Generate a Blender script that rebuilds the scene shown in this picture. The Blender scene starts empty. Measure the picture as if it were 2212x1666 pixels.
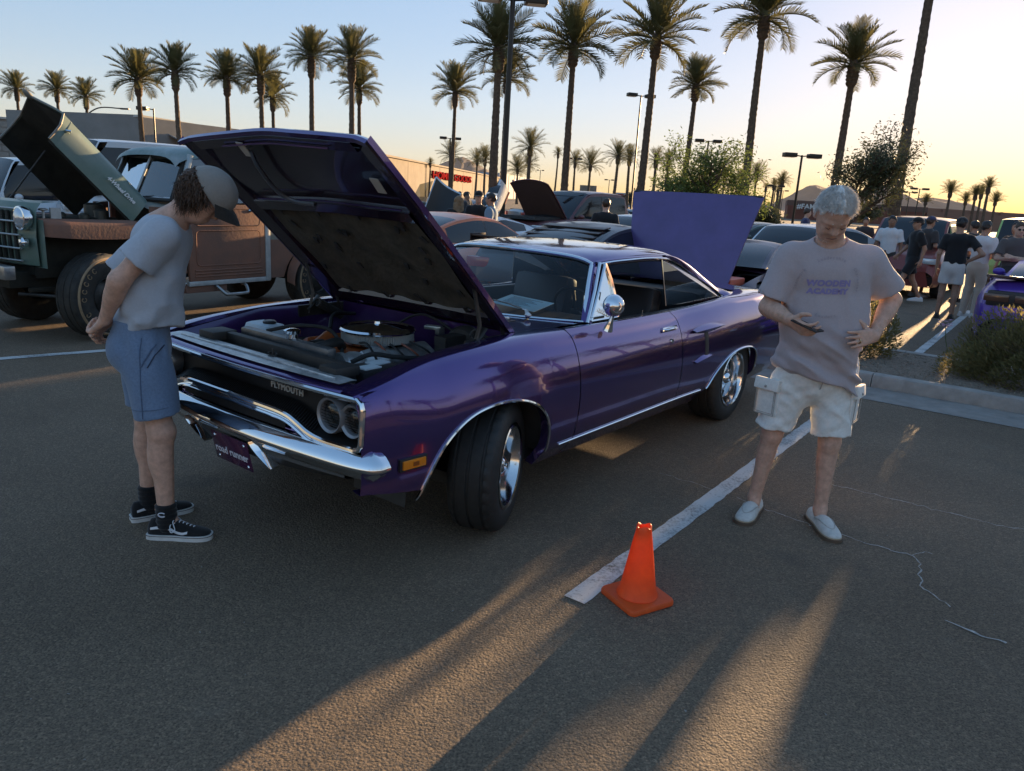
import bpy, bmesh, math, random
import numpy as np
from mathutils import Vector, Matrix
R = math.radians
sc = bpy.context.scene
COL = sc.collection
# ---------------------------------------------------------------- camera, sky, sun, exposure
PITCH, ROLL, CAMH = R(14.2), R(3.3), 1.70
cam = bpy.data.cameras.new("camera"); camo = bpy.data.objects.new("camera", cam); COL.objects.link(camo)
fw = Vector((0, math.cos(PITCH), -math.sin(PITCH))); r0 = Vector((1, 0, 0)); u0 = r0.cross(fw)
rr = math.cos(ROLL) * r0 + math.sin(ROLL) * u0; uu = -math.sin(ROLL) * r0 + math.cos(ROLL) * u0
camo.matrix_world = Matrix(((rr.x, uu.x, -fw.x, 0), (rr.y, uu.y, -fw.y, 0), (rr.z, uu.z, -fw.z, CAMH), (0, 0, 0, 1)))
cam.sensor_fit = 'HORIZONTAL'; cam.sensor_width = 36; cam.lens = 36 * 1625 / 2212
cam.clip_start = .05; cam.clip_end = 60000
sc.camera = camo
SUN_AZ, SUN_EL = R(33.4), R(6.2)          # azimuth measured from +Y towards +X
w = bpy.data.worlds.new("World"); sc.world = w; w.use_nodes = True
nt = w.node_tree; nt.nodes.clear()
sky = nt.nodes.new("ShaderNodeTexSky"); sky.sky_type = 'NISHITA'; sky.sun_disc = False
sky.sun_elevation = SUN_EL; sky.sun_rotation = SUN_AZ
sky.altitude = 400; sky.air_density = 1.0; sky.dust_density = .5; sky.ozone_density = 2.4
bg = nt.nodes.new("ShaderNodeBackground"); bg.inputs[1].default_value = 0.15
wo = nt.nodes.new("ShaderNodeOutputWorld")
sgam = nt.nodes.new("ShaderNodeGamma"); sgam.inputs[1].default_value = .34          # whole-sky tone: hazy, evenly bright evening sky
stint = nt.nodes.new("ShaderNodeMix"); stint.data_type = 'RGBA'; stint.blend_type = 'MULTIPLY'; stint.inputs[0].default_value = 1; stint.inputs[7].default_value = (1.01, .95, 1.07, 1)
nt.links.new(sky.outputs[0], sgam.inputs[0]); ssat = nt.nodes.new("ShaderNodeHueSaturation"); ssat.inputs["Saturation"].default_value = 1.85; nt.links.new(sgam.outputs[0], ssat.inputs["Color"]); nt.links.new(ssat.outputs[0], stint.inputs[6]); nt.links.new(stint.outputs[2], bg.inputs[0]); nt.links.new(bg.outputs[0], wo.inputs[0])
sun = bpy.data.lights.new("sun", 'SUN'); suno = bpy.data.objects.new("sun", sun); COL.objects.link(suno)
sun.energy = 4.8; sun.angle = R(0.53); sun.color = (1.0, .66, .34)
sdir = Vector((math.sin(SUN_AZ) * math.cos(SUN_EL), math.cos(SUN_AZ) * math.cos(SUN_EL), math.sin(SUN_EL)))
suno.rotation_euler = sdir.to_track_quat('Z', 'Y').to_euler(); suno.location = (30, 30, 30)
sc.view_settings.view_transform = 'Standard'; sc.view_settings.look = 'None'
sc.view_settings.gamma = 1; sc.view_settings.use_curve_mapping = False
sc.view_settings.exposure = 1.85
sc.cycles.max_bounces = 8; sc.cycles.transparent_max_bounces = 24; sc.cycles.caustics_reflective = False
sc.cycles.caustics_refractive = False
# ---------------------------------------------------------------- helpers
def lab(o, label=None, cat=None, group=None, kind=None):
    if label: o['label'] = label
    if cat: o['category'] = cat
    if group: o['group'] = group
    if kind: o['kind'] = kind
    return o
def empty(name, loc=(0, 0, 0), rz=0, label=None, cat=None, group=None, parent=None):
    o = bpy.data.objects.new(name, None); COL.objects.link(o)
    o.location = loc; o.rotation_euler = (0, 0, rz); o.empty_display_size = .2
    if parent: o.parent = parent
    return lab(o, label, cat, group)
def copy_tree(o, parent=None):
    c = o.copy(); COL.objects.link(c); c.parent = parent
    for ch in list(o.children): copy_tree(ch, c)
    return c
MATS = {}
def mat(name, col=(.5, .5, .5), rough=.5, metal=0., coat=0., spec=.5, var=None, bump=None, coatr=.03, alpha=None, sub=None, sheen=0., emis=None):
    """procedural principled material; var=(scale, amount, detail[, col2]) colour variation; bump=(scale, strength[, dist])"""
    if name in MATS: return MATS[name]
    m = bpy.data.materials.new(name); m.use_nodes = True; MATS[name] = m
    n = m.node_tree.nodes; L = m.node_tree.links; p = n["Principled BSDF"]
    p.inputs["Base Color"].default_value = (*col, 1); p.inputs["Roughness"].default_value = rough
    p.inputs["Metallic"].default_value = metal; p.inputs["Specular IOR Level"].default_value = spec
    p.inputs["Coat Weight"].default_value = coat; p.inputs["Coat Roughness"].default_value = coatr
    p.inputs["Sheen Weight"].default_value = sheen
    if emis: p.inputs["Emission Color"].default_value = (*emis[0], 1); p.inputs["Emission Strength"].default_value = emis[1]
    if sub: p.inputs["Subsurface Weight"].default_value = sub[0]; p.inputs["Subsurface Radius"].default_value = sub[1]; p.inputs["Subsurface Scale"].default_value = sub[2]
    if var or bump: tc = n.new("ShaderNodeTexCoord")
    if var:
        t = n.new("ShaderNodeTexNoise"); t.inputs["Scale"].default_value = var[0]; t.inputs["Detail"].default_value = var[2] if len(var) > 2 else 4
        t.inputs["Roughness"].default_value = .65
        L.new(tc.outputs["Object"], t.inputs["Vector"])
        r = n.new("ShaderNodeValToRGB"); a = var[1]
        c2 = var[3] if len(var) > 3 else tuple(min(1, c * (1 + a)) for c in col)
        c1 = col if len(var) > 3 else tuple(c * (1 - a) for c in col)
        lo, hi = (.5 - a / 2, .5 + a / 2) if len(var) > 3 else (.3, .7)
        r.color_ramp.elements[0].position = lo; r.color_ramp.elements[1].position = hi
        r.color_ramp.elements[0].color = (*c1, 1); r.color_ramp.elements[1].color = (*c2, 1)
        L.new(t.outputs[0], r.inputs[0]); L.new(r.outputs[0], p.inputs["Base Color"])
    if bump:
        t = n.new("ShaderNodeTexNoise"); t.inputs["Scale"].default_value = bump[0]; t.inputs["Detail"].default_value = 5
        L.new(tc.outputs["Object"], t.inputs["Vector"])
        b = n.new("ShaderNodeBump"); b.inputs["Strength"].default_value = bump[1]; b.inputs["Distance"].default_value = bump[2] if len(bump) > 2 else .01
        L.new(t.outputs[0], b.inputs["Height"]); L.new(b.outputs[0], p.inputs["Normal"])
    return m
def glass(name, tint=(.8, .85, .85), refl=1.45, rough=.0):
    if name in MATS: return MATS[name]
    m = bpy.data.materials.new(name); m.use_nodes = True; MATS[name] = m
    n = m.node_tree.nodes; L = m.node_tree.links; n.clear()
    o = n.new("ShaderNodeOutputMaterial"); mx = n.new("ShaderNodeMixShader"); t = n.new("ShaderNodeBsdfTransparent")
    g = n.new("ShaderNodeBsdfGlossy"); f = n.new("ShaderNodeFresnel")
    t.inputs[0].default_value = (*tint, 1); g.inputs["Roughness"].default_value = rough; f.inputs[0].default_value = refl
    mm = n.new("ShaderNodeMath"); mm.operation = 'MULTIPLY'; mm.inputs[1].default_value = 1.6; mm.use_clamp = True
    L.new(f.outputs[0], mm.inputs[0]); L.new(mm.outputs[0], mx.inputs[0]); L.new(t.outputs[0], mx.inputs[1]); L.new(g.outputs[0], mx.inputs[2]); L.new(mx.outputs[0], o.inputs[0])
    return m
def cs(pts):
    """smooth monotone-ish cubic through (x, y) points -> function"""
    pts = sorted(pts); X = np.array([p[0] for p in pts], float); Y = np.array([p[1] for p in pts], float)
    h = np.diff(X); d = np.diff(Y) / h; m = np.zeros(len(X)); m[0], m[-1] = d[0], d[-1]
    for i in range(1, len(X) - 1):
        if d[i - 1] * d[i] > 0: w1, w2 = 2 * h[i] + h[i - 1], h[i] + 2 * h[i - 1]; m[i] = (w1 + w2) / (w1 / d[i - 1] + w2 / d[i])
    def f(x):
        x = np.clip(x, X[0], X[-1]); i = int(np.clip(np.searchsorted(X, x) - 1, 0, len(X) - 2)); t = (x - X[i]) / h[i]
        return float((2*t**3-3*t**2+1)*Y[i] + (t**3-2*t**2+t)*h[i]*m[i] + (-2*t**3+3*t**2)*Y[i+1] + (t**3-t**2)*h[i]*m[i+1])
    return f
def lin(a, b, n): return [a + (b - a) * i / (n - 1) for i in range(n)]
def crv(pts, n=8):
    """Catmull-Rom resample of a 3D polyline"""
    P = [Vector(p) for p in pts]; out = []
    for i in range(len(P) - 1):
        p0 = P[i - 1] if i else P[0] * 2 - P[1]; p1, p2 = P[i], P[i + 1]; p3 = P[i + 2] if i + 2 < len(P) else P[-1] * 2 - P[-2]
        for k in range(n):
            t = k / n
            out.append(.5 * (2*p1 + (p2-p0)*t + (2*p0-5*p1+4*p2-p3)*t*t + (3*p1-p0-3*p2+p3)*t**3))
    out.append(P[-1]); return out
class MB:
    def __init__(s): s.v = []; s.f = []; s.T = None
    def add(s, V, F):
        b = len(s.v)
        s.v += [tuple(s.T @ Vector(p)) for p in V] if s.T is not None else [tuple(p) for p in V]
        s.f += [tuple(i + b for i in q) for q in F]; return s
    def box(s, c, d, rot=None, taper=1.):
        hx, hy, hz = d[0] / 2, d[1] / 2, d[2] / 2; V = []
        for z in (-1, 1):
            k = taper if z > 0 else 1
            for x, y in ((-1, -1), (1, -1), (1, 1), (-1, 1)):
                p = Vector((x * hx * k, y * hy * k, z * hz))
                if rot is not None: p = rot @ p
                V.append(p + Vector(c))
        return s.add(V, [(3, 2, 1, 0), (4, 5, 6, 7), (0, 1, 5, 4), (1, 2, 6, 5), (2, 3, 7, 6), (3, 0, 4, 7)])
    def tube(s, path, r, n=8, cap=True, closed=False, flat=1., up=None):
        P = [Vector(p) for p in path]; N = len(P); V = []; F = []
        rs = r if isinstance(r, (list, tuple)) else [r] * N; prev = None
        for i in range(N):
            if closed: t = P[(i + 1) % N] - P[i - 1]
            else: t = P[min(i + 1, N - 1)] - P[max(i - 1, 0)]
            t = t.normalized() if t.length > 1e-9 else Vector((0, 0, 1))
            if up is not None: a = Vector(up)
            elif prev is None: a = Vector((0, 0, 1)) if abs(t.z) < .9 else Vector((1, 0, 0))
            else: a = prev
            a = (a - t * a.dot(t)); a = a.normalized() if a.length > 1e-6 else t.orthogonal().normalized(); prev = a; b = t.cross(a)
            for k in range(n):
                q = 2 * math.pi * (k + .5) / n; V.append(P[i] + a * (math.cos(q) * rs[i] * flat) + b * (math.sin(q) * rs[i]))
        M = N if closed else N - 1
        for i in range(M):
            j = (i + 1) % N
            for k in range(n): F.append((i * n + k, i * n + (k + 1) % n, j * n + (k + 1) % n, j * n + k))
        if cap and not closed: F.append(tuple(range(n - 1, -1, -1))); F.append(tuple(range((N - 1) * n, N * n)))
        return s.add(V, F)
    def lathe(s, prof, n=32, c=(0, 0, 0), ax='z', a0=0., a1=None):
        V = []; F = []; m = len(prof); full = a1 is None; nn = n if full else n + 1
        for i in range(nn):
            q = 2 * math.pi * i / n if full else a0 + (a1 - a0) * i / n
            for r, h in prof:
                x, y = r * math.cos(q), r * math.sin(q)
                p = {'z': (x, y, h), 'y': (x, h, -y), 'x': (h, x, y)}[ax]
                V.append((p[0] + c[0], p[1] + c[1], p[2] + c[2]))
        for i in range(n if full else n):
            j = (i + 1) % nn
            for k in range(m - 1): F.append((i * m + k, j * m + k, j * m + k + 1, i * m + k + 1))
        return s.add(V, F)
    def grid(s, P, flip=False):
        n = len(P); m = len(P[0]); V = [p for row in P for p in row]; F = []
        for i in range(n - 1):
            for k in range(m - 1):
                q = (i * m + k, i * m + k + 1, (i + 1) * m + k + 1, (i + 1) * m + k); F.append(q[::-1] if flip else q)
        return s.add(V, F)
    def loft(s, rings, cap=True):
        n = len(rings[0]); V = [p for r in rings for p in r]; F = []
        for i in range(len(rings) - 1):
            for k in range(n): F.append((i * n + k, i * n + (k + 1) % n, (i + 1) * n + (k + 1) % n, (i + 1) * n + k))
        if cap: F.append(tuple(range(n - 1, -1, -1))); F.append(tuple(range((len(rings) - 1) * n, len(rings) * n)))
        return s.add(V, F)
    def prism(s, A, B):
        n = len(A); return s.add(list(A) + list(B), [tuple(range(n - 1, -1, -1)), tuple(range(n, 2 * n))] + [(i, (i + 1) % n, n + (i + 1) % n, n + i) for i in range(n)])
    def ball(s, c, r, n=10, m=7):
        r = r if isinstance(r, (tuple, list)) else (r, r, r); V = [(c[0], c[1], c[2] - r[2])]; F = []
        for i in range(1, m):
            a = math.pi * i / m - math.pi / 2
            for k in range(n):
                q = 2 * math.pi * k / n; V.append((c[0] + r[0] * math.cos(a) * math.cos(q), c[1] + r[1] * math.cos(a) * math.sin(q), c[2] + r[2] * math.sin(a)))
        V.append((c[0], c[1], c[2] + r[2]))
        for k in range(n): F.append((0, 1 + (k + 1) % n, 1 + k)); F.append((len(V) - 1, 1 + (m - 2) * n + k, 1 + (m - 2) * n + (k + 1) % n))
        for i in range(m - 2):
            for k in range(n): F.append((1 + i * n + k, 1 + i * n + (k + 1) % n, 1 + (i + 1) * n + (k + 1) % n, 1 + (i + 1) * n + k))
        return s.add(V, F)
    def mesh(s, name, material, smooth=True, angle=40, bevel=0, fix=True, thick=0):
        me = bpy.data.meshes.new(name); me.from_pydata(s.v, [], s.f)
        if fix or bevel or thick:
            bm = bmesh.new(); bm.from_mesh(me)
            if fix: bmesh.ops.recalc_face_normals(bm, faces=bm.faces)
            if thick: bmesh.ops.solidify(bm, geom=bm.faces[:], thickness=thick)
            if bevel:
                ed = [e for e in bm.edges if len(e.link_faces) == 2 and e.calc_face_angle(0) > .5]
                bmesh.ops.bevel(bm, geom=ed, offset=bevel, segments=2, affect='EDGES', profile=.6, clamp_overlap=True)
            bm.to_mesh(me); bm.free()
        if smooth:
            me.polygons.foreach_set('use_smooth', [True] * len(me.polygons)); me.set_sharp_from_angle(angle=R(angle))
        if material: me.materials.append(material)
        me.update(); return me
    def build(s, name, material, parent=None, label=None, cat=None, group=None, kind=None, loc=None, rz=0, **k):
        o = bpy.data.objects.new(name, s.mesh(name, material, **k)); COL.objects.link(o)
        if parent: o.parent = parent
        if loc is not None: o.location = loc; o.rotation_euler = (0, 0, rz)
        return lab(o, label, cat, group, kind)
def inst(name, me, parent=None, M=None):
    o = bpy.data.objects.new(name, me); COL.objects.link(o)
    if parent: o.parent = parent
    if M is not None: o.matrix_local = M
    return o
def text_mesh(body, size, depth=.002, align='CENTER', shear=0, bold=0, space=1.0):
    c = bpy.data.curves.new("lettering", 'FONT'); c.body = body; c.size = size; c.extrude = depth; c.align_x = align; c.align_y = 'CENTER'
    c.shear = shear; c.offset = bold; c.space_character = space; c.resolution_u = 3
    o = bpy.data.objects.new("lettering", c); COL.objects.link(o)
    dg = bpy.context.evaluated_depsgraph_get(); me = bpy.data.meshes.new_from_object(o.evaluated_get(dg))
    bpy.data.objects.remove(o); return me
def text(body, size, m, parent, origin, right, up, **k):
    """lettering lying in the plane spanned by right / up, facing right x up"""
    me = text_mesh(body, size, **k); me.materials.clear(); me.materials.append(m)
    r = Vector(right).normalized(); u = Vector(up); u = (u - r * u.dot(r)).normalized(); n = r.cross(u)
    M = Matrix(((r.x, u.x, n.x, origin[0]), (r.y, u.y, n.y, origin[1]), (r.z, u.z, n.z, origin[2]), (0, 0, 0, 1)))
    return inst("lettering", me, parent, M)
def rotm(ax, a): return Matrix.Rotation(a, 3, ax)
U = Vector((math.cos(R(54)), math.sin(R(54)), 0)); V_ = Vector((U.y, -U.x, 0))   # stall direction (away), across (right)
CHROME = mat("chrome", (.78, .80, .83), .06, 1.0)
BLACKRUB = mat("black rubber", (.018, .018, .018), .65)
BLACKPL = mat("black plastic", (.02, .02, .022), .4)
DARKMET = mat("dark metal", (.06, .055, .05), .5, .6, var=(8, .5))
# ================================================================ ground
def asphalt_mat():
    m = bpy.data.materials.new("asphalt"); m.use_nodes = True; n = m.node_tree.nodes; L = m.node_tree.links; p = n["Principled BSDF"]
    tc = n.new("ShaderNodeTexCoord")
    def noise(s, d=6, r=.6):
        t = n.new("ShaderNodeTexNoise"); t.inputs["Scale"].default_value = s; t.inputs["Detail"].default_value = d; t.inputs["Roughness"].default_value = r; L.new(tc.outputs["Object"], t.inputs["Vector"]); return t
    def ramp(src, a, b, ca, cb):
        r = n.new("ShaderNodeValToRGB"); r.color_ramp.elements[0].position = a; r.color_ramp.elements[1].position = b; r.color_ramp.elements[0].color = (*ca, 1); r.color_ramp.elements[1].color = (*cb, 1); L.new(src.outputs[0], r.inputs[0]); return r
    big = ramp(noise(.55, 8, .62), .32, .70, (.150, .108, .073), (.222, .166, .116))
    grit = ramp(noise(130, 3, .75), .36, .70, (.45, .45, .45), (1.6, 1.56, 1.5))
    mx = n.new("ShaderNodeMix"); mx.data_type = 'RGBA'; mx.blend_type = 'MULTIPLY'; mx.inputs[0].default_value = 1; L.new(big.outputs[0], mx.inputs[6]); L.new(grit.outputs[0], mx.inputs[7])
    # aggregate: stones of uneven brightness
    vo = n.new("ShaderNodeTexVoronoi"); vo.inputs["Scale"].default_value = 95; L.new(tc.outputs["Object"], vo.inputs["Vector"]); sp = n.new("ShaderNodeSeparateColor"); L.new(vo.outputs["Color"], sp.inputs[0])
    ag = n.new("ShaderNodeValToRGB"); e_ = ag.color_ramp.elements; e_[0].position = .0; e_[0].color = (.62, .62, .62, 1); e_[1].position = 1.; e_[1].color = (1.9, 1.85, 1.75, 1); k_ = e_.new(.55); k_.color = (.95, .95, .95, 1); L.new(sp.outputs[0], ag.inputs[0])
    mg = n.new("ShaderNodeMix"); mg.data_type = 'RGBA'; mg.blend_type = 'MULTIPLY'; mg.inputs[0].default_value = .42; L.new(mx.outputs[2], mg.inputs[6]); L.new(ag.outputs[0], mg.inputs[7]); mx = mg
    # pale dusty scuffs
    sc1 = ramp(noise(1.7, 9, .72), .60, .78, (0, 0, 0), (1, 1, 1)); m2 = n.new("ShaderNodeMix"); m2.data_type = 'RGBA'; m2.inputs[7].default_value = (.27, .23, .185, 1)
    ml = n.new("ShaderNodeMath"); ml.operation = 'MULTIPLY'; ml.inputs[1].default_value = .30; L.new(sc1.outputs[0], ml.inputs[0]); L.new(ml.outputs[0], m2.inputs[0]); L.new(mx.outputs[2], m2.inputs[6])
    # oil spots
    oil = ramp(noise(.9, 4, .5), .64, .74, (0, 0, 0), (1, 1, 1)); m3 = n.new("ShaderNodeMix"); m3.data_type = 'RGBA'; m3.inputs[7].default_value = (.06, .054, .047, 1)
    mo = n.new("ShaderNodeMath"); mo.operation = 'MULTIPLY'; mo.inputs[1].default_value = .55; L.new(oil.outputs[0], mo.inputs[0]); L.new(mo.outputs[0], m3.inputs[0]); L.new(m2.outputs[2], m3.inputs[6])
    L.new(m3.outputs[2], p.inputs["Base Color"]); p.inputs["Roughness"].default_value = .82; p.inputs["Specular IOR Level"].default_value = .35
    b1 = n.new("ShaderNodeBump"); b1.inputs["Strength"].default_value = .8; b1.inputs["Distance"].default_value = .010; L.new(noise(85, 4, .7).outputs[0], b1.inputs["Height"])
    b2 = n.new("ShaderNodeBump"); b3 = n.new("ShaderNodeBump"); b3.inputs["Strength"].default_value = .6; b3.inputs["Distance"].default_value = .006; b3.invert = True; L.new(vo.outputs["Distance"], b3.inputs["Height"]); L.new(b1.outputs[0], b3.inputs["Normal"]); b1 = b3
    b2.inputs["Strength"].default_value = .35; b2.inputs["Distance"].default_value = .02; L.new(noise(14, 5, .6).outputs[0], b2.inputs["Height"]); L.new(b1.outputs[0], b2.inputs["Normal"]); L.new(b2.outputs[0], p.inputs["Normal"])
    return m
ASPH = asphalt_mat()
m = MB(); m.add([(-11500, -3500, 0), (11500, -3500, 0), (11500, 10500, 0), (-11500, 10500, 0)], [(0, 1, 2, 3)]); m.build("ground", ASPH, kind="structure", smooth=False)
def worn_paint():
    m = bpy.data.materials.new("worn white road paint"); m.use_nodes = True; n = m.node_tree.nodes; L = m.node_tree.links; p = n["Principled BSDF"]
    tc = n.new("ShaderNodeTexCoord"); t = n.new("ShaderNodeTexNoise"); t.inputs["Scale"].default_value = 60; t.inputs["Detail"].default_value = 6; t.inputs["Roughness"].default_value = .75; L.new(tc.outputs["Object"], t.inputs["Vector"])
    t2 = n.new("ShaderNodeTexNoise"); t2.inputs["Scale"].default_value = 3; t2.inputs["Detail"].default_value = 5; L.new(tc.outputs["Object"], t2.inputs["Vector"])
    ad = n.new("ShaderNodeMath"); ad.operation = 'ADD'; L.new(t.outputs[0], ad.inputs[0]); L.new(t2.outputs[0], ad.inputs[1])
    r = n.new("ShaderNodeValToRGB"); r.color_ramp.elements[0].position = .72; r.color_ramp.elements[1].position = 1.0; r.color_ramp.elements[0].color = (.10, .09, .08, 1); r.color_ramp.elements[1].color = (.55, .54, .52, 1)
    mm = n.new("ShaderNodeMath"); mm.operation = 'MULTIPLY'; mm.inputs[1].default_value = 1.0; L.new(ad.outputs[0], mm.inputs[0]); L.new(mm.outputs[0], r.inputs[0]); L.new(r.outputs[0], p.inputs["Base Color"]); p.inputs["Roughness"].default_value = .75
    b = n.new("ShaderNodeBump"); b.inputs["Strength"].default_value = .4; b.inputs["Distance"].default_value = .004; L.new(t.outputs[0], b.inputs["Height"]); L.new(b.outputs[0], p.inputs["Normal"]); return m
PAINT = worn_paint()
rl_ = random.Random(11)
def stripe(a, b, wd=.105, z=.004):
    a = Vector((*a, z)); b = Vector((*b, z)); d = (b - a).normalized(); nn = Vector((-d.y, d.x, 0)); k = max(4, int((b - a).length / .06)); P = []
    for i in range(k + 1):
        c = a.lerp(b, i / k); P.append([c - nn * (wd / 2 + rl_.uniform(-.004, .004)), c + nn * (wd / 2 + rl_.uniform(-.004, .004))])
    m = MB(); m.grid(P); return m.build("parking_line", PAINT, kind="structure", smooth=False)
stripe((.325, 2.96), (3.3, 7.12))
stripe((4.86, 9.12), (8.9, 14.8))
stripe((-5.6, 5.8), (-3.2, 7.85)); stripe((-9.0, 9.3), (-5.2, 12.4), .1); stripe((-2.9, 8.0), (.6, 12.6), .1)
stripe((9.5, 5.7), (13.2, 10.8)); stripe((11.5, 16.6), (9.9, 14.3))
# ================================================================ kerbed island
CONC = mat("kerb concrete", (.30, .27, .24), .85, var=(6, .25, 8), bump=(70, .25, .004)); GUT = mat("gutter concrete", (.25, .225, .20), .85, var=(5, .25, 8), bump=(70, .25, .004))
GRAV = mat("decomposed granite", (.22, .165, .12), .95, var=(38, .45, 6), bump=(90, .8, .02))
def UV(u, v, z=0): p = U * u + V_ * v; return (p.x, p.y, z)
m = MB(); m.grid([[UV(u, v, z) for u, z in ((7.62, .004), (7.90, .006), (8.195, .010))] for v in lin(-3.0, 11, 40)]); m.build("gutter", GUT, kind="structure", smooth=False)
def kerb_piece(v0, v1, u0, u1, flip):
    m = MB(); pr = [(u0, 0.), (u0 + .012, .105), (u0 + .03, .130), (u0 + .055, .140), (u1 - .02, .140), (u1, .130), (u1, 0.)]
    if flip: pr = [(u0 + u1 - a, z) for a, z in pr]
    m.loft([[UV(a, v0 + .004, z) for a, z in pr], [UV(a, v1 - .004, z) for a, z in pr]]); return m
kb = empty("kerb", (0, 0, 0)); lab(kb, kind="structure")
for k in range(9): kerb_piece(-3.0 + 1.55 * k, -3.0 + 1.55 * (k + 1), 8.20, 8.36, False).build("kerb_stone", CONC, kb, angle=30)
kb2 = empty("kerb", (0, 0, 0)); lab(kb2, kind="structure")
for k in range(9): kerb_piece(-3.0 + 1.55 * k, -3.0 + 1.55 * (k + 1), 9.98, 10.13, True).build("kerb_stone", CONC, kb2, angle=30)
m = MB(); m.loft([[UV(u, -3.0 - d, z) for u, z in ((8.20, 0), (8.22, .13), (10.11, .13), (10.13, 0))] for d in (-.002, .15)]); m.build("kerb_end", CONC, kind="structure")
rg2 = random.Random(17); m = MB(); m.grid([[UV(u, v, .118 + rg2.uniform(-.008, .012)) for u in lin(8.355, 9.985, 16)] for v in lin(-2.99, 11, 140)]); m.build("planting_bed", GRAV, kind="structure")
m = MB()
for k in range(5200):
    u, v = rg2.uniform(8.38, 9.96), rg2.uniform(-2.9, 4.0); s = rg2.uniform(.005, .016) * (1.8 if rg2.random() < .06 else 1); p = Vector(UV(u, v, .124)); q = [Vector((rg2.uniform(-1, 1), rg2.uniform(-1, 1), rg2.uniform(-.3, 1))).normalized() * s for _ in range(4)]
    m.add([p + a for a in q], [(0, 1, 2), (0, 2, 3), (0, 3, 1), (1, 3, 2)])
st = m.build("gravel", mat("gravel stones", (.24, .185, .14), .9, var=(25, .5)), kind="stuff", smooth=False); lab(st, "loose tan gravel and leaf litter on the island bed", "gravel")
# cracks sealed with pale dust, and a few bits of grit lying on the asphalt
def crack(pts, w_, seed):
    r_ = random.Random(seed); P = []
    path = []
    for a, b in zip(pts[:-1], pts[1:]):
        n = max(2, int((Vector(b) - Vector(a)).length / .03))
        for i in range(n): path.append(Vector(a).lerp(Vector(b), i / n) + Vector((r_.gauss(0, .008), r_.gauss(0, .008), 0)))
    for i, p in enumerate(path):
        t = (path[min(i + 1, len(path) - 1)] - path[max(i - 1, 0)]).normalized(); nn = Vector((-t.y, t.x, 0)); k = w_ * r_.uniform(.3, 1.2); P.append([Vector((p.x, p.y, .0035)) - nn * k, Vector((p.x, p.y, .0035)) + nn * k])
    m = MB(); m.grid(P); m.build("asphalt_crack", mat("dusty crack fill", (.42, .38, .34), .95, var=(60, .4)), kind="structure", smooth=False)
crack([(1.38, 4.28, 0), (1.62, 4.02, 0), (1.95, 3.72, 0), (2.13, 3.60, 0), (2.10, 3.45, 0), (2.0, 3.28, 0), (2.02, 3.15, 0), (2.07, 3.05, 0)], .0045, 2)
crack([(2.1, 4.6, 0), (2.9, 4.05, 0), (3.6, 3.8, 0)], .004, 5)
crack([(1.95, 2.95, 0), (2.10, 2.82, 0), (2.14, 2.80, 0)], .008, 8); crack([(2.13, 3.60, 0), (2.22, 3.66, 0), (2.30, 3.62, 0)], .003, 9); crack([(1.0, 4.62, 0), (1.38, 4.28, 0)], .0025, 12); crack([(3.6, 3.8, 0), (4.3, 3.2, 0)], .004, 14)
rg3 = random.Random(4); m = MB()
for k in range(420):
    x, y = rg3.uniform(-3.5, 4.5), rg3.uniform(1.6, 7.5); s = rg3.uniform(.002, .007); p = Vector((x, y, s * .5)); q = [Vector((rg3.uniform(-1, 1), rg3.uniform(-1, 1), rg3.uniform(-.3, 1))).normalized() * s for _ in range(4)]
    m.add([p + a for a in q], [(0, 1, 2), (0, 2, 3), (0, 3, 1), (1, 3, 2)])
st = m.build("grit", mat("pale grit", (.30, .27, .24), .9, var=(8, .4)), kind="stuff", smooth=False); lab(st, "scattered pale grit on the asphalt", "grit")
# ================================================================ traffic cone
CON = mat("faded orange cone plastic", (1.0, .17, .03), .45, spec=.4, var=(9, .5, 9, (.74, .11, .03)), bump=(30, .12, .004))
_n = CON.node_tree.nodes; _t = _n.new("ShaderNodeBsdfTranslucent"); _m = _n.new("ShaderNodeMixShader"); _m.inputs[0].default_value = .35; CON.node_tree.links.new(_n["Principled BSDF"].inputs["Base Color"].links[0].from_socket, _t.inputs[0]); CON.node_tree.links.new(_n["Principled BSDF"].outputs[0], _m.inputs[1]); CON.node_tree.links.new(_t.outputs[0], _m.inputs[2]); CON.node_tree.links.new(_m.outputs[0], _n["Material Output"].inputs[0])
cn = empty("traffic_cone", (.605, 3.005, 0), R(30), "orange traffic cone standing at the end of the white parking line", "cone")
m = MB(); prof = [(.088, .026), (.092, .032), (.080, .055), (.069, .12), (.056, .20), (.043, .28), (.033, .335), (.0315, .352), (.027, .356), (.022, .352), (.020, .30)]
m.lathe(prof, 36)
r_ = random.Random(2)
for i, (x, y, z) in enumerate(m.v):
    if z > .34: a = math.atan2(y, x); m.v[i] = (x * (1 + .12 * math.cos(2 * a + .6)), y * (1 - .08 * math.cos(2 * a)), z + .006 * math.cos(3 * a) - .004)
m.build("cone_body", CON, cn, angle=50)
m = MB(); h = .120; ring = []
for q in range(4):
    for k in range(5): a = math.pi / 2 * q + math.pi / 2 * k / 4; cx, cy = ((1, 1), (-1, 1), (-1, -1), (1, -1))[q]; ring.append((cx * (h - .025) + .025 * math.cos(a), cy * (h - .025) + .025 * math.sin(a)))
m.loft([[(x * s, y * s, z + .004 * math.sin(9 * x + 7 * y)) for x, y in ring] for z, s in ((0.004, .985), (.006, 1.0), (.020, 1.0), (.028, .965), (.032, .70))]); m.build("base", CON, cn, angle=40)
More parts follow.
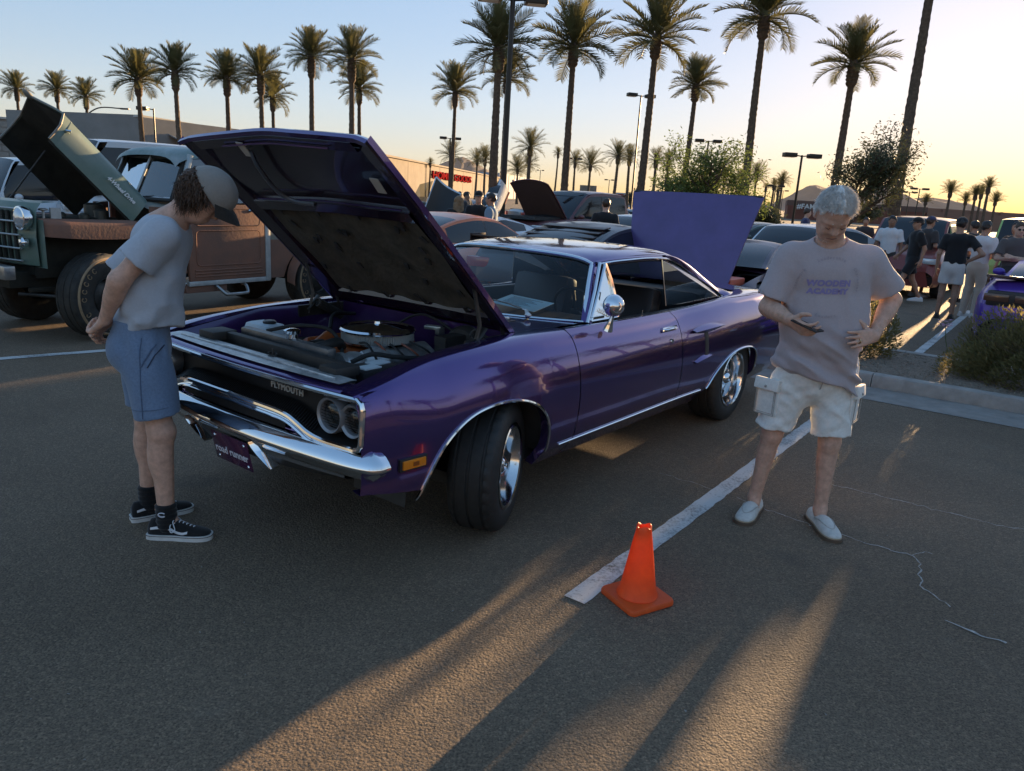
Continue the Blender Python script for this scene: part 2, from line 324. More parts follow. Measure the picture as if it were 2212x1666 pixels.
# ================================================================ purple muscle car
PURPLE = mat("plum purple car paint", (.100, .054, .215), .14, .80, 1.0, coatr=.01)
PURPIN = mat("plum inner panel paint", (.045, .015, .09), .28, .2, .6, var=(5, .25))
INTER = mat("black vinyl interior", (.018, .018, .02), .42, bump=(60, .15, .003))
ENGOR = mat("engine orange", (.42, .10, .025), .45, var=(12, .3))
GREYAL = mat("raw aluminium", (.58, .59, .59), .42, .7, var=(14, .35))
DULLBLK = mat("dull black", (.030, .028, .026), .6, var=(10, .3))
PAD = mat("hood insulation", (.075, .066, .05), .95, var=(9, .45, 8), bump=(45, .6, .01))
WIND = glass("windshield glass", (.80, .84, .84), 1.35)
SIDEG = glass("side glass", (.50, .54, .55), 1.9)
LENS = glass("headlamp lens glass", (.9, .93, .95), 1.5)
AMBER = mat("amber lens", (.75, .22, .01), .2, 0, .6, spec=.6)
RUBBER = mat("tyre rubber", (.022, .021, .02), .62, var=(30, .3), bump=(80, .1, .002))
RIMAL = mat("polished wheel alloy", (.70, .71, .72), .13, 1.0)
SLOT = mat("wheel slot black", (.01, .01, .01), .7)
def tyre_mesh(Rr, W, rr, mtl, n=132, tread=True, name="tyre"):
    h = W / 2
    prof = [(rr - .01, -h + .03), (rr, -h + .008), (rr + .018, -h - .004), ((Rr + rr) / 2, -h - .012), (Rr - .035, -h - .002), (Rr - .012, -h + .012), (Rr - .002, -h + .028)]
    if tread:
        for g in (-.30, -.02 - .0, .28):
            c = g * W; prof += [(Rr, c - .012), (Rr - .008, c - .008), (Rr - .008, c + .002), (Rr, c + .006)]
    else: prof += [(Rr, -h + .05), (Rr + .001, 0), (Rr, h - .05)]
    prof += [(Rr - .002, h - .028), (Rr - .012, h - .012), (Rr - .035, h + .002), ((Rr + rr) / 2, h + .012), (rr + .018, h + .004), (rr, h - .008), (rr - .01, h - .03)]
    m = MB(); m.lathe(prof, n, ax='y'); k = len(prof)
    if tread:
        for i in range(0, n, 4):
            for j in (5, 6, 7):
                for jj, sh in ((j, 0), (k - 1 - j, 2)):
                    q = ((i + sh) % n) * k + jj; x, y, z = m.v[q]; s = (Rr - .008) / max(math.hypot(x, z), .01); s = min(s, 1); m.v[q] = (x * s, y, z * s)
    return m.mesh(name, mtl, angle=35)
def muscle_wheel(parent, c, Rr, W, rr, steer, side, label=None):
    """deep-dish wheel; local +y is the outside"""
    h = W / 2; dish = .115
    m = MB()
    m.lathe([(rr + .012, h + .006), (rr + .004, h + .010), (rr - .008, h + .004), (rr - .014, h - .008), (rr - .022, h - dish * .55), (rr - .030, h - dish), (rr - .045, h - dish - .008), (rr * .70, h - dish + .012), (rr * .60, h - dish + .03), (rr * .46, h - dish + .036), (rr * .34, h - dish + .020), (rr * .30, h - dish + .022), (.001, h - dish + .022)], 64, ax='y')
    m.lathe([(rr - .012, h - .01), (rr - .012, -h + .01)], 48, ax='y')
    M = Matrix.Translation(Vector(c)) @ Matrix.Rotation(steer, 4, 'Z') @ (Matrix.Identity(4) if side > 0 else Matrix.Rotation(math.pi, 4, 'Z'))
    w = inst("wheel", m.mesh("wheel", RIMAL, angle=30), parent, M)
    inst("tyre", tyre_mesh(Rr, W, rr, RUBBER), w)
    hb = MB(); hb.lathe([(.062, h - dish + .015), (.060, h - dish + .05), (.052, h - dish + .072), (.034, h - dish + .088), (.024, h - dish + .092), (.022, h - dish + .104), (.001, h - dish + .108)], 28, ax='y'); hb.build("hub_cap", CHROME, w)
    sl = MB()
    for k in range(10):
        a = 2 * math.pi * (k + .5) / 10; rm = rr * .78
        ct = Vector((rm * math.cos(a), h - dish + .004, rm * math.sin(a))); t = Vector((-math.sin(a), 0, math.cos(a))); rd = Vector((math.cos(a), -.22, math.sin(a))).normalized()
        ring = [ct + Vector((0, .006, 0)) + t * (.030 * math.cos(q)) + rd * (.016 * math.sin(q)) for q in [2 * math.pi * i / 14 for i in range(14)]]
        sl.prism(ring, [p - Vector((0, .03, 0)) for p in ring])
    sl.build("wheel_slots", SLOT, w)
    for k in range(5):
        a = 2 * math.pi * k / 5
        lg = MB(); lg.lathe([(.011, h - dish + .02), (.011, h - dish + .045), (.007, h - dish + .052), (.001, h - dish + .053)], 8, c=(rr * .40 * math.cos(a), 0, rr * .40 * math.sin(a)), ax='y'); lg.build("lug_nut", CHROME, w)
    return w
CAR = empty("muscle_car", (-.729, 4.176, 0), R(232.5), "purple two-door muscle car with its hood raised, parked beside the orange cone", "car")
wpl = cs([(.935, .885), (.75, .925), (.4, .955), (0, .968), (-1, .963), (-1.85, .958), (-2.6, .975), (-3.2, .975), (-3.8, .95), (-4.25, .90)])
ztop = cs([(.935, .868), (.75, .912), (.55, .945), (.2, .975), (-.3, .988), (-.57, .985), (-1.2, .976), (-1.85, .972), (-2.4, .988), (-2.9, 1.008), (-3.4, 1.012), (-4.0, .985), (-4.25, .95)])
sec = cs([(0, -.12), (.08, -.075), (.16, -.03), (.28, -.012), (.42, -.001), (.52, 0), (.64, -.006), (.76, -.022), (.86, -.045), (.94, -.075), (.98, -.10), (1, -.125)])
SILL = .27
def side_y(x, z):
    t = (z - SILL) / (ztop(x) - SILL); k = max(0., min(1., (x - .45) / .45)); return wpl(x) + sec(t) * (1 - .6 * k * k * (3 - 2 * k) * (t > .5))
ARCHF = [(.66, .27), (.635, .36), (.60, .45), (.54, .56), (.45, .645), (.32, .705), (.15, .728), (-.02, .715), (-.16, .665), (-.25, .585), (-.295, .48), (-.305, .37), (-.31, .27)]
ARCHR = [(-2.30, .27), (-2.345, .38), (-2.42, .475), (-2.53, .55), (-2.68, .605), (-2.86, .628), (-3.03, .622), (-3.15, .595), (-3.22, .545), (-3.255, .47), (-3.27, .37), (-3.28, .27)]
def arch_z(A):
    P = crv([(x, 0, z) for x, z in A], 10); X = [p.x for p in P][::-1]; Z = [p.z for p in P][::-1]
    return lambda x: float(np.interp(x, X, Z, left=SILL, right=SILL))
def side_panel(name, x0, x1, arch, inner, sgn, extra=None):
    az = arch_z(arch) if arch else None
    xs = set(np.round(np.linspace(x0, x1, int((x1 - x0) / .03) + 2), 4))
    if arch:
        a, b = arch[-1][0], arch[0][0]
        xs = {x for x in xs if x < a or x > b} | set(np.round([(a + b) / 2 - math.cos(q) * (b - a) / 2 for q in np.linspace(0, math.pi, 60)], 4))
    rows = [0, .03, .06, .10, .15, .21, .28, .35, .43, .51, .58, .65, .71, .77, .82, .87, .91, .94, .965, .985, 1.0]
    P = []
    for x in sorted(xs):
        zl = az(x) if az else SILL
        if x > .612: zl = max(zl, .405) + .05 * min(1, (x - .612) / .3)
        zt = ztop(x); col = [(x, sgn * (side_y(x, zl) - .05), zl + .012)]
        for t in rows:
            z = zl + (zt - zl) * t; col.append((x, sgn * side_y(x, z), z))
        ye = side_y(x, zt); yi = inner(x)
        for s, dz in ((.12, .006), (.3, .010), (.6, .012), (1, .010)): col.append((x, sgn * (ye + (yi - ye) * s), zt + dz))
        col.append((x, sgn * (yi - .002), zt - .02)); P.append(col)
    m = MB(); m.grid(P, flip=sgn < 0); return m.build(name, PURPLE, CAR, fix=False, angle=50)
for sg in (1, -1):
    side_panel("front_fender", -.562, .935, ARCHF, lambda x: .735 + .02 * max(0, x), sg)
    dr = side_panel("door", -1.852, -.570, None, lambda x: .795, sg)
    side_panel("rear_quarter_panel", -4.25, -1.860, ARCHR, cs([(-1.85, .795), (-2.8, .785), (-3.0, .74), (-3.35, .66), (-4.25, .64)]), sg)
    # chrome lips, sill trim, door hardware
    for A in (ARCHF[1:-1], ARCHR[1:-1]):
        m = MB(); m.tube([(p.x, sg * (side_y(p.x, p.z) + .004), p.z) for p in crv([(x, 0, z) for x, z in A], 5)], .008, 6); m.build("wheel_arch_trim", CHROME, CAR)
    m = MB(); m.tube([(x, sg * (side_y(x, .385) + .003), .385) for x in lin(-2.25, -.42, 24)], .006, 6); m.build("sill_trim", CHROME, CAR)
    m = MB(); m.tube([(x, sg * (side_y(x, .893) + o), .893 + dz) for x, o, dz in ((-1.60, .004, 0), (-1.62, .022, .002), (-1.70, .026, .003), (-1.77, .02, 0), (-1.79, .004, 0))], .012, 8, flat=.7); m.box((-1.70, sg * (side_y(-1.7, .893) + .002), .89), (.2, .01, .04)); m.build("handle", CHROME, dr)
    m = MB(); m.lathe([(.001, .012), (.014, .010), (.016, 0)], 16, c=(-1.70, side_y(-1.7, .815) * sg, .815), ax='y'); m.build("door_lock", CHROME, dr)
    # dummy scoop on the quarter panel: leaf shaped upper lip, dark inset, lower lip
    def sp(x, z, o=0): return (x, sg * (side_y(x, z) + o), z)
    m = MB(); rowsu = []
    for i in range(13):
        t = i / 12; x = -2.03 - .48 * t; hh = .030 * math.sin(math.pi * min(1, .06 + t * .94)) ** .7
        zc = .842 + .012 * t
        rowsu.append([sp(x, zc - hh, .001), sp(x, zc - hh * .6, .022), sp(x, zc, .030), sp(x, zc + hh * .7, .018), sp(x, zc + hh, .001)])
    m.grid(rowsu, flip=sg < 0)
    rowsu = []
    for i in range(9):
        t = i / 8; x = -2.04 - .24 * t; hh = .022 * math.sin(math.pi * min(1, .1 + .88 * t)); zc = .625 + .03 * t
        rowsu.append([sp(x, zc - hh, .001), sp(x, zc, .024), sp(x, zc + hh, .001)])
    m.grid(rowsu, flip=sg < 0); m.build("side_scoop", PURPLE, CAR, fix=False)
    m = MB(); m.grid([[sp(x, z, .002 if e else .006) for z in lin(.65, .82, 6)] for x, e in ((-2.20, 1), (-2.21, 0), (-2.245, 0), (-2.255, 1))]); m.build("scoop_inset", DULLBLK, CAR)
    # amber side marker
    m = MB(); c = sp(.69, .557, 0); m.box((c[0], c[1], c[2]), (.15, .022, .058), rot=rotm('Z', -sg * .10) @ rotm('Y', .0)); mk = m.build("side_marker", BLACKPL, CAR, bevel=.004)
    m = MB(); m.box((c[0], c[1] + sg * .008, c[2]), (.125, .02, .040), rot=rotm('Z', -sg * .10)); m.build("marker_lens", AMBER, mk, bevel=.004)
    m = MB(); m.box((c[0] - .005, c[1] + sg * .0185, c[2]), (.03, .006, .018), rot=rotm('Z', -sg * .10)); m.build("marker_reflector", mat("dark amber", (.25, .07, .01), .3), mk)
for tx in (side_y(-2.62, .80),):
    text("road runner", .028, CHROME, CAR, (-2.70, tx + .003, .79), (-1, 0, 0), (0, -.2, 1), depth=.0015)
# inner wheel houses (dark liners) so that the arches read as depth
for x0, x1, zt in ((-.36, .70, .80), (-3.33, -2.27, .74)):
    for sg in (1, -1):
        m = MB(); xm = (x0 + x1) / 2; rx = (x1 - x0) / 2
        m.grid([[(xm + rx * math.cos(q), sg * y, .34 + (zt - .34) * math.sin(q)) for q in lin(0, math.pi, 20)] for y in (.90, .56)])
        m.add([(xm + rx * math.cos(q), sg * .56, .34 + (zt - .34) * math.sin(q)) for q in lin(0, math.pi, 20)], [tuple(range(20))])
        m.build("wheel_house", DULLBLK, CAR, fix=False)
# floor pan
m = MB(); m.box((-1.85, 0, .31), (4.2, 1.56, .06)); m.build("floor_pan", DULLBLK, CAR)
# deck, tail
zc_deck = cs([(-3.25, 1.03), (-3.6, 1.012), (-4.0, .99), (-4.25, .955)])
m = MB(); m.grid([[(x, y, zc_deck(x) + .012 * (1 - (y / .66) ** 2)) for y in lin(-.665, .665, 15)] for x in lin(-3.28, -4.25, 16)], flip=True); m.build("trunk_lid", PURPLE, CAR, fix=False)
m = MB(); m.grid([[(-4.25 - .03 * math.sin(math.pi * t), y * (wpl(-4.25) - .06 + .05 * math.sin(math.pi * t)) / .9, .45 + (.96 - .45) * t) for y in lin(-.9, .9, 12)] for t in lin(0, 1, 8)]); tail = m.build("tail_panel", PURPLE, CAR)
for y in (-.58, .58):
    m = MB(); m.box((-4.285, y, .76), (.04, .46, .13)); m.build("tail_light", mat("red lens", (.35, .01, .01), .2, 0, .5), CAR, bevel=.01)
m = MB(); m.tube([(-4.20, -.93, .55), (-4.31, -.88, .55), (-4.34, 0, .55), (-4.31, .88, .55), (-4.20, .93, .55)], .07, 10, flat=.8); m.build("rear_bumper", CHROME, CAR)
# ---- greenhouse
hw = cs([(-1.10, .595), (-1.3, .612), (-1.6, .628), (-2.1, .625), (-2.5, .612), (-3.0, .60), (-3.4, .60)])
zc = cs([(-1.05, 1.362), (-1.2, 1.386), (-1.45, 1.402), (-1.75, 1.408), (-2.1, 1.395), (-2.4, 1.345), (-2.75, 1.215), (-3.1, 1.085), (-3.32, 1.022)])
def roofp(x, u):
    k = max(0, min(1, (x + 1.9) / .8)); xx = x - .10 * u * u * k
    e = abs(u); return (xx, u * hw(x), zc(x) - .022 * e ** 2 - .030 * e ** 9)
US = [-1, -.985, -.96, -.92, -.86, -.76, -.6, -.4, -.2, 0, .2, .4, .6, .76, .86, .92, .96, .985, 1]
m = MB(); m.grid([[roofp(x, u) for u in US] for x in lin(-1.09, -2.42, 40)], flip=True); roof = m.build("roof", PURPLE, CAR, fix=False, angle=60)
m = MB()
for u0_, u1_ in ((-1, -.80), (.80, 1)):
    m.grid([[roofp(x, u) for u in lin(u0_, u1_, 8)] for x in lin(-2.42, -3.34, 26)], flip=True)
m.build("sail_panel_top", PURPLE, CAR, fix=False, angle=60)
m = MB(); m.grid([[tuple(Vector(roofp(x, u)) + Vector((0, 0, -.006))) for u in lin(-.80, .80, 14)] for x in lin(-2.42, -3.30, 18)], flip=True); m.build("rear_window", SIDEG, CAR, fix=False)
m = MB(); m.grid([[tuple(Vector(roofp(x, u * .985)) + Vector((0, 0, -.028))) for u in US] for x in lin(-1.11, -2.42, 20)]); m.build("headliner", mat("headliner", (.03, .03, .034), .8), CAR, fix=False)
WB = lambda y: (-.60 - .30 * (y / .745) ** 2, y, 1.0 - .008 * (y / .745) ** 2)
WT = lambda s: (roofp(-1.09, s)[0] + .012, roofp(-1.09, s)[1] * .985, roofp(-1.09, s)[2] - .008)
def wsp(s, t, o=0):
    a = Vector(WB(s * .74)); b = Vector(WT(s)); p = a.lerp(b, t); n = Vector((.75, .25 * s, .66)); return p + n * (.022 * math.sin(math.pi * t) + o)
m = MB(); m.grid([[wsp(s, t) for s in lin(-.985, .985, 26)] for t in lin(0.01, .985, 14)]); m.build("windshield", WIND, CAR, fix=False)
ring = [wsp(s, 0, .004) for s in lin(-1, 1, 30)] + [wsp(1, t, .004) for t in lin(.05, .95, 12)] + [wsp(s, 1, .004) for s in lin(1, -1, 30)] + [wsp(-1, t, .004) for t in lin(.95, .05, 12)]
m = MB(); m.tube(ring, .014, 6, closed=True, flat=.55); m.build("windshield_trim", CHROME, CAR)
m = MB(); m.tube([wsp(s, .965, .000) for s in lin(-.97, .97, 30)], .011, 5, flat=.4); m.tube([wsp(s, .012, .002) for s in lin(-.97, .97, 30)], .010, 5, flat=.4); m.build("windshield_seal", BLACKRUB, CAR)
QTOP = [(-2.045, .628, 1.322), (-2.15, .632, 1.312), (-2.30, .642, 1.272), (-2.55, .665, 1.175), (-2.78, .70, 1.085), (-2.88, .722, 1.04), (-2.905, .745, 1.012), (-2.86, .768, 1.0)]
for sg in (1, -1):
    s3 = lambda p: (p[0], sg * p[1], p[2])
    # a pillar
    m = MB(); base = Vector((-.905, .752, .985)); top = Vector(roofp(-1.09, 1)) + Vector((-.01, .0, -.012)); rings = []
    for t in lin(0, 1, 8):
        c = base.lerp(top, t) + Vector((.015, .008, .01)) * math.sin(math.pi * t); ww = .034 - .006 * t
        rings.append([s3(c + Vector((ww * .8, -.020, .012))), s3(c + Vector((ww * .5, .014, .010))), s3(c + Vector((-ww, .018, -.004))), s3(c + Vector((-ww, -.02, -.012)))])
    m.loft(rings); m.build("windshield_pillar", PURPLE, CAR, angle=50)
    # roof rail between roof edge and window opening
    m = MB(); m.grid([[s3((x, hw(x) - .002, zc(x) - .054)), s3((x, hw(x) + .016, zc(x) - .064)), s3((x, hw(x) + .018, zc(x) - .085)), s3((x, hw(x) - .012, zc(x) - .09))] for x in lin(-1.19, -2.16, 26)], flip=sg > 0); m.build("roof_rail", PURPLE, CAR)
    dripp = [s3((x, hw(x) + .019, zc(x) - .074)) for x in lin(-1.20, -2.05, 22)] + [s3(p) for p in crv(QTOP[1:], 4)]
    m = MB(); m.tube([s3((-.885, .772, .992)), s3((-1.04, .71, 1.17)), s3((-1.185, .640, 1.322))] + dripp, .011, 6, flat=.7); m.build("window_chrome", CHROME, CAR)
    m = MB(); m.tube([tuple(Vector(p) + Vector((0, -sg * .012, -.014))) for p in dripp], .010, 5); m.build("window_seal", BLACKRUB, CAR)
    # sail panel: between quarter window edge and roof edge
    qe = crv(QTOP[:7], 8); qx = [p.x for p in qe][::-1]; qy = [p.y for p in qe][::-1]; qz = [p.z for p in qe][::-1]; P = []
    for x in lin(-2.05, -3.36, 46):
        tp = Vector(roofp(x, 1))
        if x > -2.90: b = Vector((x, np.interp(x, qx, qy) + .012, np.interp(x, qx, qz)))
        else:
            k = min(1, (-2.90 - x) / .10); b = Vector((x, .745 + .012 + .03 * k - .10 * max(0, (-3.0 - x) / .36), 1.012 + .006 * k))
        P.append([s3(tp.lerp(b, t) + Vector((0, .018 * math.sin(math.pi * t), .012 * math.sin(math.pi * t)))) for t in lin(0, 1, 9)])
    m = MB(); m.grid(P, flip=sg > 0); m.build("sail_panel", PURPLE, CAR, fix=False, angle=60)
    # glass: vent window (closed) and quarter window (up); the door glass is rolled down
    vf, vt, vr = Vector((-.925, .772, .998)), Vector((-1.205, .668, 1.318)), Vector((-1.228, .775, .998))
    m = MB(); m.add([s3(vf), s3(vt), s3(vr)], [(0, 1, 2)]); m.build("vent_window", SIDEG, CAR)
    m = MB(); m.tube([s3(vf), s3(vf.lerp(vt, .5) + Vector((.004, .006, 0))), s3(vt)], .010, 6); m.tube([s3(vt), s3(vt.lerp(vr, .3) + Vector((-.014, .006, 0))), s3(vt.lerp(vr, .65) + Vector((-.012, .008, 0))), s3(vr)], .013, 6); m.tube([s3(vf), s3(vr)], .009, 6)
    m.box(s3((-1.0, .765, 1.012)), (.14, .02, .018)); m.tube([s3((-1.06, .735, 1.16)), s3((-1.065, .728, 1.10))], .009, 6); m.build("vent_window_frame", CHROME, CAR)
    poly = [Vector((-2.03, .70, .995)), Vector((-1.985, .655, 1.318))] + [p + Vector((0, -.006, -.004)) for p in crv(QTOP, 4)]
    m = MB(); m.add([s3(p) for p in poly], [tuple(range(len(poly)))]); m.build("quarter_window", SIDEG, CAR, smooth=False)
    m = MB(); m.tube([s3((-2.03, .70, .995)), s3((-1.985, .655, 1.318))], .006, 6); m.build("window_edge_strip", CHROME, CAR)
    # door mirror: round chrome head on a stalk
    m = MB(); m.lathe([(.001, .062), (.026, .058), (.046, .044), (.060, .018), (.066, -.004), (.064, -.011), (.001, -.011)], 24, ax='x'); m.tube([(0.0, 0, -.06), (-.005, -.01, -.10), (-.01, -.025, -.15)], [.012, .016, .03], 8)
    o = m.build("door_mirror", CHROME, CAR); o.location = (-.90, sg * .93, 1.115); o.rotation_euler = (0, 0, sg * R(12))
    m = MB(); m.tube([s3((-1.50, .80, .985)), s3((-1.50, .80, 1.02))], .004, 6); m.build("lock_knob", CHROME, CAR)
    # inner door trim
    m = MB(); m.box((-1.45, sg * .755, .70), (1.75, .05, .56)); m.build("door_trim", INTER, CAR, bevel=.01)
# cowl
m = MB(); P = []
for y in lin(-.738, .738, 26):
    xe = WB(y)[0] + .01; P.append([(x, y, .992 + .012 * (1 - (y / .74) ** 2) - .004 * t) for t, x in ((0, -.262), (.3, -.262 + (xe + .262) * .3), (.7, -.262 + (xe + .262) * .7), (1, xe))])
m.grid(P); m.build("cowl_panel", PURPLE, CAR)
m = MB()
for k in range(30):
    y = -.55 + 1.1 * k / 29; m.box((-.42, y, 1.0075 + .010 * (1 - (y / .74) ** 2)), (.11, .010, .004))
m.build("cowl_vent", DULLBLK, CAR)
for a, b, c in (((-.66, .50, 1.02), (-.72, .44, 1.035), (-.845, .08, 1.045)), ((-.60, -.10, 1.02), (-.64, -.16, 1.035), (-.80, -.5, 1.05))):
    m = MB(); m.tube([a, b], [.016, .010], 8); m.tube([b, Vector(b).lerp(Vector(c), .5) + Vector((0, 0, .006)), c], .0045, 6); m.ball(a, (.022, .022, .014)); m.build("wiper", GREYAL, CAR)
# ---- interior
m = MB(); m.grid([[(x, y, z) for x, z in ((-.78, .985), (-1.02, 1.0), (-1.14, .985), (-1.17, .93), (-1.15, .78), (-1.10, .60))] for y in lin(-.72, .72, 9)]); m.build("dashboard", INTER, CAR)
sw = Matrix.Translation((-1.42, .36, .955)) @ Matrix.Rotation(R(-62), 4, 'Y')
m = MB(); m.T = sw; m.tube([(.19 * math.cos(q), .19 * math.sin(q), 0) for q in [2 * math.pi * i / 40 for i in range(40)]], .012, 8, closed=True)
m.tube([(-.18, 0, -.0), (0, 0, -.03), (.18, 0, 0)], .012, 6); m.ball((0, 0, -.03), (.05, .05, .02)); m.build("steering_wheel", mat("steering wheel black", (.025, .024, .024), .35), CAR)
for y in (-.37, .37):
    m = MB(); m.box((-1.72, y, .60), (.52, .52, .18)); m.box((-2.0, y, .86), (.16, .52, .50), rot=rotm('Y', R(-14))); m.build("front_seat", INTER, CAR, bevel=.05)
m = MB(); m.box((-2.5, 0, .58), (.5, 1.2, .18)); m.box((-2.78, 0, .80), (.16, 1.2, .44), rot=rotm('Y', R(-20))); m.build("rear_seat", INTER, CAR, bevel=.05)
m = MB(); m.box((-3.05, 0, .985), (.5, 1.16, .03)); m.build("package_shelf", INTER, CAR)
m = MB(); m.box((-.60, 0, .62), (.06, 1.45, .70)); m.build("bulkhead", INTER, CAR)
PAPER = mat("pale blue paper", (.62, .84, .90), .7)
m = MB(); m.add([(-1.16, -.02, 1.045), (-1.07, .40, 1.045), (-.80, .44, 1.018), (-.88, .03, 1.018)], [(0, 1, 2, 3)]); pp = m.build("info_sheet", PAPER, None, fix=False, thick=.0015)
lab(pp, "pale blue printed info sheet lying on the dashboard behind the purple car's windshield", "paper"); pp.matrix_world = CAR.matrix_basis.copy()
pp.location = CAR.location; pp.rotation_euler = CAR.rotation_euler
m = MB()
for k in range(9):
    t = .16 + .085 * k; a = Vector((-1.16, -.02, 1.0475)).lerp(Vector((-.88, .03, 1.0205)), t); b = Vector((-1.07, .40, 1.0475)).lerp(Vector((-.80, .44, 1.0205)), t)
    e = .82 - .3 * ((k * 37) % 10) / 10; p, q = a.lerp(b, .14), a.lerp(b, e); m.tube([p, q], .0035, 4, flat=.2)
m.build("print_lines", mat("print ink", (.08, .12, .15), .8), pp)
# ---- nose: header, grille, bezel, headlamps
xf = lambda y: .968 - .045 * (y / .87) ** 2
m = MB(); P = []
for y in lin(-.86, .86, 40): P.append([(.795, y, .872), (.83, y, .889), (xf(y) - .055, y, .886), (xf(y) - .02, y, .878), (xf(y) - .006, y, .868), (xf(y) - .004, y, .858)])
m.grid(P); m.build("header_panel", PURPLE, CAR, angle=60)
m = MB(); m.grid([[(.80, y, .895), (.835, y, .898), (xf(y) - .04, y, .894)] for y in lin(-.70, .70, 30)]); m.tube([(.86, y, .899) for y in lin(-.62, .62, 20)], .006, 6); m.build("latch_plate", GREYAL, CAR)
zbot = cs([(0, .722), (.15, .720), (.36, .716), (.43, .708), (.50, .685), (.56, .662), (.62, .650), (.7, .645), (.9, .645)])
bot = [(y, zbot(abs(y))) for y in lin(-.84, .84, 90)]
loop = [(y, .857) for y in lin(.845, -.845, 50)] + [(-.868, .845), (-.876, .82), (-.876, .68), (-.868, .655)] + bot + [(.868, .655), (.876, .68), (.876, .82), (.868, .845)]
def nose(y, z, o=0): return (xf(y) + .012 - .10 * (z - .62) * .6 + o, y, z)
m = MB(); m.tube([nose(y, z) for y, z in loop], .013, 8, closed=True); m.tube([nose(y, z - .026, .004) for y, z in bot], .008, 6)
m.grid([[nose(y, z - .010, -.002), nose(y, z - .022, .002)] for y, z in bot]); m.build("grille_bezel", CHROME, CAR)
GRILL = mat("black grille", (.012, .011, .011), .42, .3)
m = MB(); P = []
for y in lin(-.868, .868, 80):
    zb = zbot(abs(y)) + .004; P.append([nose(y, .853, -.004), nose(y, .848, -.075), nose(y, zb + .03, -.075), nose(y, zb, -.004)])
m.grid(P, flip=True); gr = m.build("grille", GRILL, CAR)
m = MB()
for k in range(86):
    y = -.575 + 1.15 * k / 85; zb = zbot(abs(y)) + .006
    a = nose(y, zb, -.010); b = nose(y, zb + .045, -.066); m.box(((a[0] + b[0]) / 2, y, (a[2] + b[2]) / 2), (.062, .004, .010), rot=rotm('Y', R(38)))
m.build("grille_ribs", GRILL, gr)
text("PLYMOUTH", .042, mat("pale satin letters", (.55, .54, .50), .5), CAR, nose(.335, .800, -.066), (0, 1, 0), (0, 0, 1), depth=.003, space=1.12)
for y in (.668, .800):
    for sg in (1, -1):
        c = nose(sg * y, .756, 0); rb = .060 if y > .7 else .066
        m = MB(); m.lathe([(rb + .014, -.075), (rb + .016, -.03), (rb + .010, -.014), (rb, -.022), (rb - .004, -.05)], 36, c=c, ax='x'); hl = m.build("headlight", mat("argent grey lamp bezel", (.30, .30, .31), .38, .5), CAR)
        m = MB(); m.lathe([(rb - .003, -.05), (rb * .8, -.036), (rb * .5, -.028), (.001, -.024)], 28, c=c, ax='x'); m.build("lens", LENS, hl)
        m = MB(); m.lathe([(rb - .004, -.052), (rb * .75, -.085), (rb * .4, -.11), (.001, -.12)], 28, c=c, ax='x'); m.build("reflector", mat("lamp reflector", (.85, .86, .86), .38, .55), hl)
        m = MB()
        for k in range(-4, 5):
            zz = k * rb / 5; hwd = math.sqrt(max(0, (rb * .95) ** 2 - zz ** 2)); m.tube([(c[0] - .0245 - .02 * (zz / rb) ** 2, c[1] - hwd, c[2] + zz), (c[0] - .022 - .02 * (zz / rb) ** 2, c[1], c[2] + zz), (c[0] - .0245 - .02 * (zz / rb) ** 2, c[1] + hwd, c[2] + zz)], .0012, 4)
        m.build("lens_flutes", LENS, hl)
# nose panel under the grille, lower opening, bumper, valance
m = MB(); P = []
for y in lin(-.878, .878, 60):
    zb = zbot(abs(y)); P.append([nose(y, zb - .014, -.003), nose(y, zb - .03, -.006), nose(y, zb * .45 + .625 * .55, -.02 if abs(y) < .55 else -.01), nose(y, .628, -.01), nose(y, .60, -.05)])
m.grid(P, flip=True); m.build("nose_panel", PURPLE, CAR)
m = MB(); m.grid([[nose(y, zbot(abs(y)) - .034 , .001), nose(y, .648, .001)] for y in lin(-.42, .42, 30)], flip=True); m.build("lower_grille", GRILL, CAR)
def bump_c(s):
    a = abs(s); sg = 1 if s >= 0 else -1
    P = crv([(1.035, 0, 0), (1.03, .25, 0), (1.012, .5, 0), (.985, .75, 0), (.962, .87, 0), (.935, .935, 0), (.895, .962, 0), (.85, .965, 0)], 6); t = a * (len(P) - 1); i = min(int(t), len(P) - 2); p = P[i].lerp(P[i + 1], t - i); d = (P[i + 1] - P[i]).normalized()
    return Vector((p.x, sg * p.y, 0)), Vector((d.y, -d.x * sg, 0)) if True else None
prof = [(-.075, .642), (-.052, .642), (-.028, .630), (-.008, .609), (.006, .586), (.005, .573), (-.008, .562), (-.022, .556), (-.03, .540), (-.045, .520), (-.08, .508)]
P = []
for s in lin(-1, 1, 90):
    c, n = bump_c(s); n = Vector((abs(n.x), n.y if s >= 0 else n.y, 0)); k = 1 - .75 * max(0, (abs(s) - .78) / .22)
    n = Vector((n.x, abs(n.y) * (0 if n.y == 0 else 1) * (1 if s >= 0 else -1) if abs(s) > .02 else 0, 0)); n = n.normalized() if n.length else Vector((1, 0, 0))
    P.append([tuple(c + n * o + Vector((0, 0, .573 + (z - .573) * (1 if abs(s) < .8 else 1 - .12 * (abs(s) - .8) / .2)))) for o, z in prof])
m = MB(); m.grid(P, flip=False); bp = m.build("front_bumper", CHROME, CAR, angle=60)
P = []
for y in lin(-.74, .74, 50):
    xx = 1.02 - .09 * (y / .84) ** 2; P.append([(xx - .06, y, .53), (xx - .045, y, .49), (xx - .07, y, .44 + .07 * abs(y) ** 2), (xx - .16, y, .43 + .07 * abs(y) ** 2)])
m = MB(); m.grid(P, flip=True); m.build("lower_valance", mat("dark valance", (.03, .029, .028), .45), CAR)
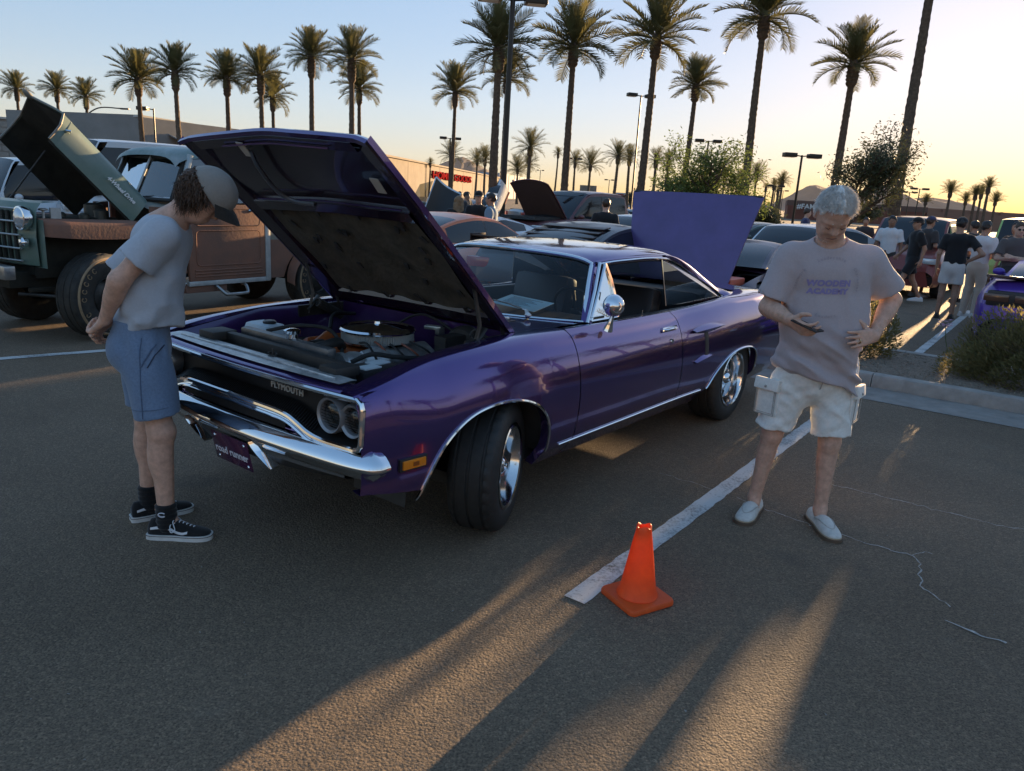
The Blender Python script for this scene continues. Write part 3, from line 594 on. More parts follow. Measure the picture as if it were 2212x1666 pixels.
for y0_, kk in ((-.33, 1), (.225, 1)):
    m = MB(); rings = []
    for t in lin(0, 1, 12):
        zz = .535 - .105 * t; yy = y0_ - .03 + .13 * t ** 1.6; ww = .034 * math.sin(math.pi * (.18 + .82 * t)) ** .8 * (1 - .5 * t) + .003; xo = 1.0 - .03 * t
        rings.append([(xo - .03, yy - ww, zz), (xo + .012, yy - ww * .6, zz), (xo + .016, yy + ww * .2, zz + .004), (xo - .005, yy + ww, zz + .012), (xo - .03, yy + ww, zz + .012)])
    m.loft(rings); m.build("bumper_guard", CHROME, CAR, angle=50)
PL = mat("vanity plate purple", (.06, .012, .05), .25, 0, .5)
m = MB(); m.box((0, 0, 0), (.004, .30, .15)); pl = m.build("front_plate", PL, CAR, bevel=.001); pl.location = (1.01, .055, .462); pl.rotation_euler = (0, R(12), 0)
text("road runner", .055, mat("plate lettering", (.75, .74, .78), .5), pl, (.004, 0, -.012), (0, 1, 0), (0, 0, 1), depth=.0008, bold=.0006)
for y, z in ((-.12, .055), (.12, .055), (-.12, -.055), (.12, -.055)):
    m = MB(); m.lathe([(.008, 0), (.006, .004), (.001, .005)], 8, c=(.002, y, z), ax='x'); m.build("plate_screw", CHROME, pl)
# ---- engine bay
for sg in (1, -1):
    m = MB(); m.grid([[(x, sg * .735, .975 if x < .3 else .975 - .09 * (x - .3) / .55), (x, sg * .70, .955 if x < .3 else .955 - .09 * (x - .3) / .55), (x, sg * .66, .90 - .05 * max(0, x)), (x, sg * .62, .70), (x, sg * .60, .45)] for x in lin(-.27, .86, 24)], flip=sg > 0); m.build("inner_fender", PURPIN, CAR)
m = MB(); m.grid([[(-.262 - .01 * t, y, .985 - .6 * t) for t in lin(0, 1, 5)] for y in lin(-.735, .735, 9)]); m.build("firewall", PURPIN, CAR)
m = MB(); m.box((.2, 0, .42), (.95, 1.16, .04)); m.build("engine_bay_floor", DULLBLK, CAR)
m = MB(); m.box((.72, 0, .90), (.05, 1.06, .06)); m.box((.70, -.44, .72), (.05, .12, .36)); m.box((.70, .47, .72), (.05, .16, .36)); m.box((.75, -.46, .91), (.14, .14, .05)); m.box((.75, .52, .90), (.14, .12, .05)); m.build("radiator_support", DULLBLK, CAR, bevel=.012)
m = MB(); m.box((.735, -.02, .70), (.03, .80, .34)); rd = m.build("radiator", mat("radiator core", (.06, .062, .06), .6, .4), CAR)
m = MB()
for k in range(60): m.box((.754, -.40 + .76 * k / 59, .72), (.008, .004, .32))
m.build("radiator_fins", mat("radiator fins", (.20, .20, .19), .5, .6), rd)
m = MB(); m.box((.645, -.02, .925), (.055, .72, .06)); m.build("radiator_tank", mat("satin black tank with dust", (.13, .135, .14), .35, .5, var=(10, .4)), rd, bevel=.018)
m = MB(); m.lathe([(.028, .965), (.028, .985), (.040, .988), (.042, 1.004), (.030, 1.010), (.012, 1.014), (.001, 1.014)], 20, c=(.645, .03, -.01)); m.build("radiator_cap", CHROME, rd)
m = MB(); m.tube(crv([(.60, .15, .92), (.55, .18, .935), (.45, .14, .93), (.36, .06, .88)], 6), .024, 10); m.tube(crv([(.62, -.22, .95), (.52, -.1, .985), (.42, .02, .975), (.40, .10, .90), (.43, .15, .8)], 6), .010, 8); m.tube(crv([(.5, .3, .86), (.42, .36, .9), (.3, .42, .88), (.1, .45, .86), (-.1, .42, .9)], 6), .012, 8); m.tube(crv([(-.2, -.1, .93), (-.2, .02, .99), (-.22, .12, 1.0), (-.25, .3, .93)], 6), .008, 6); m.tube(crv([(.15, -.3, .9), (0, -.45, .95), (-.2, -.5, .93)], 6), .012, 6); m.build("hoses", BLACKRUB, CAR, kind="stuff")
m = MB(); m.box((.48, -.44, .885), (.16, .24, .13), taper=.84); bt = m.build("washer_bottle", mat("milky plastic", (.55, .66, .74), .45, sub=None), CAR, bevel=.03)
m = MB(); m.lathe([(.034, .955), (.036, .972), (.026, .978), (.001, .978)], 20, c=(.48, -.40, -.012)); m.build("bottle_cap", BLACKPL, bt)
# engine block, valve covers, intake, air cleaner
m = MB(); m.box((.16, 0, .66), (.66, .46, .34)); m.box((.45, 0, .66), (.1, .36, .3)); eng = m.build("engine", ENGOR, CAR, bevel=.03)
for sg in (1, -1):
    m = MB(); m.box((.14, sg * .25, .825), (.56, .15, .09), rot=rotm('X', -sg * R(28)), taper=.82); m.build("valve_cover", GREYAL if sg > 0 else ENGOR, eng, bevel=.02)
m = MB(); m.box((.14, 0, .83), (.5, .26, .08)); m.tube([(.40, -.10, .86), (.30, -.13, .90), (.22, -.12, .86)], .035, 10); m.build("intake", ENGOR, eng, bevel=.02)
m = MB(); m.lathe([(.07, .86), (.075, .90)], 20, c=(.12, .07, 0)); m.ball((.42, .22, .80), (.10, .09, .09), 14, 10); m.ball((.30, .26, .84), (.09, .10, .06), 12, 8); m.tube([(.47, .20, .82), (.50, .2, .82)], .07, 16); m.build("alternator", GREYAL, eng)
m = MB(); m.tube([(.47, -.05, .86), (.40, -.05, .86)], .05, 14); m.tube([(.55, .0, .62), (.58, 0, .62)], .09, 18); m.tube([(.55, .0, .80), (.57, 0, .80)], .06, 18)
for k in range(6):
    a = 2 * math.pi * k / 6; m.box((.60, .0 + .11 * math.cos(a), .70 + .11 * math.sin(a)), (.01, .20, .06), rot=rotm('X', a))
m.build("fan", DULLBLK, eng)
m = MB(); m.lathe([(.12, .886), (.195, .890), (.198, .900)], 40, c=(.13, .08, 0)); m.lathe([(.198, .946), (.206, .950), (.206, .958), (.198, .968), (.17, .974), (.165, .968), (.05, .984), (.02, .986), (.018, .998), (.001, 1.0)], 48, c=(.13, .08, 0)); ac = m.build("air_cleaner", CHROME, CAR, angle=30)
m = MB()
P = [];
for i in range(181):
    a = 2 * math.pi * i / 180; r_ = .190 + (.006 if i % 2 else 0); P.append([(.13 + r_ * math.cos(a), .08 + r_ * math.sin(a), z) for z in (.900, .948)])
m.grid(P); m.build("filter_element", mat("filter paper and mesh", (.34, .34, .32), .5, .3), ac, angle=10)
m = MB(); m.lathe([(.001, 0), (.11, .0), (.125, -.02), (.125, -.07), (.06, -.09)], 28, c=(-.16, .42, .865), ax='x'); m.lathe([(.001, .16), (.045, .155), (.05, .10), (.05, 0)], 20, c=(-.16, .42, .875), ax='x'); m.box((-.08, .42, .925), (.16, .08, .05)); m.build("brake_booster", DULLBLK, CAR)
m = MB(); m.box((-.20, .18, .945), (.05, .10, .02), rot=rotm('Z', .4)); m.box((-.21, .22, .93), (.05, .03, .04)); m.build("firewall_bracket", mat("zinc plate", (.5, .5, .45), .35, .8), CAR, bevel=.004)
m = MB(); m.box((.54, .50, .80), (.26, .18, .17)); bt = m.build("battery", BLACKPL, CAR, bevel=.01)
for k, (dx, dy) in enumerate(((.04, .02), (-.06, -.03))):
    m = MB(); m.box((.54 + dx, .50 + dy, .888), (.10, .07, .006)); m.build("battery_label", mat("label white", (.6, .66, .68), .5), bt)
for k in range(5):
    m = MB(); y = -.05 + .09 * k; m.tube(crv([(.30 - .05 * k, .1, .90), (.33 - .06 * k, .22, .92), (.36 - .09 * k, .33, .86), (.3 - .1 * k, .30, .78)], 5), .006, 5); m.build("plug_wire", mat("orange plug wire", (.30, .09, .05), .5) if k % 2 else BLACKRUB, eng)
m = MB(); m.tube([(.80, .08 + .022 * math.cos(q), .80 + .12 * q / 19) if False else (.80 + .020 * math.cos(q), .09 + .020 * math.sin(q), .86 + .055 * q / 19) for q in lin(0, 19, 80)], .004, 5); m.tube([(.80, .09, .85), (.80, .09, .93)], .006, 6); m.build("hood_latch", DULLBLK, CAR)
# ---- raised hood: built closed about its hinge line, then swung up
HL = 1.375; hz = -.262
hood_empty = Matrix.Translation((hz, 0, 1.012)) @ Matrix.Rotation(R(-43.2), 4, 'Y')
def hoodp(s, y, o=0.):
    yw = .725 - .012 * s; yy = y * yw
    x = HL * s - .030 * abs(y) ** 2 * s ** 3; zz = -.030 * s ** 3 + .012 * (1 - y * y) + .035 * math.exp(-(yy / .10) ** 2 * .25) * s * .35 - .018 * max(0, abs(y) - .9) / .1
    return Vector((x, yy, zz + o))
YS = [-1, -.985, -.95, -.88, -.75, -.6, -.45, -.3, -.2, -.1, 0, .1, .2, .3, .45, .6, .75, .88, .95, .985, 1]
SS = [0, .01, .04, .1, .2, .3, .4, .5, .6, .7, .8, .88, .94, .975, .992, 1.0]
m = MB(); m.grid([[hoodp(s, y, -.05 * max(0, (s - .975) / .025) ** 2 * .5) for y in YS] for s in SS])
rim = []; 
for side in (-1, 1): m.grid([[hoodp(s, side), hoodp(s, side, -.028), hoodp(s, side * .985, -.030)] for s in SS])
m.grid([[hoodp(1, y, -.025), hoodp(1.0, y, -.045), hoodp(.985, y, -.05)] for y in YS]); m.grid([[hoodp(0, y), hoodp(0, y, -.025)] for y in YS])
hood = inst("hood", m.mesh("hood", PURPLE, angle=50), CAR, hood_empty)
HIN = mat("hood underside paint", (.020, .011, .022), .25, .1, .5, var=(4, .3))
# perimeter frame, front box section, cross rib
m = MB()
def frame(s0, s1, y0, y1, d0=-.012, d1=-.035, n=18):
    m.grid([[hoodp(s, y, d) for y, d in ((y0, d0), (y0 + (y1 - y0) * .12, d1), (y0 + (y1 - y0) * .88, d1), (y1, d0))] for s in lin(s0, s1, n)])
frame(.02, .99, -.985, -.83); frame(.02, .99, .83, .985)
def cross(s0, s1, d0=-.012, d1=-.036):
    m.grid([[hoodp(s, y, d) for s, d in ((s0, d0), (s0 + (s1 - s0) * .15, d1), (s0 + (s1 - s0) * .85, d1), (s1, d0))] for y in lin(-.84, .84, 24)])
cross(.015, .09); cross(.935, .992, -.02, -.052); cross(.60, .665, -.012, -.045); m.build("inner_frame", HIN, hood, angle=50)
m = MB(); m.grid([[hoodp(s, y, -.014 - .016 * math.sin(math.pi * min(1, max(0, (s - .665) / .27)))) for y in lin(-.83, .83, 20)] for s in lin(.665, .935, 14)]); m.build("nose_inner_skin", HIN, hood)
m = MB(); m.tube([hoodp(.957, y, -.062) for y in lin(-.50, .62, 12)], .006, 5); m.tube([hoodp(.672, y, -.046) for y in lin(-.74, .80, 20)], .005, 5); m.build("reinforcing_bead", PURPLE, hood)
m = MB(); m.grid([[hoodp(s, y, -.018 - .010 * math.sin(9 * s + 3 * y) ** 2 - .006 * math.sin(17 * y)) for y in lin(-.82, .82, 40)] for s in lin(.095, .60, 26)]); pd = m.build("insulation_pad", PAD, hood)
rg = random.Random(3)
for k in range(26):
    m = MB(); s = rg.uniform(.11, .58); y = rg.uniform(-.78, .78)
    if k < 8: s, y = (.105 if k < 4 else .592), -.65 + 1.3 * (k % 4) / 3
    a = hoodp(s, y, -.032); m.box(a, (.045, .026, .006), rot=rotm('Z', rg.uniform(-.5, .5))); m.build("pad_clip", DULLBLK, hood)
for y, s in ((-.30, .935), (.80, .80)):
    m = MB(); m.box(hoodp(s, y, -.062), (.085, .05, .004), rot=rotm('Z', .1)); m.build("sticker", mat("faded sticker", (.42, .40, .36), .7), hood)
m = MB(); m.tube(crv([hoodp(.925, -.25, -.06), hoodp(.86, -.29, -.075), hoodp(.74, -.33, -.075), hoodp(.675, -.28, -.06), hoodp(.655, -.10, -.052)], 6), .011, 8); m.build("latch_rod", mat("worn steel", (.25, .25, .26), .4, .9), hood)
# hinges (parts of the car): link arms, bracket and coil spring each side
for sg in (1, -1):
    y = sg * .675; m = MB()
    hm = lambda s: tuple(hood_empty @ hoodp(s, .93 * sg, -.03))
    m.tube([(.02, y, .93), (-.02, y, 1.05), hm(.27)], .014, 6, flat=.5); m.tube([(-.23, y, .93), (-.20, y, 1.02), hm(.06)], .014, 6, flat=.5)
    m.box((-.08, y, .93), (.34, .012, .10)); m.tube([(.03, y, .95), (-.03, y - sg * .0, 1.0), (-.06, y, 1.03)], .022, 6, flat=.4); hg = m.build("hood_hinge", DARKMET, CAR)
    a, b = Vector((-.02, y - sg * .035, 1.0)), Vector((-.21, y - sg * .035, .90)); d = b - a; pts = []
    e1 = d.normalized().orthogonal().normalized(); e2 = d.normalized().cross(e1)
    for i in range(0, 15 * 12 + 1):
        q = 2 * math.pi * i / 12; pts.append(a + d * (i / 180) + e1 * (.024 * math.cos(q)) + e2 * (.024 * math.sin(q)))
    m = MB(); m.tube(pts, .0055, 5); m.build("spring", DULLBLK, hg)
# wheels
muscle_wheel(CAR, (0.0, .79, .345), .345, .235, .215, R(24), 1)
muscle_wheel(CAR, (0.0, -.79, .345), .345, .235, .215, R(24), -1)
muscle_wheel(CAR, (-2.946, .78, .352), .352, .25, .215, 0, 1)
muscle_wheel(CAR, (-2.946, -.78, .352), .352, .25, .215, 0, -1)
# ================================================================ people (implicit surfaces polygonised with surface nets)
def surf_nets(f, org, h):
    s = f < 0; nx, ny, nz = f.shape; c = np.zeros((nx-1, ny-1, nz-1), np.uint8)
    offs = [(i, j, k) for i in (0, 1) for j in (0, 1) for k in (0, 1)]
    for i, j, k in offs: c += s[i:nx-1+i, j:ny-1+j, k:nz-1+k]
    act = (c > 0) & (c < 8); idx = np.full(act.shape, -1, np.int64); idx[act] = np.arange(act.sum()); I = np.argwhere(act)
    val = {o: f[I[:, 0]+o[0], I[:, 1]+o[1], I[:, 2]+o[2]] for o in offs}
    acc = np.zeros((len(I), 3)); cnt = np.zeros(len(I))
    for a in offs:
        for ax in range(3):
            if a[ax] == 0:
                b = list(a); b[ax] = 1; b = tuple(b); va, vb = val[a], val[b]; m = (va < 0) != (vb < 0)
                t = va[m] / (va[m] - vb[m]); p = np.tile(np.array(a, float), (m.sum(), 1)); p[:, ax] = t; acc[m] += p; cnt[m] += 1
    Vt = np.array(org) + h * (I + acc / cnt[:, None]); Q = []
    for ax in range(3):
        sl0 = [slice(1, -1)] * 3; sl1 = [slice(1, -1)] * 3; sl0[ax] = slice(0, -1); sl1[ax] = slice(1, None)
        a, b = s[tuple(sl0)], s[tuple(sl1)]; o1, o2 = [(1, 2), (2, 0), (0, 1)][ax]
        for inside_first in (True, False):
            E = np.argwhere((a & ~b) if inside_first else (~a & b))
            if not len(E): continue
            E = E + 1; E[:, ax] -= 1; q = []
            for d1, d2 in ((-1, -1), (0, -1), (0, 0), (-1, 0)):
                cc = E.copy(); cc[:, o1] += d1; cc[:, o2] += d2; q.append(idx[cc[:, 0], cc[:, 1], cc[:, 2]])
            q = np.stack(q, 1); Q.append(q if inside_first else q[:, ::-1])
    return Vt, np.concatenate(Q)
_rng = np.random.RandomState(5); _LAT = _rng.rand(32, 32, 32).astype(np.float32)
def vnoise(X, Y, Z):
    xi, yi, zi = np.floor(X).astype(int), np.floor(Y).astype(int), np.floor(Z).astype(int); fx, fy, fz = X - xi, Y - yi, Z - zi
    fx, fy, fz = [t * t * (3 - 2 * t) for t in (fx, fy, fz)]; r = 0
    for i in (0, 1):
        for j in (0, 1):
            for k in (0, 1):
                r = r + _LAT[(xi + i) % 32, (yi + j) % 32, (zi + k) % 32] * (fx if i else 1 - fx) * (fy if j else 1 - fy) * (fz if k else 1 - fz)
    return r - .5
def cap_(a, b, ra, rb=None, k=.02, fd=None, fl=1., cut=None, op='+'):
    return dict(t='c', a=np.array(a, float), b=np.array(b, float), ra=ra, rb=ra if rb is None else rb, k=k, fd=None if fd is None else np.array(fd, float) / np.linalg.norm(fd), fl=fl, cut=cut, op=op)
def ell_(c, r, M=None, k=.02, op='+', cut=None):
    return dict(t='e', c=np.array(c, float), r=np.array(r, float), M=M, k=k, op=op, cut=cut)
def sdf_mesh(prims, vox, disp=None, cuts=()):
    lo = np.full(3, 1e9); hi = -lo
    for p in prims:
        if p['op'] != '+': continue
        if p['t'] == 'c': m = max(p['ra'], p['rb']); l, h = np.minimum(p['a'], p['b']) - m, np.maximum(p['a'], p['b']) + m
        else: m = p['r'].max(); l, h = p['c'] - m, p['c'] + m
        lo = np.minimum(lo, l); hi = np.maximum(hi, h)
    lo = lo - .03 - 2 * vox; hi = hi + .03 + 2 * vox; n = np.ceil((hi - lo) / vox).astype(int) + 1
    F = np.full(tuple(n), 1.0, np.float32); ax = [lo[i] + vox * np.arange(n[i]) for i in range(3)]
    for p in prims:
        pad = p['k'] + 3 * vox + .012
        if p['t'] == 'c': m = max(p['ra'], p['rb']); l, h = np.minimum(p['a'], p['b']) - m - pad, np.maximum(p['a'], p['b']) + m + pad
        else: m = p['r'].max(); l, h = p['c'] - m - pad, p['c'] + m + pad
        i0 = np.clip(np.floor((l - lo) / vox).astype(int), 0, n); i1 = np.clip(np.ceil((h - lo) / vox).astype(int) + 1, 0, n)
        if (i1 <= i0).any(): continue
        sl = tuple(slice(i0[i], i1[i]) for i in range(3)); X, Y, Z = np.meshgrid(*[ax[i][sl[i]] for i in range(3)], indexing='ij')
        P = np.stack([X, Y, Z], -1)
        if p['t'] == 'c':
            a, b = p['a'], p['b']; ab = b - a; q = P - a
            if p['fd'] is not None:
                axn = ab / max(np.linalg.norm(ab), 1e-6); fd = p['fd'] - axn * (p['fd'] @ axn); fd = fd / max(np.linalg.norm(fd), 1e-6)
                q = q + (q @ fd)[..., None] * (1 / p['fl'] - 1) * fd
            t = np.clip((q @ ab) / max(ab @ ab, 1e-9), 0, 1); d = np.linalg.norm(q - t[..., None] * ab, axis=-1) - (p['ra'] + (p['rb'] - p['ra']) * t)
            if p['fd'] is not None: d = d * (.5 + .5 * p['fl'])
        else:
            q = P - p['c']
            if p['M'] is not None: q = q @ p['M']
            k0 = np.linalg.norm(q / p['r'], axis=-1); k1 = np.linalg.norm(q / p['r'] ** 2, axis=-1); d = k0 * (k0 - 1) / np.maximum(k1, 1e-6)
        if p['cut'] is not None:
            for pt, nn in (p['cut'] if isinstance(p['cut'], list) else [p['cut']]): d = np.maximum(d, (P - np.array(pt)) @ (np.array(nn) / np.linalg.norm(nn)))
        f = F[sl]; k = max(p['k'], 1e-4)
        if p['op'] == '+':
            hh = np.clip(.5 + .5 * (f - d) / k, 0, 1); F[sl] = f * (1 - hh) + d * hh - k * hh * (1 - hh)
        else:
            hh = np.clip(.5 - .5 * (f + d) / k, 0, 1); F[sl] = f * (1 - hh) - d * hh + k * hh * (1 - hh)
    if disp is not None or cuts:
        X, Y, Z = np.meshgrid(*ax, indexing='ij')
        if disp is not None: F = F + disp(X, Y, Z).astype(np.float32)
        for pt, nn in cuts: nn = np.array(nn, float) / np.linalg.norm(nn); F = np.maximum(F, (X - pt[0]) * nn[0] + (Y - pt[1]) * nn[1] + (Z - pt[2]) * nn[2])
    return surf_nets(F, lo, vox)
def sdf_obj(name, prims, vox, m, parent, disp=None, cuts=(), smooth=1):
    Vt, Q = sdf_mesh(prims, vox, disp, cuts); me = bpy.data.meshes.new(name)
    if smooth:
        bm = bmesh.new(); tmp = bpy.data.meshes.new("t"); tmp.from_pydata(Vt.tolist(), [], Q.tolist()); bm.from_mesh(tmp); bpy.data.meshes.remove(tmp)
        for _ in range(smooth): bmesh.ops.smooth_vert(bm, verts=bm.verts, factor=.5, use_axis_x=True, use_axis_y=True, use_axis_z=True)
        bm.to_mesh(me); bm.free()
    else: me.from_pydata(Vt.tolist(), [], Q.tolist())
    me.polygons.foreach_set('use_smooth', [True] * len(me.polygons)); me.materials.append(m); me.update()
    return inst(name, me, parent)
def skin_mat(name, col):
    m = mat(name, col, .5, spec=.35, var=(34, .20, 6), bump=(180, .25, .003)); p = m.node_tree.nodes["Principled BSDF"]
    p.inputs["Subsurface Weight"].default_value = .12; p.inputs["Subsurface Radius"].default_value = (.6, .25, .15); p.inputs["Subsurface Scale"].default_value = .012; return m
SKIN1 = skin_mat("light skin", (.58, .35, .255)); SKIN2 = skin_mat("tan skin", (.38, .21, .14)); SKIN3 = skin_mat("brown skin", (.26, .14, .09))
def cloth(name, col, amt=.12, sc=90): return mat(name, col, .9, spec=.2, sheen=.25, var=(sc, amt, 3), bump=(420, .2, .0015))
def n_(v): v = np.array(v, float); return v / np.linalg.norm(v)
def hand_prims(w, d, pn, side_v, curls=(.35, .35, .4, .45), spread=.10, thumb=(.5, .4), s=1., thumb_curl=.3, palm=True):
    """w wrist, d hand direction, pn palm normal (where fingers curl to), side_v towards the thumb"""
    w = np.array(w, float); d = n_(d); sv = n_(np.array(side_v) - d * np.dot(side_v, d)); pn = n_(np.array(pn) - d * np.dot(pn, d)); out = []
    offs = (.030, .010, -.010, -.029); lens = (.072, .080, .074, .058)
    for o, l, cu, i in zip(offs, lens, curls, range(4)):
        k0 = w + d * (.088 - .004 * abs(i - 1)) * s + sv * o * s
        out.append(cap_(w + sv * o * .5 * s, k0, .017 * s, .0125 * s, .012)); p = k0; a = cu * .8; dd = n_(d + sv * (o * spread * 20))
        for j, fr in enumerate((.42, .33, .25)):
            q = p + (dd * math.cos(a) + pn * math.sin(a)) * l * fr * s * 1.02; out.append(cap_(p, q, (.0095 - .0008 * j) * s, (.0088 - .0009 * j) * s, .004)); p = q; a += cu
    tb = w + d * .030 * s + sv * .026 * s + pn * .006 * s; td = n_(sv * thumb[0] + d * (1 - thumb[0]) + pn * thumb[1]); p1 = tb + td * .034 * s
    out += [cap_(w + d * .012 * s + sv * .012 * s, tb, .017 * s, .016 * s, .012), cap_(tb, p1, .0145 * s, .0115 * s, .008)]; td2 = n_(td * (1 - thumb_curl) + d * thumb_curl + pn * .12); p2 = p1 + td2 * .030 * s
    out += [cap_(p1, p2, .0112 * s, .0105 * s, .005), cap_(p2, p2 + n_(td2 + d * thumb_curl) * .020 * s, .0102 * s, .0085 * s, .005)]
    return out
def head_prims(c, f, u, s=1., jaw=1.):
    f = n_(f); u = n_(u - f * np.dot(u, f)) if True else u; l = np.cross(u, f); M = np.stack([f, l, u], 1); P = lambda x, y, z: np.array(c) + (f * x + l * y + u * z) * s
    pr = [ell_(P(-.008, 0, .030), np.array((.096, .076, .092)) * s, M, .02), ell_(P(.018, 0, -.03), np.array((.074, .066, .085)) * s, M, .03), ell_(P(.040, 0, -.082), np.array((.045, .050 * jaw, .036)) * s, M, .03),
          ell_(P(.070, 0, .012), np.array((.024, .055, .014)) * s, M, .018),
          cap_(P(.084, 0, .005), P(.104, 0, -.030), .009 * s, .014 * s, .012), ell_(P(.094, .011, -.036), np.array((.011, .009, .008)) * s, M, .006), ell_(P(.094, -.011, -.036), np.array((.011, .009, .008)) * s, M, .006)]
    for e in (1, -1):
        pr += [ell_(P(.093, .032 * e, -.004), np.array((.014, .017, .010)) * s, M, .012, op='-'), ell_(P(.077, .032 * e, -.005), np.array((.012, .014, .012)) * s, M, .004), ell_(P(.070, .034 * e, -.038), np.array((.018, .020, .018)) * s, M, .02)]
        pr += [ell_(P(-.012, .080 * e, -.012), np.array((.018, .007, .030)) * s, np.stack([n_(f + .3 * l * e * -1), n_(l + .3 * f * e), u], 1), .006), ell_(P(-.004, .088 * e, -.010), np.array((.007, .006, .016)) * s, M, .005, op='-')]
    pr += [ell_(P(.086, 0, -.066), np.array((.010, .024, .006)) * s, M, .006), ell_(P(.084, 0, -.077), np.array((.010, .020, .006)) * s, M, .006), ell_(P(.098, 0, -.0715), np.array((.008, .024, .0018)) * s, M, .003, op='-')]
    return pr
def limb(a, m, b, r0, r1, r2, bulge=None, k=.025):
    pr = [cap_(a, m, r0, r1, k), cap_(m, b, r1, r2, k)]
    if bulge: q = np.array(m) + (np.array(b) - np.array(m)) * bulge[0] + np.array(bulge[1]); ax = n_(np.array(b) - np.array(m)); e = n_(np.cross(ax, (.3, .9, .1))); pr.append(ell_(q, (bulge[2], bulge[2], bulge[2] * 2.3), np.stack([e, np.cross(ax, e), ax], 1), .03))
    return pr
def strands(name, m, parent, pts, ln, th, rs, curl=0., down=.6, out=.6, seg=4, flow=None):
    """hair strands: pts = list of (position, normal)"""
    b = MB()
    for p, nn in pts:
        p = Vector(p); nn = Vector(nn); t = Vector((rs.uniform(-1, 1), rs.uniform(-1, 1), rs.uniform(-1, 1))); fl = Vector(flow(p)) if flow else Vector((0, 0, -1))
        d = (nn * out + fl * down + t * .45).normalized(); L_ = ln * rs.uniform(.6, 1.3); path = [p - nn * .004]; q = p.copy(); ph = rs.uniform(0, 6.28); e1 = d.orthogonal().normalized(); e2 = d.cross(e1)
        for i in range(seg):
            d = (d + fl * .22).normalized(); q = q + d * (L_ / seg); path.append(q + (e1 * math.cos(ph + i * 2.2) + e2 * math.sin(ph + i * 2.2)) * curl)
        b.tube(path, [th, th, th * .85, th * .6, th * .25][:seg + 1] if seg == 4 else [th * (1 - .7 * i / seg) for i in range(seg + 1)], 3, cap=False)
    return b.build(name, m, parent, fix=False)
def shell_pts(c, r, M, n, rs, cond):
    out = []
    while len(out) < n:
        v = n_((rs.gauss(0, 1), rs.gauss(0, 1), rs.gauss(0, 1)))
        if cond(v): out.append((np.array(c) + M @ (v * r), M @ n_(v / r)))
    return out
def off(J, o): return {k: (np.array(v, float) - o if k not in ('hf', 'hu', 'fwd') else np.array(v, float)) for k, v in J.items()}
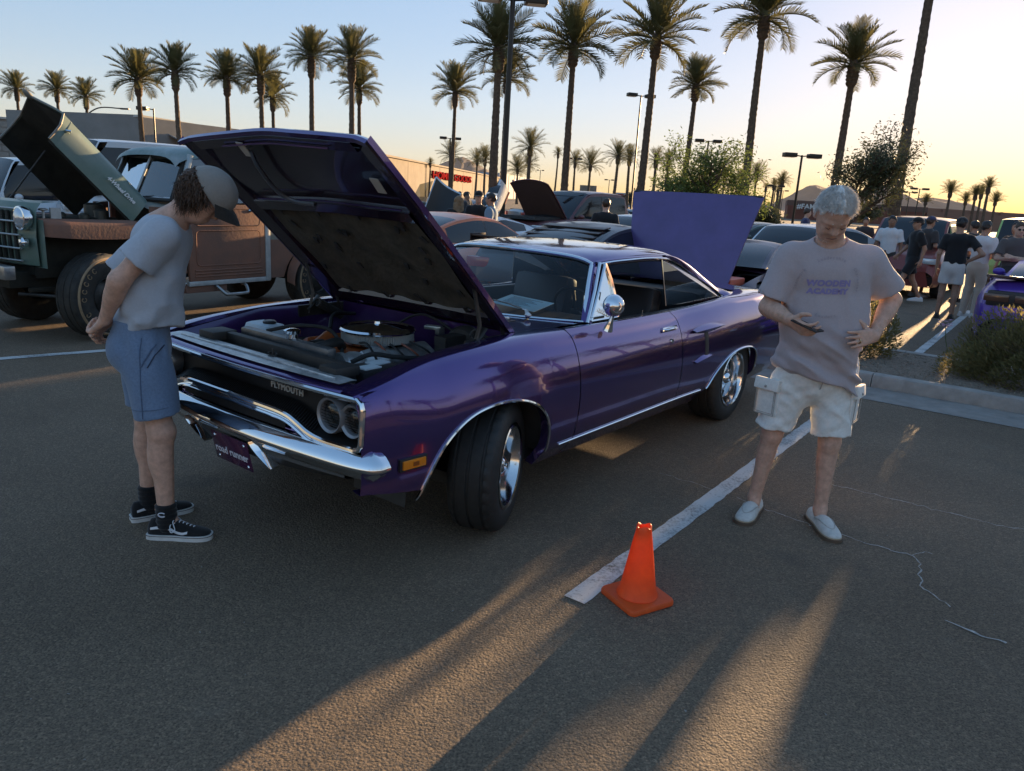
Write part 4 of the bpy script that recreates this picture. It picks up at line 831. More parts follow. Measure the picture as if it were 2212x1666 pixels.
# ---------------------------------------------------------------- man bending over the engine bay
def left_man():
    base = np.array((-1.69, 3.42, 0.)); fwd = n_((.97, .22, 0)); lft = np.array((-fwd[1], fwd[0], 0))
    root = empty("person", tuple(base), 0, "man in grey tee, blue shorts and cap bending over the open engine bay", "person")
    J = off(dict(pel=(-1.755, 3.485, .95), chest=(-1.66, 3.53, 1.40), neckb=(-1.60, 3.52, 1.50), head=(-1.462, 3.515, 1.615),
        shR=(-1.575, 3.36, 1.445), elR=(-1.745, 3.285, 1.24), wrR=(-1.862, 3.355, 1.045), shL=(-1.68, 3.70, 1.465), elL=(-1.93, 3.66, 1.22), wrL=(-1.90, 3.475, 1.03),
        hpR=(-1.715, 3.40, .90), knR=(-1.635, 3.35, .53), anR=(-1.625, 3.335, .10), hpL=(-1.80, 3.57, .90), knL=(-1.80, 3.56, .52), anL=(-1.81, 3.54, .10)), base)
    hf = n_((.72, .12, -.68)); hu = n_((.62, .05, .72)); g = lambda k: J[k]
    body = [cap_(g('pel'), g('chest'), .135, .15, .03, fwd, .7), cap_(g('chest'), g('neckb'), .12, .06, .04), cap_(g('neckb'), g('head') - hf * .02, .056, .058, .03)]
    body += head_prims(g('head'), hf, hu, 1.0)
    for s in 'RL':
        body += [ell_(g('sh' + s), (.06, .06, .06), None, .04)] + limb(g('sh' + s), g('el' + s), g('wr' + s), .050, .043, .027, (.28, (0, 0, 0), .036))
        body += limb(g('hp' + s), g('kn' + s), g('an' + s), .085, .056, .036, (.28, -fwd * .022, .043)) + [cap_(g('an' + s), g('an' + s) + fwd * .05 - np.array((0, 0, .05)), .036, .03, .02), ell_(g('kn' + s) + fwd * .02, (.042, .042, .05), None, .03)]
    # hands clasped behind the back: right hand grips the left wrist, left hand half open
    body += hand_prims(g('wrR'), (-.80, .25, -.62), (-.3, .5, .5), (.1, .9, .3), (.9, .95, .95, .9), thumb=(.5, .5))
    body += hand_prims(g('wrL'), (-.72, -.25, -.66), (.45, .1, -.75), (-.4, -.85, .1), (.75, .8, .85, .9), thumb=(.35, .35), thumb_curl=.5)
    sdf_obj("body", body, .0062, SKIN1, root)
    # t-shirt
    hemc = np.array((-1.715, 3.48, 1.0)) - base; hn = n_((.10, 0, -1))
    tee = [cap_(g('pel') + np.array((.035, 0, -.05)), g('pel') * .45 + g('chest') * .55 + np.array((-.012, 0, 0)), .170, .168, .05, fwd, .88, cut=(hemc, hn)), cap_(g('pel') * .55 + g('chest') * .45, g('chest') + np.array((-.005, 0, -.02)), .168, .150, .06, fwd, .74), ell_(g('chest') + np.array((-.005, 0, .0)), (.112, .170, .11), None, .05),
           cap_(g('shR') * .92 + g('shL') * .08, g('shL') * .88 + g('shR') * .12, .072, .066, .06)]
    seams = []
    for s, fr in (('R', .62), ('L', 1.02)):
        a, e = g('sh' + s), g('el' + s); tip = a + (e - a) * fr; dv = n_(e - a)
        tee += [cap_(a, tip + dv * .02, .074, .088 if s == 'R' else .095, .035, cut=(tip, dv))]
    for s, fr in (('R', .62), ('L', 1.02)):
        a, e = g('sh' + s), g('el' + s); tip = a + (e - a) * fr; dv = n_(e - a); tee.append(cap_(tip - dv * .012, tip + dv * .1, .060, .062, .004, op='-'))
    if True: tee.append(cap_(g('neckb') + hf * .0 + np.array((.0, 0, .0)), g('head'), .066, .072, .008, op='-'))
    def dsp(X, Y, Z):
        P = .030 * (np.abs(vnoise(X * 7 + Z * 6, Y * 6, Z * 3.5 + 5)) - .12) + .016 * vnoise(X * 6 + Z * 7, Y * 5, Z * 3.5 + 9) + .012 * vnoise(X * 13 - Z * 11, Y * 9, Z * 8 + 3) + .006 * vnoise(X * 30, Y * 26, Z * 20)
        z = Z; low = np.clip((1.3 - z) / .25, 0, 1); return P * (.75 + 1.0 * low)
    sdf_obj("t_shirt", tee, .0065, cloth("heather grey cotton", (.42, .45, .50), .05), root, dsp)
    # shorts with side pocket
    sh = [cap_(g('pel') + np.array((0, 0, .08)), g('pel') + np.array((-.01, 0, -.04)), .160, .168, .05, fwd, .74, cut=(g('pel') + np.array((0, 0, .09)), (0, 0, 1))), ell_(g('pel') + np.array((-.055, -.02, -.05)), (.085, .14, .10), None, .05)]
    for s in 'RL':
        tip = g('kn' + s) + np.array((0, 0, .085)); a = g('hp' + s)
        sh += [cap_(a, tip - np.array((0, 0, .03)), .102, .102, .05, cut=(tip, n_((.12, 0, -1))))]
    for s in 'RL':
        tip = g('kn' + s) + np.array((0, 0, .085)); sh.append(cap_(tip + np.array((0, 0, .012)), tip - np.array((0, 0, .2)), .074, .074, .004, op='-'))
    def dsh(X, Y, Z): return .016 * vnoise(X * 7 + Z * 2, Y * 7, Z * 5 + 4) + .008 * vnoise(X * 16 + 5, Y * 15, Z * 11) + .010 * np.exp(-((Z - .92) / .05) ** 2) * np.sin(X * 70 + Y * 60) * .5
    BL = cloth("steel blue cotton", (.15, .21, .31), .12)
    so = sdf_obj("shorts", sh, .0068, BL, root, dsh)
    from mathutils.bvhtree import BVHTree as BV2
    bv2 = BV2.FromPolygons([v.co for v in so.data.vertices], [tuple(p.vertices) for p in so.data.polygons])
    def stick(x, z, o=.002): h_ = bv2.ray_cast(Vector((x, -.8, z)), Vector((0, 1, 0))); return (h_[0] + Vector((0, -o, 0))) if h_[0] else None
    def line(name, pts, r0_, mt):
        q = [stick(x, z) for x, z in pts]; q = [p for p in q if p is not None]
        if len(q) > 2: b = MB(); b.tube(q, r0_, 5); b.build(name, mt, so)
    SD = cloth("blue seam", (.085, .12, .19), .15)
    line("side_seam", [(.005 + .02 * t, .98 - .36 * t) for t in lin(0, 1, 16)], .0022, SD); line("pocket_edge", [(.075 - .06 * t, .985 - .13 * t) for t in lin(0, 1, 8)], .004, SD); line("hem_stitch", [(x, .655 + .10 * x) for x in lin(-.07, .17, 16)], .0016, SD); line("pocket_slit_shade", [(.09 - .05 * t, .975 - .125 * t) for t in lin(0, 1, 8)], .003, mat("pocket slit shade", (.03, .04, .07), .9))  # last dark tube paints the shade inside the open pocket slit
    # hair
    M = np.stack([hf, np.cross(hu, hf), hu], 1); hc = g('head') + M @ np.array((-.012, 0, .030)); rs = random.Random(4)
    HAIR = mat("dark brown hair", (.075, .040, .022), .45, spec=.4, var=(40, .4))
    cond = lambda v: ((v[0] < .30 and v[2] > -.55 and not (v[0] > .05 and v[2] < -.05)) or (v[2] < -.2 and v[0] < -.25)) and (-.032 + .104 * v[0]) * .4 + (-.010 + .10 * v[2]) < .004
    pts = shell_pts(hc, np.array((.104, .086, .100)), M, 3000, rs, cond)
    dn = np.array((.15, 0, -1.)); bk = dn
    strands("hair", HAIR, root, pts, .075, .0017, rs, curl=.009, down=1.0, out=.45, flow=lambda p: dn)
    prs = [ell_(hc - hf * .006, (.104, .084, .098), M, .01)]
    sdf_obj("hair_mass", prs, .008, HAIR, root, lambda X, Y, Z:   .022 * vnoise(X * 34, Y * 34, Z * 34) + .012 * vnoise(X * 70, Y * 70, Z * 50), cuts=[(g('head') + hf * .035, hf + .25 * hu)])
    # cap: grey crown, dark brim worn forward
    cc = g('head') + M @ np.array((.015, 0, .045)); capm = cloth("grey cap cotton", (.27, .25, .225), .06)
    cp = sdf_obj("cap", [ell_(cc, (.122, .099, .112), M, .01)], .006, capm, root, lambda X, Y, Z: .004 * vnoise(X * 30, Y * 30, Z * 30), cuts=[(g('head') + M @ np.array((.02, 0, .040)), -(hu + hf * .40)), ])
    b = MB(); P = []
    for q in lin(-1.15, 1.15, 17):
        row = []
        for t in lin(0, 1, 7):
            rx = .106 + .085 * t * math.cos(q * .95); a = Vector(g('head') + M @ np.array((.015 + rx * math.cos(q * (1 - .25 * t)) , .094 * (1 + .05 * t) * math.sin(q * (1 - .12 * t)), .050 - .030 * t * t - .035 * abs(math.sin(q)) ** 2 * t))); row.append(a)
        P.append(row)
    b.grid(P); b.build("cap_brim", cloth("dark cap brim", (.035, .033, .03), .2), cp, thick=.004)
    b = MB(); b.tube([Vector(g('head') + M @ np.array((-.098 * math.cos(q), .092 * math.sin(q), .062))) for q in lin(-.9, .9, 12)], .008, 6, flat=.5); b.build("cap_strap", capm, cp)
    # socks, sneakers
    SOCK = cloth("black sock", (.012, .012, .013), .3); CANV = cloth("black canvas", (.014, .014, .015), .25); WHT = mat("white rubber sole", (.62, .62, .60), .55, var=(20, .12))
    STR = mat("white leather stripe", (.68, .68, .70), .5); LACE = mat("white lace", (.66, .68, .72), .8)
    for s, tv in (('R', n_((.985, .06, 0))), ('L', n_((.78, .62, 0)))):
        an = g('an' + s); sd = sdf_obj("sock", [cap_(an + np.array((0, 0, .085)), an - np.array((0, 0, .03)), .048, .047, .01, cut=(an + np.array((0, 0, .08)), (0, 0, 1)))], .006, SOCK, root, lambda X, Y, Z: .003 * np.sin(Z * 260))
        M4 = Matrix(((tv[0], -tv[1], 0, an[0]), (tv[1], tv[0], 0, an[1]), (0, 0, 1, 0), (0, 0, 0, 1)))
        sneaker(root, M4, CANV, WHT, STR, LACE)
        if s == 'R':
            t = MB(); pth = [an + np.array((.0 + .017 * math.cos(q), -.0455, .035 + .010 * math.sin(q))) for q in lin(.7, 5.6, 12)]; t.tube([tuple(p) for p in pth], .0038, 5); t.build("sock_mark", mat("sock mark", (.6, .6, .65), .7), sd)
    return root
def foot_ring(x, hw_, z0, z1, n=10, lean=0.):
    """half-dome ring of a shoe upper at station x"""
    out = []
    for i in range(n + 1):
        q = math.pi * i / n; out.append((x + lean * math.sin(q), hw_ * math.cos(q) * (1 if 0 < i < n else 1), z0 + (z1 - z0) * math.sin(q) ** .8))
    return out
FW = cs([(-.085, .022), (-.07, .033), (-.03, .037), (.03, .036), (.09, .042), (.14, .044), (.175, .038), (.20, .022), (.207, .006)])
def outline(k=1., e=0.):
    xs = [-.085, -.078, -.06, -.03, .0, .04, .08, .12, .15, .175, .193, .203, .207]; return [(x * 1.0 + (e if x > .1 else -e if x < -.05 else 0), FW(x) * k + e) for x in xs] + [(x + (e if x > .1 else -e if x < -.05 else 0), -FW(x) * k - e) for x in reversed(xs)]
def sneaker(root, M4, CANV, WHT, STR, LACE):
    b = MB(); o = outline(1.0, .006); b.loft([[(x, y, z) for x, y in o] for z in (.0, .004, .020, .027)]); sole = inst("shoe_sole", b.mesh("shoe_sole", WHT, angle=50), root, M4)
    b = MB(); o2 = outline(1.0, .0068); b.tube([(x, y, .021) for x, y in o2], .0016, 4, closed=True); b.build("sole_stripe", mat("dark foxing stripe", (.05, .04, .05), .6), sole)
    zt = cs([(-.085, .07), (-.07, .098), (-.04, .100), (-.01, .092), (.02, .096), (.05, .092), (.09, .076), (.13, .060), (.17, .050), (.195, .042), (.205, .03)])
    b = MB(); b.loft([foot_ring(x, FW(x) * 1.0 + .001, .026, zt(x), 12) for x in (-.084, -.08, -.07, -.05, -.025, 0, .025, .05, .08, .11, .14, .165, .185, .198, .204)]); up = inst("sneaker", b.mesh("sneaker", CANV, angle=60), root, M4)
    def on_side(x, z, sg, o=.0045):
        h = (z - .026) / (zt(x) - .026); h = min(.98, max(0, h)); q = math.asin(h ** (1 / .8)); return (x, sg * (FW(x) * math.cos(q) + o), z)
    for sg in (1, -1):
        b = MB(); pts = [(-.065, .058), (-.035, .064), (.0, .066), (.03, .058), (.055, .046), (.085, .040), (.11, .046)]; P = []
        for i, p in enumerate(crv([(x, 0, z) for x, z in pts], 4)):
            w_ = .0072 * (1 - .45 * abs(i / 24 - .45)); P.append([on_side(p.x, p.z - w_, sg), on_side(p.x, p.z, sg, .0062), on_side(p.x, p.z + w_, sg)])
        b.grid(P); b.build("side_stripe", STR, up)
    for k in range(6):
        x = .048 + .016 * k; z = zt(x); b = MB(); b.tube([(x - .004, -.022, z - .012), (x, 0, z + .003), (x + .006, .022, z - .012)], .0030, 5); b.build("lace", LACE, up)
    b = MB()
    for sg in (1, -1): b.tube(crv([(.045, 0, .098), (.04, sg * .03, .094), (.055, sg * .05, .06), (.035, sg * .052, .05), (.03, sg * .035, .08), (.046, 0, .098)], 4), .0024, 5)
    b.build("lace_bow", LACE, up)
    return up
LM = left_man()
# ---------------------------------------------------------------- man looking at his phone
def right_man():
    base = np.array((1.62, 3.98, 0.)); fwd = n_((-.14, -.99, 0)); lft = np.array((-fwd[1], fwd[0], 0))
    root = empty("person", tuple(base), 0, "grey-haired man in grey tee and white cargo shorts looking down at his phone", "person")
    J = off(dict(pel=(1.645, 4.0, .93), chest=(1.62, 3.985, 1.38), neckb=(1.595, 3.96, 1.53), head=(1.552, 3.868, 1.70),
        shR=(1.415, 4.0, 1.485), elR=(1.335, 3.99, 1.20), wrR=(1.385, 3.78, 1.165), shL=(1.825, 3.985, 1.49), elL=(1.99, 4.02, 1.27), wrL=(1.845, 3.845, 1.10),
        hpR=(1.555, 4.02, .90), knR=(1.475, 4.06, .475), anR=(1.435, 4.075, .09), hpL=(1.745, 4.0, .90), knL=(1.765, 3.97, .475), anL=(1.765, 3.945, .09)), base)
    hf = n_((-.06, -.72, -.69)); hu = n_((-.09, -.66, .75)); g = lambda k: J[k]
    body = [cap_(g('pel'), g('chest'), .15, .165, .03, fwd, .7), cap_(g('chest'), g('neckb'), .13, .075, .05), cap_(g('neckb'), g('head') - hf * .02 - hu * .02, .064, .064, .03)]
    body += head_prims(g('head'), hf, hu, 1.06)
    for s in 'RL':
        body += limb(g('sh' + s) - np.array((0, 0, .05)), g('el' + s), g('wr' + s), .046, .046, .030, (.28, (0, 0, 0), .040))
        body += limb(g('hp' + s), g('kn' + s), g('an' + s), .085, .054, .034, (.27, -fwd * .026, .043)) + [cap_(g('an' + s), g('an' + s) - np.array((0, 0, .05)) + fwd * .03, .036, .03, .02), ell_(g('kn' + s) + fwd * .022, (.040, .036, .048), None, .03)]
    # right hand holds the phone palm up, left hand rests on the hip
    ph = np.array((1.425, 3.690, 1.132)) - base
    body += hand_prims(g('wrR'), (.42, -.80, -.30), (.55, .25, .75), (-.35, -.35, .85), (.45, .42, .40, .38), spread=.05, thumb=(.50, .55), thumb_curl=.6, s=1.06)
    body += hand_prims(g('wrL'), (-.80, -.42, -.10), (-.45, .85, -.1), (-.25, .1, .95), (.10, .10, .12, .15), spread=.22, thumb=(.75, .2), s=1.08)
    sdf_obj("body", body, .0062, SKIN1, root)
    hemc = g('pel') + np.array((0, 0, -.10)); hn = n_((-.30, -.10, -1))
    tee = [cap_(g('pel') + np.array((0, 0, -.14)), g('pel') * .5 + g('chest') * .5, .218, .214, .05, fwd, .74, cut=(hemc, hn)), cap_(g('pel') * .55 + g('chest') * .45 + fwd * .015, g('chest') + np.array((0, 0, .0)), .210, .200, .06, fwd, .68), ell_(g('chest') + np.array((0, 0, .01)) + fwd * .015, (.20, .128, .125), None, .05),
           cap_(g('shR') * .9 + g('shL') * .1 - np.array((0, 0, .035)), g('shL') * .9 + g('shR') * .1 - np.array((0, 0, .035)), .074, .074, .06), cap_(g('neckb') - np.array((0, 0, .03)), g('shR') - np.array((0, 0, .02)), .055, .062, .05), cap_(g('neckb') - np.array((0, 0, .03)), g('shL') - np.array((0, 0, .02)), .055, .062, .05), ell_(g('pel') + fwd * .075 + np.array((0, 0, .10)), (.15, .09, .14), None, .08), cap_(g('chest') + np.array((0, 0, .10)), g('neckb') + np.array((0, 0, .005)), .12, .078, .05)]
    for s, fr in (('R', .86), ('L', .78)):
        a, e = g('sh' + s), g('el' + s); tip = a + (e - a) * fr; dv = n_(e - a); tee.append(cap_(a - np.array((0, 0, .012)), tip + dv * .02, .068, .094, .04, cut=(tip, dv)))
    for s, fr in (('R', .86), ('L', .78)):
        a, e = g('sh' + s), g('el' + s); tip = a + (e - a) * fr; dv = n_(e - a); tee.append(cap_(tip - dv * .014, tip + dv * .1, .068, .07, .004, op='-'))
    tee.append(cap_(g('neckb') + np.array((0, 0, .012)), g('head') - np.array((0, 0, .02)), .076, .085, .008, op='-'))
    def dsp(X, Y, Z):
        low = np.clip((1.16 - Z) / .20, 0, 1); up = np.clip((Z - 1.25) / .2, 0, 1)
        return np.clip((1.50 - Z) / .10, .05, 1) * (.016 * vnoise(X * 5, Y * 5, Z * 4 + 2) + .030 * (np.abs(vnoise(X * 11 + Z * 3, Y * 8, Z * 4 + 1)) - .12) * (.5 + .6 * up) + .013 * vnoise(X * 15 + Z * 4, Y * 8, Z * 6) * (.4 + up) + low * (.075 * (np.abs(vnoise(X * 4 + 3, Y * 4, Z * 13 + X * 7 + 7)) - .12) + .03 * vnoise(X * 5 + 3, Y * 5, Z * 15 + X * 9 + 7) + .026 * vnoise(X * 9, Y * 9, Z * 30 + X * 16)) + .004 * vnoise(X * 40, Y * 40, Z * 30))
    ts = sdf_obj("t_shirt", tee, .0065, cloth("heather grey jersey", (.43, .37, .38), .05, 120), root, dsp)
    # shirt print, projected on to the cloth
    from mathutils.bvhtree import BVHTree
    bv = BVHTree.FromPolygons([v.co for v in ts.data.vertices], [tuple(p.vertices) for p in ts.data.polygons])
    def project(me, ox, oz, right, name, mt):
        for v in me.vertices:
            o = Vector((ox, 0, oz)) + right * v.co.x + Vector((0, 0, 1)) * v.co.y + Vector((0, -.6, 0)); h = bv.ray_cast(o, Vector((0, 1, 0)))
            v.co = (h[0] if h[0] else o + Vector((0, .45, 0))) + Vector((0, -.0025, 0))
        me.materials.clear(); me.materials.append(mt); return inst(name, me, ts)
    INK = mat("blue print ink", (.27, .23, .44), .85); INK2 = mat("grey print ink", (.33, .29, .32), .9)
    c = np.array((1.578, 0, 1.335)) - base; rt = Vector((.99, 0, .06))
    for tx, dz, sz in (("WOODEN", .019, .041), ("ACADEMY", -.022, .037)):
        me = text_mesh(tx, sz, .0, bold=.0026, space=1.1); project(me, c[0], c[2] + dz, rt, "lettering", INK)
    for word, mid, top in (("Leadership", 90, True), ("Teamwork", 165, True), ("Character", 15, True), ("Leaders", 270, False)):
        for i, ch in enumerate(word):
            a = R(mid) + ((len(word) - 1) / 2 - i) * .098 * (1 if top else -1); me = text_mesh(ch, .022, .0); rot = a - math.pi / 2 if top else a + math.pi / 2
            for v in me.vertices: x, y = v.co.x, v.co.y; v.co.x = .148 * math.cos(a) + x * math.cos(rot) - y * math.sin(rot); v.co.y = .148 * math.sin(a) + x * math.sin(rot) + y * math.cos(rot)
            project(me, c[0], c[2], rt, "lettering", INK2)
    # cargo shorts
    sh = [cap_(g('pel') + np.array((0, 0, .06)), g('pel') + np.array((0, 0, -.06)), .168, .188, .05, fwd, .70, cut=(g('pel') + np.array((0, 0, .07)), (0, 0, 1)))]
    for s in 'RL':
        tip = g('kn' + s) + np.array((0, 0, .055)); a = g('hp' + s); e = 1 if s == 'L' else -1
        sh += [cap_(a, tip - np.array((0, 0, .03)), .108, .104, .05, cut=(tip, n_((e * .1, 0, -1)))), ]
    for s in 'RL':
        tip = g('kn' + s) + np.array((0, 0, .055)); sh.append(cap_(tip + np.array((0, 0, .012)), tip - np.array((0, 0, .2)), .080, .08, .004, op='-'))
    KH = cloth("pale khaki twill", (.76, .74, .69), .08, 60)
    def dsh(X, Y, Z): return .030 * (np.abs(vnoise(X * 7, Y * 7, Z * 14 + X * 9 + 3)) - .12) + .014 * vnoise(X * 6, Y * 6, Z * 13 + X * 8) + .012 * vnoise(X * 10 + 3, Y * 9, Z * 26 - X * 14) + .005 * vnoise(X * 34, Y * 34, Z * 34)
    so = sdf_obj("cargo_shorts", sh, .0062, KH, root, dsh)
    KD = cloth("khaki seam", (.36, .34, .31), .15, 60)
    for s, e in (('R', -1), ('L', 1)):
        c0 = g('hp' + s) * .42 + g('kn' + s) * .58 + np.array((e * .108, -.03, .04)); yaw = rotm('Z', e * R(52) if e > 0 else R(-52))
        b = MB(); b.box(c0 - np.array((e * .006, 0, 0)), (.135, .018, .185), rot=yaw); pk = b.build("cargo_pocket", KH, so, bevel=.009)
        b = MB(); b.box(c0 + np.array((e * .006, -.006, .085)), (.150, .030, .065), rot=yaw @ rotm('X', R(-8))); b.build("pocket_flap", KH, pk, bevel=.008)
        b = MB(); fr = [Vector(c0) + yaw @ Vector((dx, -.0125, dz)) for dx, dz in ((-.06, .05), (-.06, -.085), (.06, -.085), (.06, .05))]; b.tube(fr, .0022, 4); b.tube([Vector(c0) + yaw @ Vector((dx, -.0125, dz)) for dx, dz in ((-.052, .05), (-.052, -.075), (.052, -.075), (.052, .05))], .0018, 4); b.build("pocket_stitching", KD, pk)
        b = MB(); q = Vector(c0) + Vector((e * .006, -.006, .075)) + yaw @ Vector((0, -.017, 0)); b.ball(q, (.008, .008, .008)); b.build("pocket_button", KD, pk)
    b = MB(); b.tube(crv([tuple(g('pel') + fwd * .150 + np.array((0, 0, -.02))), tuple(g('pel') + fwd * .150 + np.array((-.0, 0, -.10))), tuple(g('pel') + fwd * .11 + np.array((0, 0, -.15)))], 4), .003, 4); b.build("fly_seam", KD, so)
    # grey hair
    M = np.stack([hf, np.cross(hu, hf), hu], 1); hc = g('head') + M @ np.array((-.012, 0, .034)); rs = random.Random(8)
    HG = mat("grey white hair", (.74, .71, .67), .5, spec=.4, var=(45, .35))
    cond = lambda v: (v[2] > .36 + .10 * math.sin(9 * v[1]) and v[0] < .84) or (v[0] < -.05 and v[2] > -.62) or (v[0] < .16 and v[2] > -.18)
    sw = hf * .5 + np.array((.5, 0, 0))
    sdf_obj("hair_mass", [ell_(hc, (.104, .0845, .100), M, .01)], .006, HG, root, lambda X, Y, Z: .012 * vnoise(X * 40, Y * 22, Z * 40) + .006 * vnoise(X * 110, Y * 45, Z * 90), cuts=[(g('head') + hf * .075 + hu * .062, hf - .9 * hu), (g('head') - hu * .045, -hu + .35 * hf)])
    pts = shell_pts(hc, np.array((.103, .084, .099)), M, 5200, rs, cond)
    strands("hair", HG, root, pts, .034, .0010, rs, curl=.001, down=1.1, out=.20, flow=lambda p: (hf * .75 + hu * .1 + np.array((.5 if p.x > hc[0] else -.3, 0, 0))))
    # brows and stubble shadow come from geometry; ring and phone
    b = MB()
    for e in (1, -1): b.tube([Vector(g('head') + M @ (np.array((.091 - .014 * abs(t), .0, .0)) + np.array((0, e * (.016 + .032 * t), .020 - .006 * t))) * 1.06) for t in (0, .5, 1)], [.005, .005, .003], 5)
    b.build("eyebrows", HG, root)
    HP = lambda x, y, z: Vector(g('head') + (M @ np.array((x, y, z))) * 1.06)
    b = MB()
    for e in (1, -1): b.tube([HP(.0835, e * .019, -.010), HP(.0905, e * .031, -.014), HP(.083, e * .044, -.010)], [.0014, .0022, .0012], 5)
    b.build("eyelashes", mat("dark lashes", (.06, .035, .03), .6), root)
    b = MB(); b.tube([HP(.088, -.024, -.0715), HP(.0965, 0, -.0695), HP(.088, .024, -.0715)], [.0014, .0024, .0014], 5); b.build("mouth_line", mat("lip line", (.20, .08, .07), .5), root)
    b = MB(); rsb = random.Random(3)
    for i in range(420):
        a = rsb.uniform(-1.15, 1.15); zz = rsb.uniform(-.112, -.050); rr_ = .094 - .22 * max(0, -.075 - zz); p_ = HP(rr_ * math.cos(a) * .98 - .006, .062 * math.sin(a), zz)
        if abs(zz + .0715) < .006 and abs(a) < .4: continue
        b.tube([p_ - Vector(hf) * .004, p_ + Vector(hf) * .003 + Vector((0, 0, -.003))], .0006, 3, cap=False)
    b.build("stubble", HG, root)
    nk = g('neckb') + np.array((0, -.006, .030)); nd = n_(g('head') - g('neckb')); e1 = n_(np.cross(nd, (1, .02, 0))); e2 = np.cross(nd, e1); b = MB(); b.tube([Vector(nk + e1 * .078 * math.cos(q) + e2 * .078 * math.sin(q) + np.array((0, 0, -.022 * max(0, -math.cos(q) * np.sign(e1[1]) * -1)))) for q in [6.2832 * i / 40 for i in range(40)]], .0075, 6, closed=True); b.build("collar", MATS["heather grey jersey"], ts)
    b = MB(); kk = g('wrL') + n_((-.80, -.42, -.10)) * .088 * 1.08 + np.array((-.25, .1, .95)) * -.010 * 1.08; dd = Vector(n_((-.80, -.42, -.10))); e1 = dd.orthogonal().normalized(); e2 = dd.cross(e1); ct = Vector(kk) + dd * .016
    b.tube([ct + e1 * (.0112 * math.cos(q)) + e2 * (.0112 * math.sin(q)) for q in lin(0, 6.28, 20)], .0026, 6); rg_ = b.build("ring", mat("gold ring", (.75, .55, .30), .18, 1.0), None)
    rg_.location = tuple(base); lab(rg_, "thin wedding ring on the left hand of the grey-haired man", "ring")
    b = MB(); d = n_((.55, -.72, -.22)); pn = n_(np.array((.30, -.42, .85)) - d * np.dot((.30, -.42, .85), d)); sv = np.cross(pn, d)
    rot = Matrix(((d[0], sv[0], pn[0]), (d[1], sv[1], pn[1]), (d[2], sv[2], pn[2])))
    pc = g('wrR') + n_((.42, -.80, -.30)) * .105 + pn * .026
    b.box(pc, (.150, .072, .009), rot=rot); fo = b.build("phone", mat("phone case", (.025, .02, .018), .35), None, bevel=.004); fo.location = tuple(base); lab(fo, "dark smartphone held in the right hand of the grey-haired man", "phone")
    b = MB(); b.box(pc + pn * .0048, (.140, .064, .001), rot=rot); b.build("screen", mat("phone glass", (.01, .01, .012), .05), fo)
    # canvas slip-ons
    CAN = cloth("cream canvas", (.55, .54, .50), .12, 40); SOL = mat("brown rubber sole", (.11, .075, .05), .7); FR = cloth("frayed edge", (.40, .38, .34), .3, 30)
    for s, tv in (('R', n_((-.52, -.86, 0))), ('L', n_((.02, -1.0, 0)))):
        an = g('an' + s); M4 = Matrix(((tv[0], -tv[1], 0, an[0]), (tv[1], tv[0], 0, an[1]), (0, 0, 1, 0), (0, 0, 0, 1))) @ Matrix.Diagonal((1.16, 1.18, 1, 1))
        b = MB(); o = outline(1.0, .006); b.loft([[(x, y, z) for x, y in o] for z in (.0, .004, .014, .018)]); inst("shoe_sole", b.mesh("shoe_sole", SOL, angle=50), root, M4)
        b = MB(); o = outline(1.0, .002); b.loft([[(x, y, z) for x, y in o] for z in (.018, .024)]); inst("insole_edge", b.mesh("insole_edge", mat("tan welt", (.40, .32, .22), .8), angle=50), root, M4)
        zt = cs([(-.085, .06), (-.07, .072), (-.04, .066), (0, .064), (.03, .075), (.06, .082), (.10, .072), (.14, .058), (.18, .046), (.205, .03)])
        b = MB(); b.loft([foot_ring(x, FW(x), .022, zt(x), 12) for x in (-.084, -.078, -.06, -.03, 0, .03, .06, .09, .12, .15, .175, .195, .204)]); up = inst("slip_on_shoe", b.mesh("slip_on_shoe", CAN, angle=60), root, M4)
        b = MB(); P = []
        for i in range(15):
            q = math.pi * i / 14; x = .155 - .125 * (1 - math.sin(q)); y = .034 * math.cos(q); h = zt(x) - .004; zz = .022 + (h - .022) * max(0, 1 - (y / (FW(x) + .004)) ** 2) ** .45 + .003; P.append((x, y, zz))
        b.tube(P, .0032, 5); b.build("frayed_seam", FR, up)
    # fine leg and arm hair catching the low sun
    pts = []
    for a, e, r_ in (('knR', 'anR', .052), ('knL', 'anL', .052), ('elL', 'wrL', .045), ('elR', 'wrR', .045)):
        A_, B_ = g(a), g(e); axv = n_(B_ - A_)
        for i in range(420):
            t = rs.uniform(.02, .92); q = rs.uniform(0, 6.28); e1 = n_(np.cross(axv, (.3, .5, .8))); e2 = np.cross(axv, e1); nn = e1 * math.cos(q) + e2 * math.sin(q)
            rad = (r_ - (r_ - .033) * t + (.012 if a[0] == 'k' else .004) * math.sin(math.pi * min(1, t * 1.4))); c_ = A_ + (B_ - A_) * t
            if a[0] == 'k': c_ = c_ - fwd * .012 * math.sin(math.pi * min(1, t * 1.5))
            pts.append((c_ + nn * rad, nn))
    strands("body_hair", mat("fair body hair", (.5, .34, .2), .5), root, pts, .014, .0005, rs, down=.5, out=.7, seg=2)
    return root
RM = right_man()
